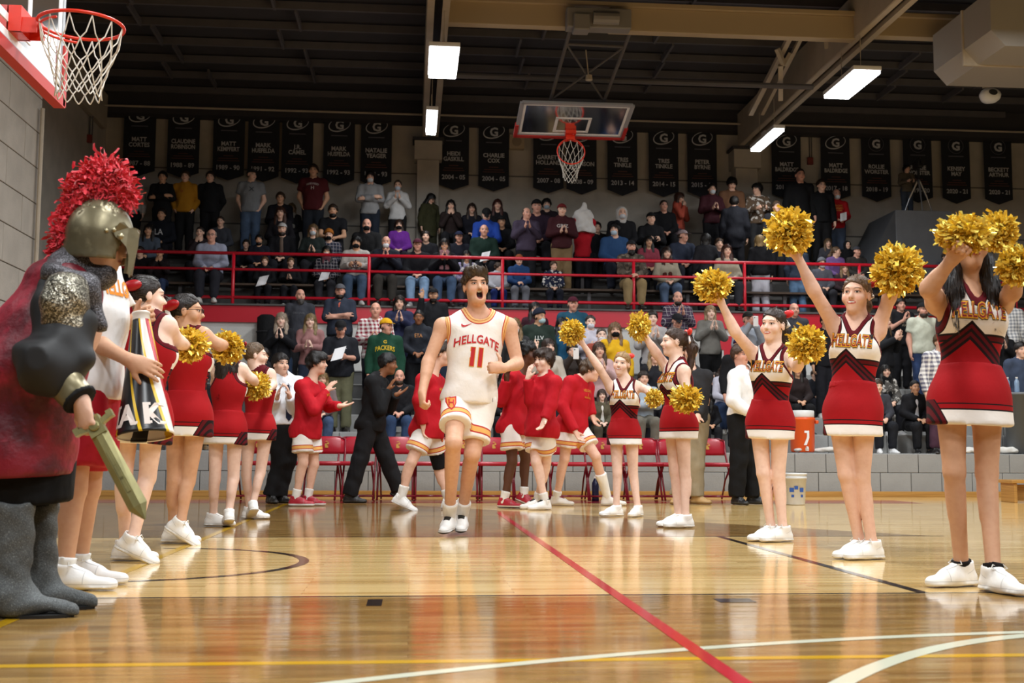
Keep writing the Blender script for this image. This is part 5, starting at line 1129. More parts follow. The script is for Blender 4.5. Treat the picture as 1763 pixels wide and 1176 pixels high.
# ---- the knight
KN = hero('mascot in knight costume, helmet with red feather plume, crushed red velvet tunic, lowered sword', 1056, .99, 80, (48, 735), (138, 470), (172, 418, 0), (88, -12, 0),
    (((90, 634, -.25), (141, 692, -.3), (112, 525, -.17)), ((105, 600, .1), (70, 680, .05), (120, 500, .12))), (((28, 880, -.1), (26, 1010, -.1)), ((72, 880, .12), (74, 1000, .12))), ((80, 0), (74, 0)), 'fair', b=1.15, lw=.72, booted=True, hands=(dict(d=(.25, -.1, -.95), n=(.55, .8, .1), c=.75, t=1), None), hv=.009)
u = KN['u']; Y0 = KN['Y']; A = lambda px, py, dy=0.0: at(px, py, Y0 + dy); PXM = Y0 / 2000
VEL = M('crushed_velvet', hx('7c0b20'), .5, Sheen_Weight=.5); VEL.mix(VEL.noise(9, 4).ss(.38, .62), hx('4e0714')); VEL.mix(VEL.noise(17, 3).ss(.55, .75) * .55, hx('a81f3a')); VEL.bump(VEL.noise(14, 4), .5, .02); VEL.b.inputs['Sheen Tint'].default_value = rgb(hx('d0405a')); VEL = VEL.m
def sdf_part(name, S, h, mat, P=KN, attrs=None):
    v, q = mesh_sdf(S, h); return put(P, name, to_mesh(name, v, q, mat, attrs)), v, q
S = Sdf(); S.cap(A(112, 500), A(62, 640), .128, .175, .08, (V(0, 1, 0), 1.2)); S.cap(A(62, 640), A(22, 860), .17, .21, .08, (V(0, 1, 0), 1.1)); S.cap(A(70, 490), A(30, 620), .07, .14, .08); S.cap(A(20, 600, .05), A(-30, 900, .05), .1, .16, .1)
S.wav(.012, 15, .4); S.cut(A(40, 822), V(0.05, 0, -1)); sdf_part('tunic', S, .016, VEL)
S = Sdf(); S.cap(A(40, 800), A(45, 872), .19, .165, .05, (V(0, 1, 0), .9), 2); sdf_part('black_breeches', S, .016, cloth('0b0b0c'))
FEL = M('glitter_felt', hx('4d5050'), .75); FEL.mix(FEL.noise(520, 1).ss(.6, .7) * .8, hx('b4b8b8')); FEL.mix(FEL.noise(8, 3).ss(.4, .7) * .5, hx('2c2e2e')); FEL.bump(FEL.noise(120, 2), .5, .004)
for s, (tx, ty, ax, ay, bx, by, dy) in (('a', (28, 866, 22, 1000, 120, 1046, -.1)), ('b', (72, 866, 70, 990, 150, 1030, .12))):
    S = Sdf(); t0, a0 = A(tx, ty, dy), A(ax, ay, dy); a0[2] = max(a0[2], .12); e0 = A(bx, by, dy); e0[2] = .045
    S.cap(t0, a0, .068 if s == 'a' else .062, .058, .03, None, 1); S.cap(a0 - V(.02, 0, .03), V(a0[0] + .02, a0[1], .05), .06, .062, .04); S.cap(V(a0[0], a0[1], .06), e0 - V(0, 0, .012), .062, .026, .05, (V(0, 0, 1), .8)); S.cap(e0 - V(.02, 0, .02), e0 + V(.025, -.01, -.03), .024, .012, .03)
    S.wav(.006, 45, 1); S.cut(V(0, 0, .006), V(0, 0, -1)); bo, v, q = sdf_part('boot', S, .011, FEL.m)
    b = MB(); c0 = V(a0[0] - .03, a0[1], 0); b.lathe([(0, 0), (.06, 0), (.062, .012), (0, .014)], 20, (c0 + e0 * V(1, 1, 0)) / 2 * 1.0, ((1, 0, 0), (0, 1, 0), (0, 0, 1)), 2.2, .95); so = b.build('sole', plain('boot_sole', (.01, .01, .01)), bo)
SQ = M('silver_sequins', hx('8d8878'), .3, .8); vo = SQ.nt.nodes.new('ShaderNodeTexVoronoi'); vo.inputs['Scale'].default_value = 210; tc = SQ.nt.nodes.new('ShaderNodeTexCoord'); SQ.nt.links.new(tc.outputs['Object'], vo.inputs['Vector'])
SQ.mix(E(SQ.nt, vo.outputs['Distance']).ss(.35, .7), hx('2b2a26')); SQ.bump(E(SQ.nt, vo.outputs['Distance']), .6, .004); bw = SQ.nt.nodes.new('ShaderNodeRGBToBW'); SQ.nt.links.new(vo.outputs['Color'], bw.inputs[0]); SQ.mix(E(SQ.nt, bw.outputs[0]).ss(.62, .7) * .8, hx('e8e4d2')); SQ = SQ.m
BLV = M('black_velvet', (.009, .009, .01), .62); BLV = BLV.m
S = Sdf(); S.cap(A(112, 575, -.2), A(84, 622, -.25), .085, .112, .06); S.cap(A(95, 500, -.12), A(112, 560, -.19), .07, .085, .05); S.cap(A(80, 622, -.25), A(104, 648, -.26), .108, .078, .06); S.cap(A(104, 648, -.26), A(142, 622, -.26), .07, .045, .05); S.wav(.016, 24, 2); sdf_part('sleeve', S, .014, BLV)
S = Sdf(); S.ell(A(112, 518, -.22), V(.086, .1, .116), None, .04); S.cap(A(112, 560, -.22), A(112, 566, -.22), .075, .07, .02); S.wav(.0075, 38, .8); sdf_part('puffed_sleeve', S, .0095, SQ)
S = Sdf(); d = KN['wa'] - KN['ea']; d = unit(d); wa = KN['wa']; S.cap(wa - d * .12, wa - d * .012, .056, .06, .02, None, 3); S.wav(.004, 45, 1); sdf_part('cuff', S, .008, M('dull_gold_cloth', hx('7d7355'), .4, .4).m)
S = Sdf(); S.cap(wa - d * .022, wa - d * .004, .064, .062, .01, None, 3); sdf_part('cuff_band', S, .008, cloth('1a1a1a'))
S = Sdf(); S.cap(A(92, 470, -.16), A(150, 492, -.14), .035, .04, .03); S.cap(A(150, 492, -.14), A(170, 560, -.12), .04, .028, .04); S.cap(A(92, 470, -.1), A(130, 452, 0), .05, .07, .04); S.cap(A(130, 462), A(176, 474), .08, .055, .04); S.wav(.005, 50, 1)
CH = M('chain_mail', hx('3f3d40'), .45, .5); CH.mix(CH.noise(210, 1).ss(.5, .6), hx('77757a')); CH.bump(CH.noise(200, 1), .8, .004); sdf_part('chain_mail_collar', S, .011, CH.m)
# helmet
HM = M('aged_helmet_metal', hx('80775c'), .38, .55); HM.mix(HM.noise(6, 4).ss(.35, .7) * .6, hx('5a5340')); HM.mix(HM.noise(14, 3).ss(.6, .75) * .35, hx('b5ab8a')); HM.bump(HM.noise(11, 3), .25, .01); HM = HM.m
S = Sdf(); c = A(172, 402); X, Zu = V(1, 0, 0), V(0, 0, 1)
S.ell(c, (.118, .105, .138), None, .03); S.cap(c - Zu * .02, c - Zu * .11 - X * .004, .115, .124, .04, (V(0, 1, 0), .9), 2); S.cap(c - X * .06 + Zu * -.09, c - X * .1 - Zu * .115, .075, .07, .03, None, 2)
S.ell(c, (.108, .095, .128), None, .004, True); S.cap(c - Zu * .03, c - Zu * .2, .106, .112, .01, (V(0, 1, 0), .9), 0, True)
S.ell(A(238, 452), (.062, .2, .105), None, .015, True); S.cut(A(172, 458), unit(V(-.25, 0, -1)))
HL = sdf_part('helmet', S, .0085, HM)[0]
S = Sdf(); S.cap(A(178, 408, -.11), A(212, 440, -.085), .02, .022, .03, (V(.3, .95, 0), .5)); b = MB()
prof = [(198, 392), (206, 383), (214, 382), (222, 392), (236, 396), (239, 402), (237, 425), (229, 460), (222, 478), (220, 470), (221, 440), (217, 425), (206, 411), (199, 408), (195, 400)]
for sy in (-1, 1):
    vs = [A(px_, py_, sy * (.098 - max(0, px_ - 205) * .0019)) for px_, py_ in prof]; vi = [p - V(0, sy * .008, 0) for p in vs]; n = len(vs); b.add(vs + vi, [tuple(range(n)) if sy < 0 else tuple(range(n))[::-1], tuple(range(n, 2 * n))[::-1] if sy < 0 else tuple(range(n, 2 * n))] + [(i, i + n, (i + 1) % n + n, (i + 1) % n) for i in range(n)])
def arcpts(px_, py_, n=7): return [A(px_, py_) + V(-.012 * math.cos(t) * 0 + .018 * math.cos(t), math.sin(t) * .05, 0) for t in np.linspace(-math.pi / 2, math.pi / 2, n)]
top_, bot = arcpts(232, 396), arcpts(218, 474, 7); b.add(top_ + bot, [(i, i + 1, i + 8, i + 7) for i in range(6)])
vz = b.build('visor', HM); child(vz, KN['t']); vz.location = Vector(vz.location)
for px_, py_, r in ((207, 407, .013), (183, 397, .009), (196, 396, .009)):
    b = MB(); b.lathe([(0, .009), (r * .55, .008), (r, 0)], 12, A(px_, py_, -.104 if px_ < 200 else -.106), ((1, 0, 0), (0, 0, 1), (0, -1, 0))); child(b.build('rivet', M('rivet', hx('a49b7c'), .3, .7).m, None, True), KN['t'])
cent = [A(*p) - KN['root'] * V(1, 1, 0) for p in ((120, 405, 0), (114, 425, 0), (128, 380, 0), (133, 350, 0), (140, 330, 0), (152, 318, 0), (150, 345, .0), (165, 305, 0), (178, 298, 0), (176, 325, 0), (192, 305, 0), (203, 322, 0), (208, 338, 0), (160, 370, 0), (150, 390, 0), (165, 345, 0))]
FE = M('red_feather', hx('e0162f'), .6); FE.mix(FE.noise(18, 2).ss(.4, .65) * .5, hx('ae0c24')); FE.b.inputs['Sheen Weight'].default_value = .4
v_, f_ = strands(9000, 5, .085, .05, .0065, 3, .0, .2, (1, .75, 1), cent); v2_, f2_ = strands(900, 9, .07, .07, .014, 4, .02, .3, (1, .7, 1), cent); b = MB(); b.add(v_, f_); b.add(v2_, f2_); pl = b.build('plume', FE.m); pl['kind'] = 'stuff'; pl.parent = KN['t']
S = Sdf()
for p in cent: S.sph(p, .03, .03)
S.wav(.008, 60, 1); v, q = mesh_sdf(S, .014); pc = to_mesh('plume_core', v, q, FE.m); o = ob('plume_core', pc, KN['t'])
# ---- sword
t = thing('sword', 'dull golden toy sword pointing down in the knight\'s hand', 'sword', A(160, 722, -.3))
o0 = np.array(t.location); G_ = M('dull_gold', hx('97905f'), .35, .4); G_.mix(G_.noise(12, 3).ss(.4, .7) * .5, hx('6a6544')); G_ = G_.m
def W(px_, py_, dy=-.3): return A(px_, py_, dy) - o0
ax = unit(W(251, 893, -.38) - W(163, 728)); sd = unit(np.cross(ax, V(0, 1, 0))); nn = np.cross(sd, ax)
if nn[1] > 0: sd, nn = -sd, -nn
b = MB(); b.tube([W(147, 700), W(163, 728)], [.013, .015], 10); b.lathe([(0, -.03), (.016, -.02), (.02, 0), (.014, .02), (0, .024)], 12, W(143, 693), (sd, nn, ax)); b.build('hilt', plain('dark_grip', hx('3a2f26'), .6), t, True)
b = MB(); cg = W(165, 735); b.obox(cg, (sd, nn, ax), (.028, .016, .036))
for s in (-1, 1):
    e = cg + sd * s * .058 - ax * .012; b.beam(cg, e, .02, .022, nn); b.obox(e + sd * s * .006 + ax * -.004, (sd, nn, ax), (.01, .012, .014))
b.lathe([(0, .008), (.016, .006), (.02, 0)], 12, cg + nn * .02, (sd, ax, nn)); b.build('crossguard', G_, t)
b = MB(); L = float(np.linalg.norm(W(251, 893, -.38) - cg)); vs = []
for d_, w_, h_ in ((.03, .031, .013), (L * .8, .034, .012), (L * .86, .034, .012), (L, .003, .002)):
    for sx, hh in ((-1, 0), (-.35, 1), (.35, 1), (1, 0), (.35, -1), (-.35, -1)): vs.append(cg + ax * d_ + sd * sx * w_ + nn * hh * h_)
fs = [(i * 6 + k, i * 6 + (k + 1) % 6, i * 6 + 6 + (k + 1) % 6, i * 6 + 6 + k) for i in range(3) for k in range(6)] + [tuple(range(6))[::-1], tuple(range(18, 24))]; b.add(vs, fs)
for k in (.35, .5, .63): b.obox(cg + ax * L * k + nn * .0125, (sd, nn, ax), (.006, .003, .03))
b.build('blade', G_, t)
# ================================================================ spectators
def pose(kind, arms, yaw, pitch, fem, b, lean=0.0):
    """a figure 1.75 m tall in its own frame, facing -Y; kind is stand or sit"""
    P = dict(u=1.0, b=b, fem=fem, R=V(1, 0, 0)); sit = kind == 'sit'
    pz = .55 if sit else .92; fw = .06 if sit else .0; fw += lean
    P['pm'] = V(0, .02 if sit else 0, pz); P['nk'] = V(0, -fw, pz + .52 * (1 if lean < .15 else .93)); P['T'] = unit(P['nk'] - P['pm']); P['F'] = np.cross(P['R'], P['T'])
    P['hc'] = P['nk'] + V(math.sin(math.radians(yaw)) * .02, -.035, .152); P['HR'] = head_rot(yaw, pitch)
    sw, hw = (.158, .085) if fem else (.182, .088)
    for s, g in (('a', -1), ('b', 1)):
        P['s' + s] = P['nk'] + P['R'] * g * sw - P['T'] * .055; P['p' + s] = P['pm'] + P['R'] * g * hw - P['T'] * .02
        if sit: P['k' + s] = V(g * .13, -.42, .49); P['n' + s] = V(g * .12, -.4, .088)
        else: P['k' + s] = V(g * .1, -.01, .5); P['n' + s] = V(g * .105, .02, .088)
        P['f' + s] = unit(V(g * .25, -1, 0)); n = P['nk']; F, T, R = V(0, -1, 0), V(0, 0, 1), P['R']; q = lambda x, f, z: n + R * x * g + F * f + T * z
        A = arms
        if A == 'down': P['e' + s], P['w' + s] = q(.235, -.02, -.34), q(.245, .06, -.57); P['h' + s] = dict(d=(0, -.15, -1), n=(-g, 0, 0), t=-g if False else (1 if g < 0 else -1), c=.4)
        elif A == 'pocket': P['e' + s], P['w' + s] = q(.26, -.06, -.32), q(.17, .06, -.53); P['h' + s] = dict(d=(-.3 * g, 0, -1), n=(-g, .2, 0), c=.3)
        elif A == 'clap': P['e' + s], P['w' + s] = q(.235, .07, -.29), q(.045, .27, -.15); P['h' + s] = dict(d=(-.12 * g, -.35, .95), n=(-g, 0, 0), t=1 if g < 0 else -1, c=.12)
        elif A == 'claplow': P['e' + s], P['w' + s] = q(.24, .04, -.31), q(.05, .28, -.3); P['h' + s] = dict(d=(-.15 * g, -.7, .6), n=(-g, 0, 0), t=1 if g < 0 else -1, c=.12)
        elif A == 'face': P['e' + s], P['w' + s] = q(.2, .14, -.3), q(.045, .16, -.05); P['h' + s] = dict(d=(-.1 * g, .0, 1), n=(-g * .6, .8, 0), c=.4)
        elif A == 'cross':
            if g < 0: P['e' + s], P['w' + s] = q(.22, .08, -.29), n + V(.1, -.22, -.26)
            else: P['e' + s], P['w' + s] = q(.22, .08, -.29), n + V(-.1, -.19, -.3)
            P['h' + s] = dict(d=(-g, .1, .05), n=(0, 1, 0), c=.3)
        elif A == 'lap': P['e' + s], P['w' + s] = q(.235, .03, -.32), q(.06, .26, -.44); P['h' + s] = dict(d=(-.5 * g, -.8, -.2), n=(0, 0, -1), c=.5)
        elif A == 'knees': P['e' + s], P['w' + s] = q(.22, .16, -.34), q(.04, .36, -.42); P['h' + s] = dict(d=(-.6 * g, -.7, .0), n=(-g * .5, .3, -1), c=.6)
        elif A == 'hold': P['e' + s], P['w' + s] = q(.23, .05, -.3), q(.1, .3, -.3); P['h' + s] = dict(d=(-.3 * g, -.9, .2), n=(-g, 0, .3), t=1 if g < 0 else -1, c=.6)
        elif A == 'phone':
            if g < 0: P['e' + s], P['w' + s] = q(.23, .1, -.26), q(.04, .32, .06)
            else: P['e' + s], P['w' + s] = q(.235, .1, -.26), q(.04, .32, .03)
            P['h' + s] = dict(d=(0, -.2, 1), n=(-g, .2, 0), c=.7)
        elif A == 'wave':
            if g < 0: P['e' + s], P['w' + s] = q(.24, .05, -.2), q(.2, .12, .1); P['h' + s] = dict(d=(.1, -.2, 1), n=(0, -1, 0), c=.05)
            else: P['e' + s], P['w' + s] = q(.235, .02, -.34), q(.2, .18, -.45)
        elif A == 'up': P['e' + s], P['w' + s] = q(.2, .08, .16), q(.05, .1, .28); P['h' + s] = dict(d=(-.6 * g, 0, .6), n=(-g, 0, -1), c=.8)
        elif A == 'behind': P['e' + s], P['w' + s] = q(.25, -.06, -.32), q(.14, -.14, -.5)
    P['mouth'] = 'closed'; P['root'] = V(0, 0, 0); return P
_pc = {}; SHOES = {}
DUM = plain('cloth', (.3, .3, .3)); DUMS = plain('skin', (.5, .4, .3))
def proto(kind, arms, yaw, pitch, fem, b, lean, mouth, zone):
    k = (kind, arms, yaw, pitch, fem, b, lean, mouth, zone)
    if k not in _pc:
        P = pose(kind, arms, yaw, pitch, fem, b, lean); P['mouth'] = mouth; _pc[k] = (P, {})
        _pc[k][1]['body'] = body_mesh(P, .046, .0165, .02, DUMS) if zone == 'U' else body_mesh(P, .042, .014, .0158, DUMS)
    return _pc[k]
def part(k, name, fn):
    P, d = _pc[k]
    if name not in d: d[name] = fn(P)
    return d[name]
NM = {'top': 'top', 'tee': 'tee_shirt', 'hoodie': 'hoodie', 'coat': 'coat', 'vest': 'vest'}
n_crowd = 0; USED = {}
def spectator(px, py, zone, kind, arms, skin, hairs, shirt, lower, label, rot=0, yaw=0, pitch=0, fem=False, b=1.0, lean=0.0, pat='plain', lpat='plain', style='top', mask=None, extra=(), mouth='closed', pr=None, tier=None, under=None, shoe_c=None, props=()):
    """px, py: crown of the head in the photograph; the tier of the stand that gives the most natural height is chosen"""
    global n_crowd; n_crowd += 1
    top_h = pose(kind, arms, 0, 0, fem, b, lean)['hc'][2] + .125; best = None
    for i, (yy, zz) in enumerate(TU if zone == 'U' else TL):
        if tier is not None and i != tier: continue
        for dy in ((0, -.16, .1) if kind == 'sit' else (0, .28, -.24)):
            if zone == 'L' and i == 5 and dy > 0: continue
            Yr = yy + (.18 if kind == 'sit' else -.02) + dy; p = at(px, py, Yr); s = (p[2] - zz) / top_h; tgt = .97 if not fem else .94
            cost = abs(s - tgt) + abs(dy) * .05
            for q_ in USED.get((zone, i), ()):
                dx_, dy_ = abs(q_[0] - p[0]), abs(q_[1] - Yr); lim = .42 if kind == 'sit' or q_[2] == 'sit' else .36
                if dx_ < lim and dy_ < .3: cost += (lim - dx_) * 1.5 * (1 - dy_ / .45)
            if best is None or cost < best[0]: best = (cost, p, zz, s, i)
    _, p, zz, s, i = best; USED.setdefault((zone, i), []).append((p[0], p[1], kind)); s = min(1.13, max(.72, s)) if tier is None else min(1.2, max(.6, s))
    q = round(yaw / 20) * 20; pq = round(pitch / 12) * 12
    key = (kind, arms, q, pq, fem, b, lean, mouth, zone); P, d = proto(*key)
    root = V(p[0], p[1], p[2] - top_h * s); root[2] = max(root[2], zz - .02) if abs(root[2] - zz) < .25 else root[2]
    if i == 0 and zone == 'L': pass
    t = thing('person', label, 'person', root, 'spectators on the balcony' if zone == 'U' else 'spectators on the lower bleachers', math.radians(rot)); t.scale = (s, s, s)
    def put_(name, me, mat, par=t):
        o = bpy.data.objects.new(name, me); COL.objects.link(o); o.parent = par
        if mat: o.material_slots[0].link = 'OBJECT'; o.material_slots[0].material = mat
        return o
    hs = hairs.split(':'); hst, hcol = hs[0], (hs[1] if len(hs) > 1 else ('2a1e18', '3a2a1e', '1d1613', '4a3626', '33261e')[n_crowd % 5])
    if any(e.split(':')[0] in ('cap', 'beanie', 'hood', 'capback') for e in extra) and hst in ('short', 'mop', 'buzz', 'messy'): hst = 'sidehair'
    put_('body', d['body'], skin_mat(skin, mouth, hcol if hcol < '6' else '4a3828', fem))
    sl = {'tee': 'short', 'vest': 'elbow'}.get(style, 'long')
    coat = style == 'coat'; hem = (.28 if kind == 'stand' else .1) if coat else .07 if kind == 'stand' else .02
    me = part(key, style, lambda P: garment_mesh('top', P, top(P, sl, .026 if coat else .018, hem, .066, .0, .012 if kind == 'stand' else .004, hood=style == 'hoodie' or False, wav=.007, grow=.012), .026 if zone == 'U' else .022, DUM)[0])
    tn = put_(NM[style], me, cloth(shirt, pat))
    if under:
        mu = part(key, 'under', lambda P: garment_mesh('under', P, under_front(P), .02, DUM)[0]); put_('shirt_front', mu, cloth(under))
    lm = part(key, 'trousers', lambda P: garment_mesh('trousers', P, pants(P, .022), .033, DUM)[0]); put_('trousers', lm, cloth(lower, lpat))
    if not shoe_c: shoe_c = ('1a1816', '2a2622', 'd8d6d0')[n_crowd % 3]
    if shoe_c:
        for ss in 'ab':
            def mk_shoe(P, ss=ss):
                S, o, fr = shoe(P, ss); v, qd = mesh_sdf(S, .018); return to_mesh('shoe', v - P['n' + ss], qd, DUM, {'gl': (v - o) @ fr})
            if ss not in SHOES: SHOES[ss] = mk_shoe(P, ss)
            put_('shoe', SHOES[ss], shoe_mat(shoe_c, 'd8d4cc' if shoe_c > '8' else '1a1816')).location = P['n' + ss]
    if hst != 'bald': on_head(P, V(0, 0, 0), t, 'hair', hst, hair_mat(hcol))
    for e in extra:
        nm, c = (e.split(':') + [None])[:2]
        if nm in ('cap', 'capback', 'beanie', 'hood'): on_head(P, V(0, 0, 0), t, {'capback': 'cap'}.get(nm, nm), nm, cloth(c))
        elif nm in ('beard', 'longbeard', 'sidehair'): on_head(P, V(0, 0, 0), t, 'beard' if 'beard' in nm else 'side_hair', nm, hair_mat(c))
        elif nm == 'glasses': on_head(P, V(0, 0, 0), t, 'glasses', 'glasses', None)
        elif nm == 'scarf':
            me = part(key, 'scarf', lambda P: garment_mesh('scarf', P, scarf(P), .018, DUM)[0]); put_('scarf', me, cloth(c))
    if mask: on_head(P, V(0, 0, 0), t, 'face_mask', 'mask', cloth(mask))
    if pr:
        gd = d.setdefault('geo_' + style, None)
        if gd is None:
            mm = part(key, style, None); n = len(mm.vertices); v = np.zeros(n * 3); mm.vertices.foreach_get('co', v); qd = np.zeros(len(mm.polygons) * 4, np.int32); mm.polygons.foreach_get('vertices', qd); gd = d['geo_' + style] = (v.reshape(-1, 3), qd.reshape(-1, 4))
        words, col = pr; lay_text('chest_print', words, P, gd[0], gd[1], t, None, [(.015, .006, plain('print', hx(col)))])
    for nm, a in props:
        w_ = (P['wa'] + P['wb']) / 2 + V(0, -.12, .04); A = math.radians(rot); c, sn = math.cos(A), math.sin(A); w2 = root + s * V(c * w_[0] - sn * w_[1], sn * w_[0] + c * w_[1], w_[2])
        hand_prop(nm, w2, a, rot)
    return t
def scarf(P):
    g = G(); n, R, F, T = P['nk'], P['R'], P['F'], P['T']; S = g.S
    for k in range(10):
        a, c = 2 * math.pi * k / 10, 2 * math.pi * (k + 1) / 10; S.cap(n + R * math.cos(a) * .075 + F * math.sin(a) * .07 + T * .035, n + R * math.cos(c) * .075 + F * math.sin(c) * .07 + T * .035, .035, .035, .03)
    for s in (-1, 1): S.cap(n + R * s * .05 + F * .08, n + R * s * .055 + F * .14 - T * .3, .035, .045, .03, (F, .4), 2)
    S.wav(.005, 50); return g
def under_front(P):
    g = G(); n, R, F, T = P['nk'], P['R'], P['F'], P['T']; L = np.linalg.norm(P['nk'] - P['pm']); S = g.S
    S.cap(n - T * .03 + F * .065, P['pm'] + T * .12 + F * .1 * P['b'], .05, .062, .03, (F, .8)); S.ell(P['pm'] + T * .66 * L + F * .03, (.055, .125 * P['b'], .16), np.stack((R, F, T), 1), .04); return g
PAPER = M('paper', hx('d9d8da'), .7).m
def hand_prop(kind, p, label, rot=0):
    A = math.radians(rot)
    if kind == 'paper':
        t = thing('paper_sheet', label, 'paper', p, None, A); b = MB(); vs = []; n = 5
        for j in range(n):
            for i in range(n): u_, v_ = i / (n - 1) - .5, j / (n - 1) - .5; vs.append((u_ * .16 + v_ * .05, -.02 + .03 * math.sin(u_ * 3) + v_ * .12, v_ * .19 + u_ * .05))
        k = len(vs); vs += [(x, y + .0012, z) for x, y, z in vs]; fs = [(j * n + i, j * n + i + 1, j * n + n + i + 1, j * n + n + i) for j in range(n - 1) for i in range(n - 1)]; fs += [tuple(q + k for q in f[::-1]) for f in fs]; b.add(vs, fs); b.build('sheet', PAPER, t)
    elif kind == 'phone':
        t = thing('phone', label, 'phone', p, None, A); b = MB(); b.bbox((-.04, -.006, -.08), (.04, .006, .08), .005); b.build('case', plain('phone_white', hx('d9d6d4'), .3), t); b = MB(); b.lathe([(0, .002), (.008, .002), (.009, 0)], 10, (-.02, -.006, .055), ((1, 0, 0), (0, 0, 1), (0, -1, 0))); b.build('lens', plain('lens_black', (.01, .01, .01), .1), t)
s_, S_ = 'sit', 'stand'
def txt(*a): return list(a)
N = spectator
# ---- balcony, standing along the back wall
N(229, 300, 'U', S_, 'down', 'fair', 'short', 'a9a29c', '17171a', 'person in pale grey shirt at the far left wall, just right of the red plume', tier=3)
N(281, 296, 'U', S_, 'cross', 'tan', 'short', '121214', '17171a', 'person in black jacket with arms crossed, under the second banner from left', tier=3)
N(320, 295, 'U', S_, 'pocket', 'fair', 'short', 'a87418', '121214', 'person in mustard yellow hoodie against the dark wall', tier=3, style='hoodie', pr=([('O', -.05, .36, .07, 1, 0)], '8a2a1a'))
N(363, 296, 'U', S_, 'behind', 'fair', 'short', '131418', '0f0f12', 'person in black hoodie standing right of the yellow hoodie', tier=3, style='hoodie')
N(433, 292, 'U', S_, 'pocket', 'fair', 'short', '7d8084', '45566e', 'man in grey tee shirt, blue jeans and cap by the wall', tier=3, yaw=30, style='tee', lpat='denim', extra=('cap:2a2a2c',), b=1.1, pr=([('X', .03, .38, .12, 1.2, 0)], '3c3d42'))
N(540, 284, 'U', S_, 'pocket', 'tan', 'short', '4a1418', '20242c', 'man in maroon tee shirt with arched pale letters at the wall', tier=3, style='tee', b=1.1, pr=([('HARVARD', 0, .42, .06, .8, 1.2), ('H', 0, .34, .09, 1, 0)], 'b9a9a2'))
N(638, 296, 'U', S_, 'cross', 'fair', 'mop', '8f9092', '1d2430', 'masked person in light grey sweater with folded arms under a banner', tier=3, mask='c9ced2')
N(685, 311, 'U', S_, 'clap', 'fair', 'bun', 'c4c4c4', '141416', 'woman in white sweatshirt and mask clapping left of the middle pillar', tier=3, fem=True, mask='b9c6d6')
N(740, 334, 'U', S_, 'down', 'fair', 'long:0e0c0b', '35351f', '2a2a1c', 'person in long olive coat with black hair hanging over face, at the pillar', tier=3, rot=25, pitch=-40, yaw=40, fem=True, style='coat')
N(1167, 332, 'U', S_, 'face', 'fair', 'long:4a2a1a', 'b4503e', '5a4a50', 'woman in coral hoodie with hands at her face, turned right', tier=3, rot=60, fem=True, pitch=-12, style='hoodie')
N(1225, 317, 'U', S_, 'claplow', 'fair', 'short:14100e', '3a161e', '16161a', 'masked person in maroon hoodie standing left of right pillar', tier=3, mask='c9d2d8', style='hoodie')
N(1259, 307, 'U', S_, 'down', 'fair', 'mop', '6a4a34', '24242a', 'boy in brown sweater looking down before the right pillar', tier=3, pitch=-24)
N(1304, 317, 'U', S_, 'hold', 'fair', 'mop:120e0c', '5c4a3a', '2a2a2c', 'smiling dark-haired boy in brown patterned shirt looking left', tier=3, yaw=-60, pat='print', mouth='smile')
N(1264, 338, 'U', S_, 'down', 'fair', 'short:17110e', '11121a', '14141a', 'person in dark navy coat with back turned, by the right pillar', rot=165, style='coat')
N(1376, 291, 'U', S_, 'down', 'ruddy', 'buzz', '101013', '121214', 'tall man in black sweater before the banner near the narrow light', tier=3)
N(1413, 310, 'U', S_, 'down', 'fair', 'short', '0f1013', '121214', 'person in black top beside the tall man in black', tier=3)
N(1439, 326, 'U', S_, 'lap', 'ruddy', 'balding:8a8078', 'a3141c', '3a4456', 'bald masked man in bright red hoodie holding white papers', mask='c8d4de', style='hoodie', pr=([('HELLGATE', 0, .42, .05, .9, 0), ('KNIGHTS', 0, .36, .06, .9, 0), ('BASKETBALL', 0, .31, .035, .9, 0)], 'c98f3a'), props=(('paper', 'white papers in the hands of the man in red hoodie'),))
N(1336, 347, 'U', S_, 'down', 'fair', 'short:5a4636', '2a2a2e', '1c1c20', 'person half hidden behind the highest gold pom-pom', tier=2)
pull = N(1003, 374, 'U', S_, 'up', 'fair', 'short', 'b01222', '121218', 'person pulling a white shirt over the head, red shirt below', tier=1)
S = Sdf(); S.cap((0, -.06, 1.38), (0, -.06, 1.62), .2, .19, .05, (V(0, 1, 0), .8), 1); S.cap((0, -.06, 1.6), (.03, -.03, 1.98), .17, .05, .06, (V(0, 1, 0), .85)); S.cap((-.18, -.05, 1.42), (-.1, -.08, 1.75), .1, .09, .05); S.cap((.18, -.05, 1.42), (.1, -.08, 1.75), .1, .09, .05); S.wav(.014, 26, 1); S.cut((0, 0, 1.36), (0, 0, -1)); v, q = mesh_sdf(S, .016); ob('pulled_shirt', to_mesh('pulled_shirt', v, q, cloth('d0cdca')), pull)
N(967, 352, 'U', S_, 'claplow', 'fair', 'short', '3a141a', '7a6446', 'man in maroon cap, maroon hoodie and khaki trousers clapping', yaw=-10, style='hoodie', b=1.15, extra=('cap:6a1a1c',), pr=([('GRIZ', 0, .36, .09, 1.1, 0)], 'b8b0ac'))
N(906, 358, 'U', S_, 'clap', 'ruddy', 'balding:5a4a3c', '42384a', '16161a', 'balding man in purple-grey jacket clapping, left of maroon cap', yaw=20, b=1.15)
N(1560, 283, 'U', S_, 'hold', 'fair', 'mop', '5a5246', '3a4250', 'camera operator in khaki shirt standing on the grey platform', tier=3, yaw=20)
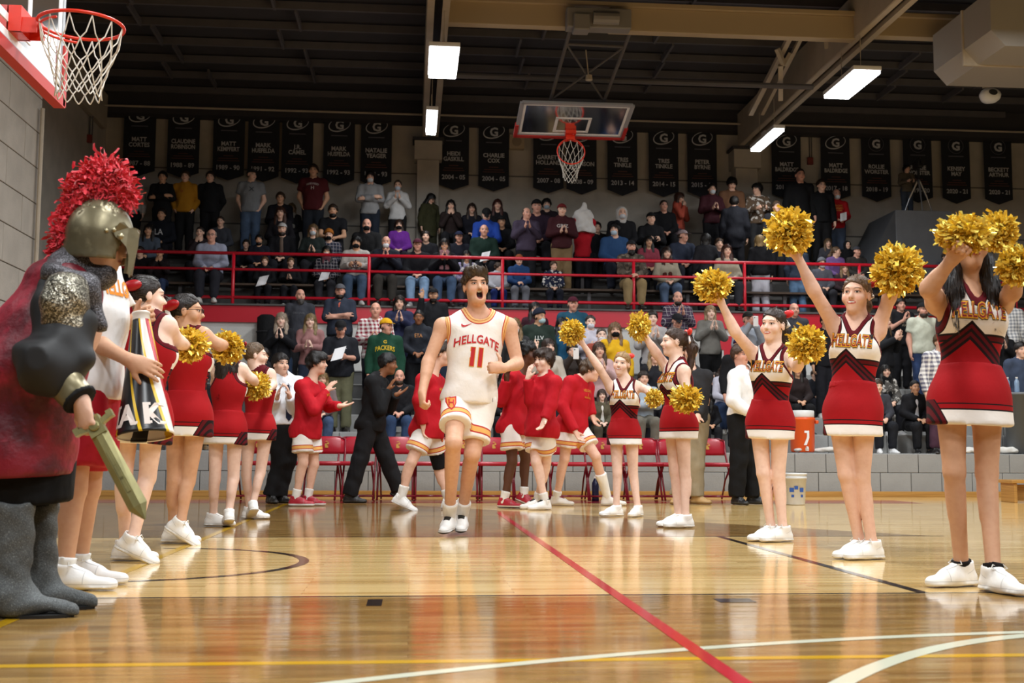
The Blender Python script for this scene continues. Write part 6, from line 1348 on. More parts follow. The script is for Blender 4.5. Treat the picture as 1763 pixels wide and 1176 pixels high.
# ---- balcony, upper seats
N(484, 333, 'U', s_, 'knees', 'tan', 'short', '15131a', '121214', 'dark-clothed person seated high beside the man in grey tee')
N(484, 358, 'U', s_, 'lap', 'fair', 'long:4a2a1c', '17141a', '121214', 'red-brown haired woman seated in the shadow at left', fem=True)
N(503, 352, 'U', s_, 'lap', 'fair', 'bob:8a6e48', '2a2a2c', '121214', 'blond person with white scarf seated in the shadow', fem=True, extra=('scarf:a8a49e',))
N(574, 354, 'U', s_, 'knees', 'tan', 'short', '121318', '16161a', 'bearded man in black tee shirt seated right of maroon tee man', extra=('beard:14100e',), style='tee', b=1.15)
N(632, 378, 'U', s_, 'lap', 'ruddy', 'bald', '141416', '141416', 'bald man with black mask and black coat under grey sweater', mask='0d0d0f', style='coat')
N(776, 346, 'U', s_, 'face', 'fair', 'long:1a1310', '2a1f1e', '1a1a1e', 'young woman with dark hair and hands before her mouth', fem=True)
N(812, 352, 'U', s_, 'lap', 'fair', 'long:3a281e', '1c1c26', '1a1a20', 'woman with long brown hair left of the bright blue hoodie', fem=True)
N(837, 361, 'U', s_, 'knees', 'fair', 'short', '1d3f94', '1a1a24', 'person in bright blue hoodie and black cap looking down', pitch=-36, style='hoodie', extra=('cap:0e0e10',))
N(856, 345, 'U', s_, 'lap', 'fair', 'long:4a2018', '131216', '16161a', 'red-haired woman in black behind the blue hoodie', fem=True, tier=3)
N(863, 374, 'U', s_, 'lap', 'tan', 'short', '121216', '121214', 'person in black cap right of the blue hoodie', extra=('cap:141416',))
N(923, 346, 'U', s_, 'lap', 'ruddy', 'short', '2a1a2a', '1a1a20', 'man in black cap and dark maroon top behind the clapping pair', extra=('cap:121214',), tier=2)
N(940, 344, 'U', s_, 'lap', 'fair', 'mop:14100e', '22181e', '1a1a20', 'dark-haired masked person behind the maroon cap man', mask='9aa8b4', tier=3)
N(1027, 384, 'U', s_, 'down', 'fair', 'short', '16161c', '14141a', 'dark figure seated behind the white shirt being pulled on')
N(1069, 358, 'U', s_, 'lap', 'fair', 'mop:2a2018', '141418', '1a1a20', 'boy in white hood and black jacket wearing a white mask', mask='c8ccd2', extra=('hood:c2beba',), tier=2)
N(1057, 386, 'U', s_, 'lap', 'fair', 'mop:0f0c0b', '2a4a74', '1a1e2a', 'black-haired person in blue coat and light blue mask', mask='b9cfe0', yaw=-20)
N(1119, 368, 'U', s_, 'hold', 'fair', 'short', '121216', '14141a', 'person in black hoodie and black cap holding a white bag', extra=('cap:101012',), style='hoodie')
N(1141, 346, 'U', s_, 'lap', 'ruddy', 'buzz', '101014', '121216', 'man in black seated left of the coral hoodie woman', tier=3)
# ---- balcony, middle seats
N(280, 361, 'U', s_, 'lap', 'tan', 'short', '11131c', '121218', 'large man in dark hoodie with white LA letters', b=1.3, style='hoodie', tier=2, pr=([('LA', -.02, .34, .16, .9, 0)], 'c8c6c8'))
N(258, 388, 'U', s_, 'knees', 'tan', 'long:17110f', '4a5462', '22242c', 'woman in grey denim jacket right of the helmet', fem=True)
N(346, 392, 'U', s_, 'face', 'fair', 'ponylow:2a1e18', '2a2024', '1a1a1e', 'woman raising a phone to her face at left', fem=True)
N(381, 374, 'U', s_, 'lap', 'fair', 'ponylow:3a2a20', '3a3c44', '1a1a20', 'tall woman in grey cardigan behind the white-shirted man', fem=True, tier=2)
N(366, 396, 'U', s_, 'lap', 'ruddy', 'balding:9a9088', '9a9eb2', '24242c', 'balding man with glasses in pale blue button shirt', extra=('glasses',), b=1.1, tier=0)
N(425, 414, 'U', s_, 'lap', 'fair', 'short', '14161e', '14141a', 'child in dark clothes beside the bearded man', tier=1)
N(447, 406, 'U', s_, 'lap', 'tan', 'short:0e0c0b', '141824', '16161e', 'black-bearded man in dark navy top', extra=('beard:100d0c',), tier=1)
N(487, 386, 'U', s_, 'lap', 'fair', 'short', '15151a', '1a1a20', 'man in pale baseball cap and black leather jacket', extra=('cap:b4b2b0', 'beard:3a2a20'), under='6a5a50')
N(540, 388, 'U', s_, 'claplow', 'fair', 'bob:7a6040', '1e2624', '1a1a20', 'woman in dark green jacket with white mask, left of orange beanie', fem=True, mask='b9bfc4')
N(567, 397, 'U', s_, 'lap', 'fair', 'short', '33384a', '1c1c24', 'man in orange beanie and black mask', extra=('beanie:a3601c',), mask='0d0d0f', pat='plaid', tier=1)
N(563, 425, 'U', s_, 'lap', 'tan', 'long:0d0b0b', '22222c', '2c2c32', 'black-haired woman in plaid jacket, pink scarf and white mask', fem=True, mask='d6dadd', extra=('scarf:6a3a44',), pat='plaid', tier=0, shoe_c='141416', props=(('paper', 'white paper on the lap of the woman with pink scarf'),))
N(614, 409, 'U', s_, 'hold', 'tan', 'mop:0f0c0b', 'b3aca6', '37475c', 'dark-haired man in white patterned sweatshirt, black mask and jeans', mask='0c0c0e', lpat='denim', tier=0, shoe_c='b9b7b4', b=1.1, pr=([('O', 0, .28, .2, .9, 0), ('*', 0, .26, .3, .9, 0)], '5a3a38'))
N(665, 408, 'U', s_, 'clap', 'ruddy', 'balding:8a7c70', '1d212c', '34302c', 'balding man in white mask and dark jacket clapping at the rail', mask='dcdde0', tier=0, shoe_c='16120f')
N(687, 380, 'U', s_, 'lap', 'fair', 'longback:3a2418', '6a2a8e', '24202a', 'woman in bright purple sweater with black mask', fem=True, b=1.2, mask='0d0d0f')
N(719, 413, 'U', s_, 'lap', 'ruddy', 'short', '15151a', '7f9cbc', 'person in maroon cap, black jacket and light blue jeans', extra=('cap:4a1626',), lpat='denim', tier=0, shoe_c='c9c8c4')
N(733, 399, 'U', s_, 'lap', 'fair', 'short', '14141a', '14141a', 'dark figure behind the maroon-capped person', tier=1)
N(765, 413, 'U', s_, 'clap', 'tan', 'long:1c130f', '14141a', '3a4c66', 'smiling dark-haired woman in black coat and pink scarf', fem=True, mouth='smile', extra=('scarf:a87a80', 'glasses'), lpat='denim', tier=0, shoe_c='16120f')
N(790, 400, 'U', s_, 'lap', 'ruddy', 'short', '141622', '14141a', 'older man in navy cap and glasses behind the pink scarf woman', extra=('cap:1c2038', 'glasses'))
N(803, 433, 'U', s_, 'lap', 'tan', 'long:120d0c', '8e86a8', '3a3a44', 'girl in lavender flowered jacket left of the shouting player', fem=True, pat='print', tier=0)
N(833, 388, 'U', s_, 'lap', 'ruddy', 'balding:6a5a4c', '122a22', '16161c', 'man in dark green sweater reading a grey paper', b=1.2, props=(('paper', 'grey paper held by the man in green sweater'),))
N(857, 453, 'U', s_, 'lap', 'fair', 'mop:4a3424', 'b9bac2', '1c2c66', 'boy in white hooded sweatshirt behind the player looking right', yaw=60, style='hoodie', tier=0)
N(893, 441, 'U', s_, 'knees', 'fair', 'short', '20406e', '6a6c74', 'boy in orange-brown beanie, blue hoodie and grey sweatpants', pitch=-24, style='hoodie', extra=('beanie:8a4a2a',), tier=0, shoe_c='2a2a2e')
N(952, 451, 'U', s_, 'lap', 'fair', 'short:5a4430', '1a2138', '1a1c28', 'boy in navy patterned hoodie looking right', yaw=25, style='hoodie', pat='print', tier=0, shoe_c='2a2a2e')
N(1085, 416, 'U', s_, 'knees', 'ruddy', 'short', '5a5046', '8a7552', 'man in camouflage jacket, dark cap and long beard, khaki trousers', pat='camo', b=1.15, extra=('cap:1c1c20', 'longbeard:1c1512'), tier=0, shoe_c='16120f')
N(1115, 408, 'U', s_, 'lap', 'tan', 'long:14100e', '8e3a48', '22222a', 'woman in rose pink sweater behind the camouflage jacket', fem=True, tier=1)
N(1146, 427, 'U', s_, 'lap', 'fair', 'longfront:2c1c14', 'a09684', '4a5a72', 'woman with long brown hair in cream top and rust scarf', fem=True, tier=0, lpat='denim', extra=('scarf:4a241c',), shoe_c='1a1613')
N(1173, 398, 'U', s_, 'lap', 'ruddy', 'short', '2a3142', '22242c', 'man in grey and maroon cap and dark blue jacket facing right', yaw=50, extra=('cap:8a7a7c',), b=1.1)
N(1215, 402, 'U', S_, 'down', 'fair', 'longback:1c1613', '1b1b20', '15151a', 'person with very long dark hair and back turned, leather jacket', rot=178, fem=True, tier=0)
N(1236, 412, 'U', s_, 'lap', 'fair', 'short', '20202a', '1a1a20', 'short-haired man half hidden by the long dark hair', tier=1)
N(1249, 423, 'U', s_, 'lap', 'fair', 'wavy:4a2618', 'a59d8a', '2a2a30', 'woman with wavy red-brown hair in cream jacket', fem=True, tier=0)
N(1308, 405, 'U', S_, 'down', 'fair', 'longback:a88a58', '121216', 'c2c2cc', 'blond person in black coat and white trousers, back turned', rot=170, fem=True, tier=0)
N(1372, 418, 'U', S_, 'down', 'fair', 'short:3a2c22', '2c3646', '5a7898', 'person in dark blue coat and jeans behind raised bare arm', rot=150, lpat='denim', tier=0)
N(1423, 412, 'U', s_, 'lap', 'fair', 'long:6a5238', '3a3a40', '1c1c22', 'blond woman seated above the lavender sweatshirt woman', fem=True, tier=2)
N(1436, 426, 'U', s_, 'lap', 'fair', 'ponylow:6a5038', '74588e', '24242a', 'woman with pulled-back hair in lavender sweatshirt looking right', fem=True, yaw=60, tier=1)
N(1457, 416, 'U', s_, 'lap', 'fair', 'short', '101014', '14141a', 'young man in black hood above the grey cap man', extra=('hood:101014',), tier=2)
N(1472, 426, 'U', s_, 'lap', 'ruddy', 'short', '34302e', '1c1c22', 'older man in grey flat cap and brown jacket looking right', yaw=25, extra=('cap:3c3c42',), tier=1)
N(1412, 446, 'U', s_, 'lap', 'fair', 'short', '5a5c66', '2a2a30', 'person in grey beanie with white mask by the railing', extra=('beanie:6a6c72',), mask='cfd6dc', tier=0)
N(1451, 455, 'U', s_, 'lap', 'fair', 'long:8e7048', '3a2c30', '2a2a30', 'blond woman smiling just left of the cheerleader\'s raised forearm', fem=True, mouth='smile', tier=0)
N(1540, 425, 'U', s_, 'lap', 'fair', 'short', '2c2c34', '1c1c24', 'person in dark jacket hidden by gold pom-pom, right balcony', tier=1)
N(1625, 436, 'U', s_, 'lap', 'fair', 'short', '40424c', '1c1c24', 'person in grey jacket behind the nearest right cheerleader', tier=1)
N(243, 426, 'U', s_, 'lap', 'fair', 'short', '1a1418', '1a1a20', 'small child in dark clothes at the left rail', tier=0)
N(277, 428, 'U', s_, 'face', 'tan', 'ponylow:2a1c16', '1e1618', '24304a', 'person with hands clasped at the chin by the left rail', fem=True, tier=0, lpat='denim')
N(457, 443, 'U', s_, 'lap', 'fair', 'short:6a4a2c', '101014', '121218', 'boy in black hoodie holding a white paper at the rail', style='hoodie', tier=0, props=(('paper', 'white paper in the hands of the boy in black hoodie'),))
N(501, 445, 'U', s_, 'claplow', 'fair', 'short:7a5a38', '121216', '16161c', 'boy in black shirt with pale picture print at the rail', tier=0, yaw=20, pr=([('&', 0, .3, .16, 1, 0)], '8a7a68'))
# ---- lower bleachers, left of number 11
N(517, 498, 'L', S_, 'down', 'ruddy', 'bald', '3a3b42', '16161a', 'tall bald man with grey beard in dark grey hoodie', style='hoodie', b=1.15, extra=('longbeard:5a5450',), yaw=15, pr=([('ORIGINAL', 0, .36, .05, .9, 0)], '55565c'))
N(586, 490, 'L', S_, 'cross', 'ruddy', 'short', '2c3240', '15161a', 'broad man in grey cap with bare forearms crossed', b=1.3, extra=('cap:55555a', 'beard:2a1e18'), style='vest', pr=([('f', 0, .44, .12, 1, 0)], 'c8583a'))
N(647, 521, 'L', S_, 'claplow', 'ruddy', 'bald', '8e2a3c', '22242e', 'bald man in red and white plaid shirt', b=1.2, pat='check')
N(688, 510, 'L', S_, 'clap', 'fair', 'bob:2c1e18', '262a46', '16161e', 'brown-haired woman in navy coat clapping behind the yellow cap', fem=True, style='coat')
N(746, 497, 'L', S_, 'wave', 'tan', 'short', '17171b', '15151a', 'bearded man in black cap and black shirt, one palm raised', extra=('cap:16161a', 'beard:2a1c16'), b=1.1)
N(485, 539, 'L', S_, 'clap', 'pale', 'long:b3a08c', '16171c', '2c3c54', 'grey-blond woman in black vest over denim shirt clapping', fem=True, lpat='denim', under='121216')
N(535, 541, 'L', S_, 'claplow', 'pale', 'longfront:9a8258', '9a6e6c', '2c3446', 'blond woman with long straight hair in dusty pink sweater', fem=True, lpat='denim')
N(587, 553, 'L', S_, 'hold', 'ruddy', 'short', '1d1f26', '6c6b52', 'older man in black cap and vest reading a white paper, olive trousers', pitch=-24, b=1.25, extra=('cap:131316',), style='vest', pr=([('-', .09, .38, .1, 1, 0)], 'b8b8bc'), props=(('paper', 'white paper read by the older man in black vest'),))
N(664, 549, 'L', S_, 'down', 'ruddy', 'short', '17402f', '15161a', 'man in yellow cap and dark green hoodie with yellow letters', yaw=35, b=1.2, style='hoodie', extra=('cap:e0a818',), pr=([('PACKERS', 0, .35, .1, .72, 1.2), ('G', 0, .44, .07, 1.1, 0)], 'd8b41c'))
N(721, 535, 'L', S_, 'lap', 'brown', 'ponylow:14100e', '24272f', '15161a', 'young woman in dark charcoal hoodie right of the green hoodie', fem=True, style='hoodie', pr=([('ETA', 0, .38, .09, .8, 0)], 'a8703a'))
N(688, 637, 'L', s_, 'lap', 'ruddy', 'bald', '19191d', '2c3f5e', 'bald bearded man seated in black sweater and blue jeans', b=1.15, extra=('beard:4a3a2c',), lpat='denim', shoe_c='15120f', tier=0)
N(556, 642, 'L', s_, 'lap', 'fair', 'long:9a7c50', '7a6a6a', '3a4a66', 'blond woman seated, half hidden behind the clapping red player', fem=True, lpat='denim', tier=0)
N(772, 588, 'L', S_, 'down', 'fair', 'short', '1d2638', '15161a', 'person in dark blue hidden behind number 11')
# ---- behind and right of number 11
N(886, 549, 'L', S_, 'down', 'fair', 'long:8a6e48', '2e2e30', '1a1a20', 'blond woman with white mask just right of the player\'s shoulder', fem=True, mask='c9c4c0')
N(927, 533, 'L', S_, 'down', 'tan', 'short', '26332c', '1a1c22', 'man in navy cap worn low, pale blue mask and dark green sweater', yaw=40, b=1.15, extra=('beanie:1c2030',), mask='b4d0d6', pr=([('LLV', .0, .33, .09, 1, 0)], 'd8dcd8'))
N(921, 521, 'L', S_, 'down', 'fair', 'long:1c1614', '3a1824', '1a1a20', 'dark-haired person in maroon behind the man in navy cap', fem=True, mask='c4ccd0')
N(986, 512, 'L', S_, 'down', 'ruddy', 'short', '1f4c62', '1a1e28', 'man in maroon H cap and teal jacket with mask at his chin', b=1.2, extra=('cap:4a1224',), mask=None)
N(967, 548, 'L', S_, 'down', 'fair', 'long:1a1412', '1d4f6e', '1a1e28', 'dark-haired masked woman left of the maroon H cap', fem=True, mask='d0cdd2')
N(943, 584, 'L', S_, 'wave', 'pale', 'long:3a281e', 'b4aca0', '22222a', 'shouting girl in cream sweater with a hand raised', fem=True, mouth='open', yaw=20)
N(1016, 543, 'L', S_, 'claplow', 'pale', 'ponylow:2a1e1a', 'c4c0cc', '1c1c22', 'girl in white top and white mask clapping', fem=True, mask='d8d8e0')
N(1035, 565, 'L', S_, 'face', 'pale', 'buzz:4a3a30', '9a4a3a', '1c1c22', 'close-cropped person in white mask beside the yellow sweater', mask='e2e0e0')
N(1058, 556, 'L', S_, 'down', 'fair', 'long:8a6a48', 'd8a81c', '22222a', 'blond woman in black mask and bright yellow sweater', fem=True, mask='0c0c0e')
N(1031, 590, 'L', S_, 'clap', 'fair', 'long:5a4030', 'c0a0a0', '1c1c22', 'woman with long brown hair seated before the yellow sweater', fem=True)
N(985, 592, 'L', S_, 'phone', 'fair', 'short', '3a3330', '1a1a20', 'person in dark brown top holding a phone behind a small pom-pom', fem=True, props=(('phone', 'white phone held under the small gold pom-pom'),))
N(1166, 502, 'L', S_, 'clap', 'ruddy', 'balding:3a2c24', '4a3a4e', '1c1e28', 'balding bearded man in purple plaid shirt clapping', pat='plaid', b=1.15, extra=('beard:3a2c24',))
N(1165, 541, 'L', S_, 'down', 'ruddy', 'short', '3e4654', '1c1e28', 'man in black cap and glasses looking down, below the plaid shirt', pitch=-24, extra=('cap:16161a', 'glasses'))
N(1122, 536, 'L', S_, 'clap', 'pale', 'short', 'a8a4a4', '1c1e28', 'person in pale top clapping behind the tall gold pom-pom')
N(1222, 527, 'L', S_, 'clap', 'pale', 'bob:b09470', '75726c', '101012', 'blond woman in grey turtleneck clapping, black trousers', fem=True, b=1.1)
N(1126, 602, 'L', S_, 'lap', 'fair', 'longfront:b09468', '1c1c22', '22222a', 'woman with very long blond hair between two cheerleaders', fem=True)
N(1035, 671, 'L', s_, 'lap', 'pale', 'long:4a3428', '5a5442', '4a4438', 'young girl in olive jacket and white top seated behind blond cheerleader', fem=True, under='d8d4cc', tier=0, style='coat')
N(1106, 640, 'L', s_, 'cross', 'fair', 'short', 'a8b4c0', '6a665c', 'person in pale blue hoodie with folded arms, seated', style='hoodie', tier=0)
N(1227, 642, 'L', s_, 'lap', 'fair', 'bun:3a2c22', '1a1a1e', '1a1a20', 'woman with pulled-back hair and black mask seated at right centre', fem=True, mask='101012', tier=1)
N(1246, 626, 'L', s_, 'knees', 'fair', 'ponylow:3a2a20', 'c2c0cc', '2a3a58', 'woman in white hooded sweatshirt looking right, seated', fem=True, yaw=60, style='hoodie', tier=1, lpat='denim')
N(1218, 678, 'L', s_, 'lap', 'tan', 'long:120e0c', '15151a', '17171c', 'woman with long black hair and black top seated low, bare shoulders', fem=True, yaw=-30, tier=0, shoe_c='111013')
N(1287, 538, 'L', S_, 'phone', 'ruddy', 'short', '9aa0aa', '22222a', 'person in black and gold cap filming with a white phone', extra=('cap:14120e', 'glasses'), props=(('phone', 'white phone raised by the person in black and gold cap'),))
N(1366, 522, 'L', S_, 'down', 'ruddy', 'bald', '3c3c42', '22222a', 'bald man in dark shirt between two raised pom-poms')
N(1272, 582, 'L', S_, 'down', 'ruddy', 'short', '141418', '1c1c22', 'man in purple cap and black shirt behind the purple tie man', extra=('cap:2c2048',))
N(1369, 627, 'L', s_, 'lap', 'tan', 'longfront:1f1613', '2a2020', '141416', 'young woman with very long dark hair seated in brown top', fem=True, tier=1, shoe_c='131114')
N(1421, 541, 'L', S_, 'down', 'tan', 'short', '15151a', '1c1c22', 'dark-clothed man behind the hip of the second cheerleader')
N(1549, 514, 'L', S_, 'clap', 'ruddy', 'short:2a1e18', '141418', '16161a', 'man in black printed tee shirt clapping, right of second cheerleader', style='tee', b=1.15, pr=([('EST', 0, .36, .08, 1, 0), ('XX', 0, .29, .06, 1, 0)], '8a7c6a'))
N(1587, 522, 'L', S_, 'down', 'ruddy', 'short', 'c2c4b2', '2a3a5c', 'man in black cap and pale cream tee shirt, blue jeans', style='tee', b=1.25, extra=('cap:131315', 'beard:4a382c'), lpat='denim')
N(1520, 541, 'L', S_, 'clap', 'fair', 'longfront:6a5238', '17181c', '15161a', 'woman with long light brown hair in black jacket beside the second cheerleader', fem=True, rot=30)
N(1521, 629, 'L', s_, 'lap', 'fair', 'long:17120f', '55524e', '1c1c22', 'dark-haired woman with lowered black mask in patterned top', fem=True, pat='print', tier=1, mask=None, extra=('scarf:0e0e10',), shoe_c='e2e2e2')
N(1571, 656, 'L', s_, 'lap', 'tan', 'bun:0f0c0b', '131317', '131317', 'woman in black blazer and white blouse seated', fem=True, style='coat', under='d4d4da', tier=0, shoe_c='141416')
N(1507, 655, 'L', s_, 'lap', 'fair', 'short', '3c3d44', '1a1c22', 'boy half hidden behind the second cheerleader\'s skirt', tier=0, shoe_c='e8e8e8')
N(1617, 575, 'L', S_, 'down', 'fair', 'short:6a5236', '6a6878', '4a3040', 'child in checked shirt by the nearest cheerleader\'s arm', pat='check')
N(1737, 508, 'L', S_, 'down', 'fair', 'longback:3a2a20', '8a8c92', '3a4a66', 'person with long brown hair in checked shirt at the right edge', fem=True, rot=150, pat='check')
N(1722, 560, 'L', S_, 'clap', 'fair', 'wavy:3a2a22', '15161a', '35506e', 'person in black jacket and jeans clapping at the right edge', fem=True, lpat='denim', rot=-20)
N(1755, 590, 'L', S_, 'down', 'fair', 'short', '3c465a', '33486a', 'person in blue-grey coat cut by the right frame edge', lpat='denim')
N(1400, 640, 'L', s_, 'lap', 'fair', 'short', '2c2e36', '1c1c24', 'seated person hidden between the laughing and second cheerleaders', tier=2)
N(1660, 600, 'L', s_, 'lap', 'fair', 'short', '262830', '1c1c24', 'seated person hidden behind the nearest cheerleader', tier=2)
N(455, 600, 'L', S_, 'down', 'tan', 'short', '17181d', '17181d', 'dark-clothed person behind the last left cheerleader')
N(272, 590, 'L', S_, 'down', 'fair', 'short', '1d1e26', '3a4254', 'person in dark jacket behind the left cheerleaders', lpat='denim', shoe_c='2a2420')
N(352, 640, 'L', s_, 'lap', 'fair', 'short', '17181c', '17181c', 'seated person in black behind the left cheerleaders', tier=0, shoe_c='6a5236')
N(868, 640, 'L', s_, 'lap', 'fair', 'long:1c1512', '121216', '141418', 'person in black seated behind the dark-skinned player', fem=True, tier=0, shoe_c='141416')
# the cameraman\'s platform, tripod
c = at(1598, 435, 22.4)
X0, X1 = at(1543, 400, 22.4)[0], at(1640, 400, 22.4)[0]
t = thing('camera_platform', 'grey boxy raised platform with sloping side behind right crowd', 'platform', (X0, 22.4, 3.98)); h = at(1560, 362, 22.4)[2] - 3.98
b = MB(); b.bbox((0, 0, 0), (X1 - X0, 1.4, h), .01); b.build('box', block_mat('grey_painted_ply', hx('6a6c70'), .7), t)
xr = at(1492, 400, 22.4)[0] - X0; b = MB(); b.add([(xr, .02, 0), (0, .02, 0), (0, .02, h), (xr, .02, .35), (xr, 1.38, 0), (0, 1.38, 0), (0, 1.38, h), (xr, 1.38, .35)], [(0, 1, 2, 3), (7, 6, 5, 4), (0, 4, 5, 1), (1, 5, 6, 2), (2, 6, 7, 3), (3, 7, 4, 0)]); b.build('ramp', block_mat('grey_dark_ply', hx('44464a'), .7), t)
for o in SC.objects:
    if o.get('label', '').startswith('camera operator'): o.location.z = 3.98 + h; o.location.y = 23.3; q = at(1562, 360, 23.3); o.location.x = q[0]; sc_ = (at(1562, 283, 23.3)[2] - 3.98 - h) / 1.745; o.scale = (sc_,) * 3
tp = at(1583, 360, 22.9); tp[2] = 3.98 + h; t = thing('camera_tripod', 'video camera on a silver-legged tripod upon the grey platform', 'tripod', tp)
for a in (0, 120, 240):
    b = MB(); r = math.radians(a + 15); b.tube([(0, 0, .78), (.2 * math.cos(r), .2 * math.sin(r), .4)], .018, 6); b.tube([(.2 * math.cos(r), .2 * math.sin(r), .4), (.36 * math.cos(r), .36 * math.sin(r), .01)], .012, 6); b.build('leg', M('silver_tube', hx('a8aab0'), .3, .6).m if a == 0 else bpy.data.materials['silver_tube'], t)
b = MB(); b.tube([(0, 0, .7), (0, 0, 1.0)], .03, 8); b.build('head', plain('black_plastic', (.012, .012, .013), .4), t); b = MB(); b.bbox((-.06, -.14, 1.0), (.06, .16, 1.16), .015); b.lathe([(0, .1), (.045, .1), (.04, 0)], 12, (0, -.14, 1.08), ((1, 0, 0), (0, 0, 1), (0, -1, 0))); b.bbox((-.02, -.1, 1.16), (.02, .08, 1.22), .008); b.build('video_camera', plain('black_plastic', (.012, .012, .013), .4), t)
# ================================================================ folding chairs, cooler, buckets, towels
CH_RED = M('red_chair_vinyl', hx('a8162a'), .35); CH_RED.bump(CH_RED.noise(60, 2), .08, .005); CH_RED = CH_RED.m; CH_FR = M('red_chair_enamel', hx('7d1524'), .3).m; EMB = plain('chair_emblem', hx('c9a24c'), .5)
def make_chair(label):
    t = thing('folding_chair', label, 'chair', (0, 0, 0), 'red padded folding chairs on the sideline')
    b = MB(); vs, fs = [], []
    for k in range(9):
        a = (k / 8 - .5) * .9; x = math.sin(a) * .5; y = .2 - .05 * math.cos(a) * 2 + .08
        top_ = .78 - .045 * (abs(k - 4) / 4) ** 2.5
        for z, yy in ((.565, y - .014), (.6, y - .022), (top_ - .03, y + .004), (top_, y + .018), (top_ - .02, y + .036), (.58, y + .02)): vs.append((x, yy, z))
    for k in range(8):
        for j in range(6): fs.append((k * 6 + j, k * 6 + (j + 1) % 6, k * 6 + 6 + (j + 1) % 6, k * 6 + 6 + j))
    fs += [tuple(range(6))[::-1], tuple(range(48, 54))]; b.add(vs, fs); bk = b.build('back_cushion', CH_RED, t, True)
    b = MB(); o = V(0, .158, .675)
    for pts in (((-.03, -.045), (.0, -.05), (.012, .0), (-.01, .03), (-.03, .02)), ((-.005, .03), (.03, .05), (.045, .02), (.015, .01)), ((.0, -.05), (.03, -.045), (.025, -.01), (.01, -.01)), ((-.03, .06), (.0, .075), (.03, .06), (0, .055))): b.add([o + V(p[0], 0, p[1]) * .7 for p in pts], [tuple(range(len(pts)))])
    b.build('emblem', EMB, bk)
    b = MB(); b.bbox((-.215, -.2, .425), (.215, .19, .475), .018); b.build('seat', CH_RED, t, True)
    for s in (-1, 1):
        b = MB(); b.tube([(s * .225, .21, .75), (s * .23, .16, .56), (s * .23, -.0, .36), (s * .23, -.22, .012)], .013, 7); b.build('front_leg', CH_FR, t, True)
        b = MB(); b.tube([(s * .205, -.15, .42), (s * .205, .1, .25), (s * .205, .27, .012)], .012, 7); b.build('rear_leg', CH_FR, t, True)
    b = MB(); b.tube([(-.23, -.2, .06), (.23, -.2, .06)], .011, 7); b.build('stretcher', CH_FR, t, True); b = MB(); b.tube([(-.205, .255, .05), (.205, .255, .05)], .011, 7); b.build('stretcher', CH_FR, t, True)
    b = MB(); b.tube([(-.225, .21, .75), (-.16, .222, .772), (.16, .222, .772), (.225, .21, .75)], .012, 7); b.build('back_frame', CH_FR, t, True)
    return t
def dup(root, loc, rz, label):
    r = root.copy(); COL.objects.link(r); r.location = loc; r.rotation_euler = (0, 0, rz); r['label'] = label
    for ch in list(root.children):
        c = ch.copy(); COL.objects.link(c); c.parent = r
        for g in list(ch.children): d = g.copy(); COL.objects.link(d); d.parent = c
    return r
SEATS = ((438, 'left end chair behind the last left cheerleader'), (500, 'behind the tie man, left of clapping red player'), (558, 'behind the clapping red player'), (612, 'left of the striding man in black'), (683, 'showing its gold emblem, right of the striding man in black'), (742, 'behind the red player with knee sleeve'), (797, 'hidden behind number 11 legs'), (852, 'showing its gold emblem, right of number 11'), (914, 'behind the red player with hand at mouth'), (978, 'behind the leaning red player'), (1042, 'left of the blond cheerleader'), (1108, 'right of the blond cheerleader'), (1166, 'behind the profile cheerleader'), (1225, 'right end chair showing its emblem, left of purple tie man'))
ch0 = make_chair('red folding chair ' + SEATS[0][1])
for i, (px, lb) in enumerate(SEATS):
    f = at(px, 860, 14.45); loc = (f[0], 14.45, 0); rz = random.uniform(-.06, .06)
    if i == 0: ch0.location = loc; ch0.rotation_euler = (0, 0, rz)
    else: dup(ch0, loc, rz, 'red folding chair ' + lb)
# cooler
ORB = M('orange_cooler', hx('e2581a'), .4).m; WHP = M('white_plastic', hx('d9d9d6'), .4).m; BLP = plain('blue_print', hx('2c58a8'), .5)
p = at(1382, 780, 15.98); p[2] = .612; t = thing('drink_cooler', 'orange drink cooler with white lid on the lowest bleacher step', 'cooler', p)
b = MB(); b.lathe([(0, 0), (.15, 0), (.165, .02), (.172, .44), (.18, .45), (.18, .48), (.165, .485), (0, .485)], 28); b.build('body', ORB, t, True)
b = MB(); b.lathe([(0, .485), (.163, .485), (.168, .5), (.168, .575), (.155, .585), (0, .585)], 28); b.build('lid', WHP, t, True)
for s in (-1, 1): b = MB(); b.bbox((s * .175, -.05, .4), (s * .225, .05, .45), .012); b.build('handle', ORB, t)
b = MB(); pts = [(-.06, .2), (-.02, .2), (.02, .3), (.02, .4), (-.05, .4), (-.05, .37), (-.015, .37), (-.015, .31)]
def curved(pts, r=.176): return [(r * math.sin(x / r), -r * math.cos(x / r), z) for x, z in pts]
b.add(curved([(q[0] + .02, q[1] - .1) for q in pts]), [tuple(range(8))]); b.add(curved([(-.02, .02), (.03, .02), (.03, .06), (-.02, .06)]), [(0, 1, 2, 3)]); b.build('bolt_mark', plain('white_print', (.8, .8, .78)), t)
b = MB(); b.tube([(0, -.17, .07), (0, -.21, .07), (0, -.215, .045)], .014, 8); b.build('tap', WHP, t)
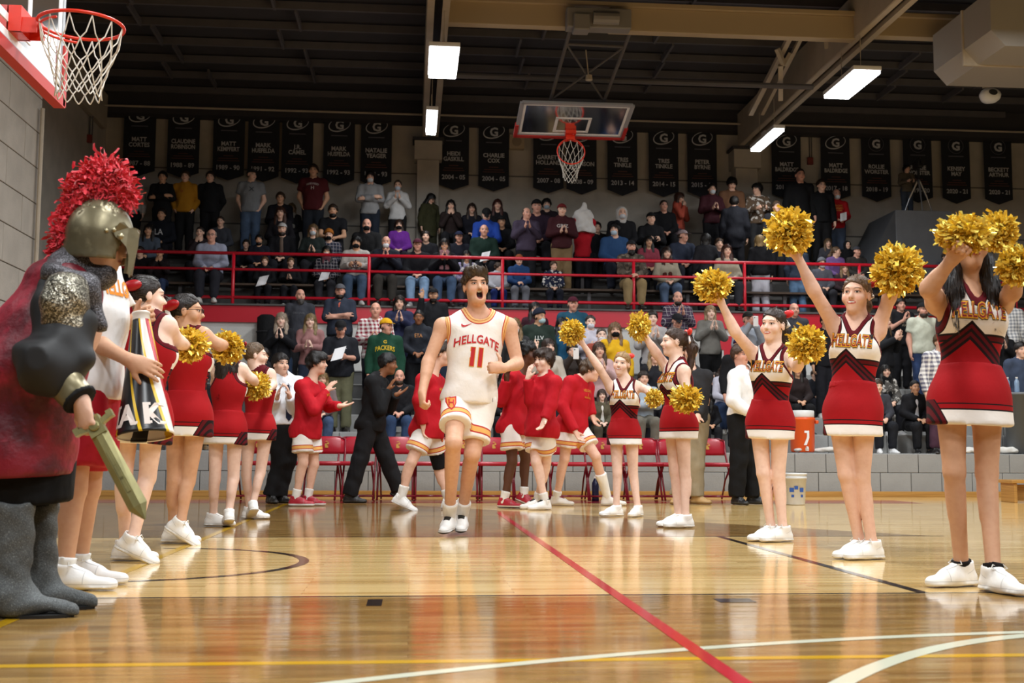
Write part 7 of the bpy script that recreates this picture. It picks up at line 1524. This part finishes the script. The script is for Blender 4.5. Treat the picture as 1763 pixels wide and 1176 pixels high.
# white bucket
f = floor_at(1368, 869); t = thing('white_bucket', 'white plastic bucket with blue print on the floor by the bleachers', 'bucket', (f[0], f[1], 0))
b = MB(); b.lathe([(0, .003), (.115, .003), (.12, .01), (.138, .3), (.146, .3), (.146, .325), (.14, .325), (.142, .345), (.15, .348), (.15, .365), (.14, .37), (.135, .36), (.115, .02), (0, .02)], 30); b.build('pail', WHP, t, True)
for x, z, s in ((-.07, .2, .05), (-.02, .22, .04), (.045, .2, .05), (-.06, .12, .03), (.05, .12, .03)): b = MB(); r = .1275; pts = [(x - s / 2, z - s), (x + s / 2, z - s), (x + s / 2, z), (x - s / 2, z)]; b.add([((r + (zz - .1) * .06 + .003) * math.sin(q / r), -(r + (zz - .1) * .06 + .003) * math.cos(q / r), zz) for q, zz in pts], [(0, 1, 2, 3)]); b.build('blue_print', BLP, t)
b = MB(); b.tube([(.148 * math.cos(a), -.02 - .03 * math.sin(a), .31 - .1 * math.sin(a)) for a in np.linspace(0, math.pi, 12)], .003, 5); b.build('bail_handle', MAT_STEEL, t)
# towels
TW = cloth('d4d1ca', 'plain', .95)
for (px, py, sx, lab) in ((1406, 781, .26, 'crumpled white towel on the step beside the orange cooler'), (1742, 785, .28, 'white towel lying on the step at the right edge'), (1664, 784, .14, 'small white cloth between the nearest cheerleader\'s legs')):
    p = at(px, py, 15.95); p[2] = .612; S = Sdf(); rg = random.Random(px)
    for k in range(7): S.ell(V(rg.uniform(-sx, sx), rg.uniform(-.1, .1), .02 + rg.uniform(0, .03)), (rg.uniform(.06, .13), .08, rg.uniform(.02, .045)), rotz(rg.uniform(0, 3)), .05)
    S.wav(.009, 38, 1); S.cut(V(0, 0, 0), V(0, 0, -1)); v, q = mesh_sdf(S, .014); t = thing('towel', lab, 'towel', p); ob('cloth', to_mesh('cloth', v, q, TW), t)
# grey bin with bottles
p = at(1744, 752, 16.3); p[2] = .612; zt_ = at(1744, 712, 16.0)[2] - .612; t = thing('trash_bin', 'round grey bin on the bleacher step at the right edge', 'bin', (p[0], 16.05, .875 - .263)); b = MB(); b.lathe([(0, .0), (.2, .0), (.23, zt_ + .26), (.245, zt_ + .26), (.245, zt_ + .3), (.22, zt_ + .3), (.19, .03), (0, .03)], 28); b.build('barrel', M('grey_bin_plastic', hx('64686c'), .5).m, t, True)
def bottle(px, py, Y, z, col, lab, h=.22, r=.035, name='water_bottle'):
    p = at(px, py, Y); t = thing(name, lab, 'bottle', (p[0], Y, z)); b = MB(); b.lathe([(0, 0), (r, 0), (r * 1.02, h * .1), (r * .95, h * .4), (r, h * .6), (r * .9, h * .75), (r * .4, h * .9), (r * .4, h * .93), (0, h * .93)], 16); b.build('flask', M('bottle_plastic', hx(col), .2, 0, Transmission_Weight=.5).m, t, True)
    b = MB(); b.lathe([(0, h * .93), (r * .5, h * .93), (r * .5, h * 1.02), (0, h * 1.02)], 12); b.build('cap', WHP, t)
zb_ = .612 + zt_ + .3
bottle(1736, 700, 16.05, zb_, 'a9c4e2', 'left clear water bottle standing on the grey bin'); bottle(1752, 700, 16.0, zb_, 'a9c4e2', 'right clear water bottle standing on the grey bin')
bottle(1025, 850, 14.3, 0, '1e2448', 'dark blue sports bottle with white lid under a red chair', .3, .045, 'sports_bottle')
bottle(775, 520, 20.85, 3.15, 'b4c8d8', 'clear water bottle at the feet of the pink scarf woman', .22, .035)
f = floor_at(1752, 866); t = thing('wooden_step', 'small varnished wooden step box on the floor at the right edge', 'step', (f[0], f[1], 0)); b = MB(); b.bbox((-.06, 0, .24), (.6, .4, .28), .008); b.build('top_board', BBM, t)
for x in (0.0, .5): b = MB(); b.bbox((x - .02, .03, 0), (x + .02, .37, .24), .006); b.build('side_board', BBM, t)
b = MB(); b.bbox((.0, .2, .02), (.5, .23, .22), .005); b.build('back_board', BBM, t)
# rolled mat leaning at the left below the balcony
p = at(458, 560, 20.2); t = thing('rolled_mat', 'black rolled mat leaning against the white wall at left', 'mat', (p[0], 20.25, 1.94)); b = MB(); b.lathe([(0, 0), (.16, 0), (.16, .95), (.1, 1.0), (0, 1.0)], 18, (0, 0, 0)); b.build('roll', cloth('141416'), t, True); b = MB(); b.tube([(.165 * math.cos(a), .165 * math.sin(a), .7) for a in np.linspace(0, 2 * math.pi, 19)[:-1]], .012, 5, True); b.build('strap', cloth('2c2c30'), t)
# big painted letter strokes on the lower white wall
b = MB(); o = at(1246, 572, 20.49)
b.box((o[0], 20.485, 1.95), (o[0] + .16, 20.5, 2.7)); b.box((o[0] - .25, 20.485, 2.45), (o[0], 20.5, 2.62)); struct(b.build('trim_5', MAT_RED))
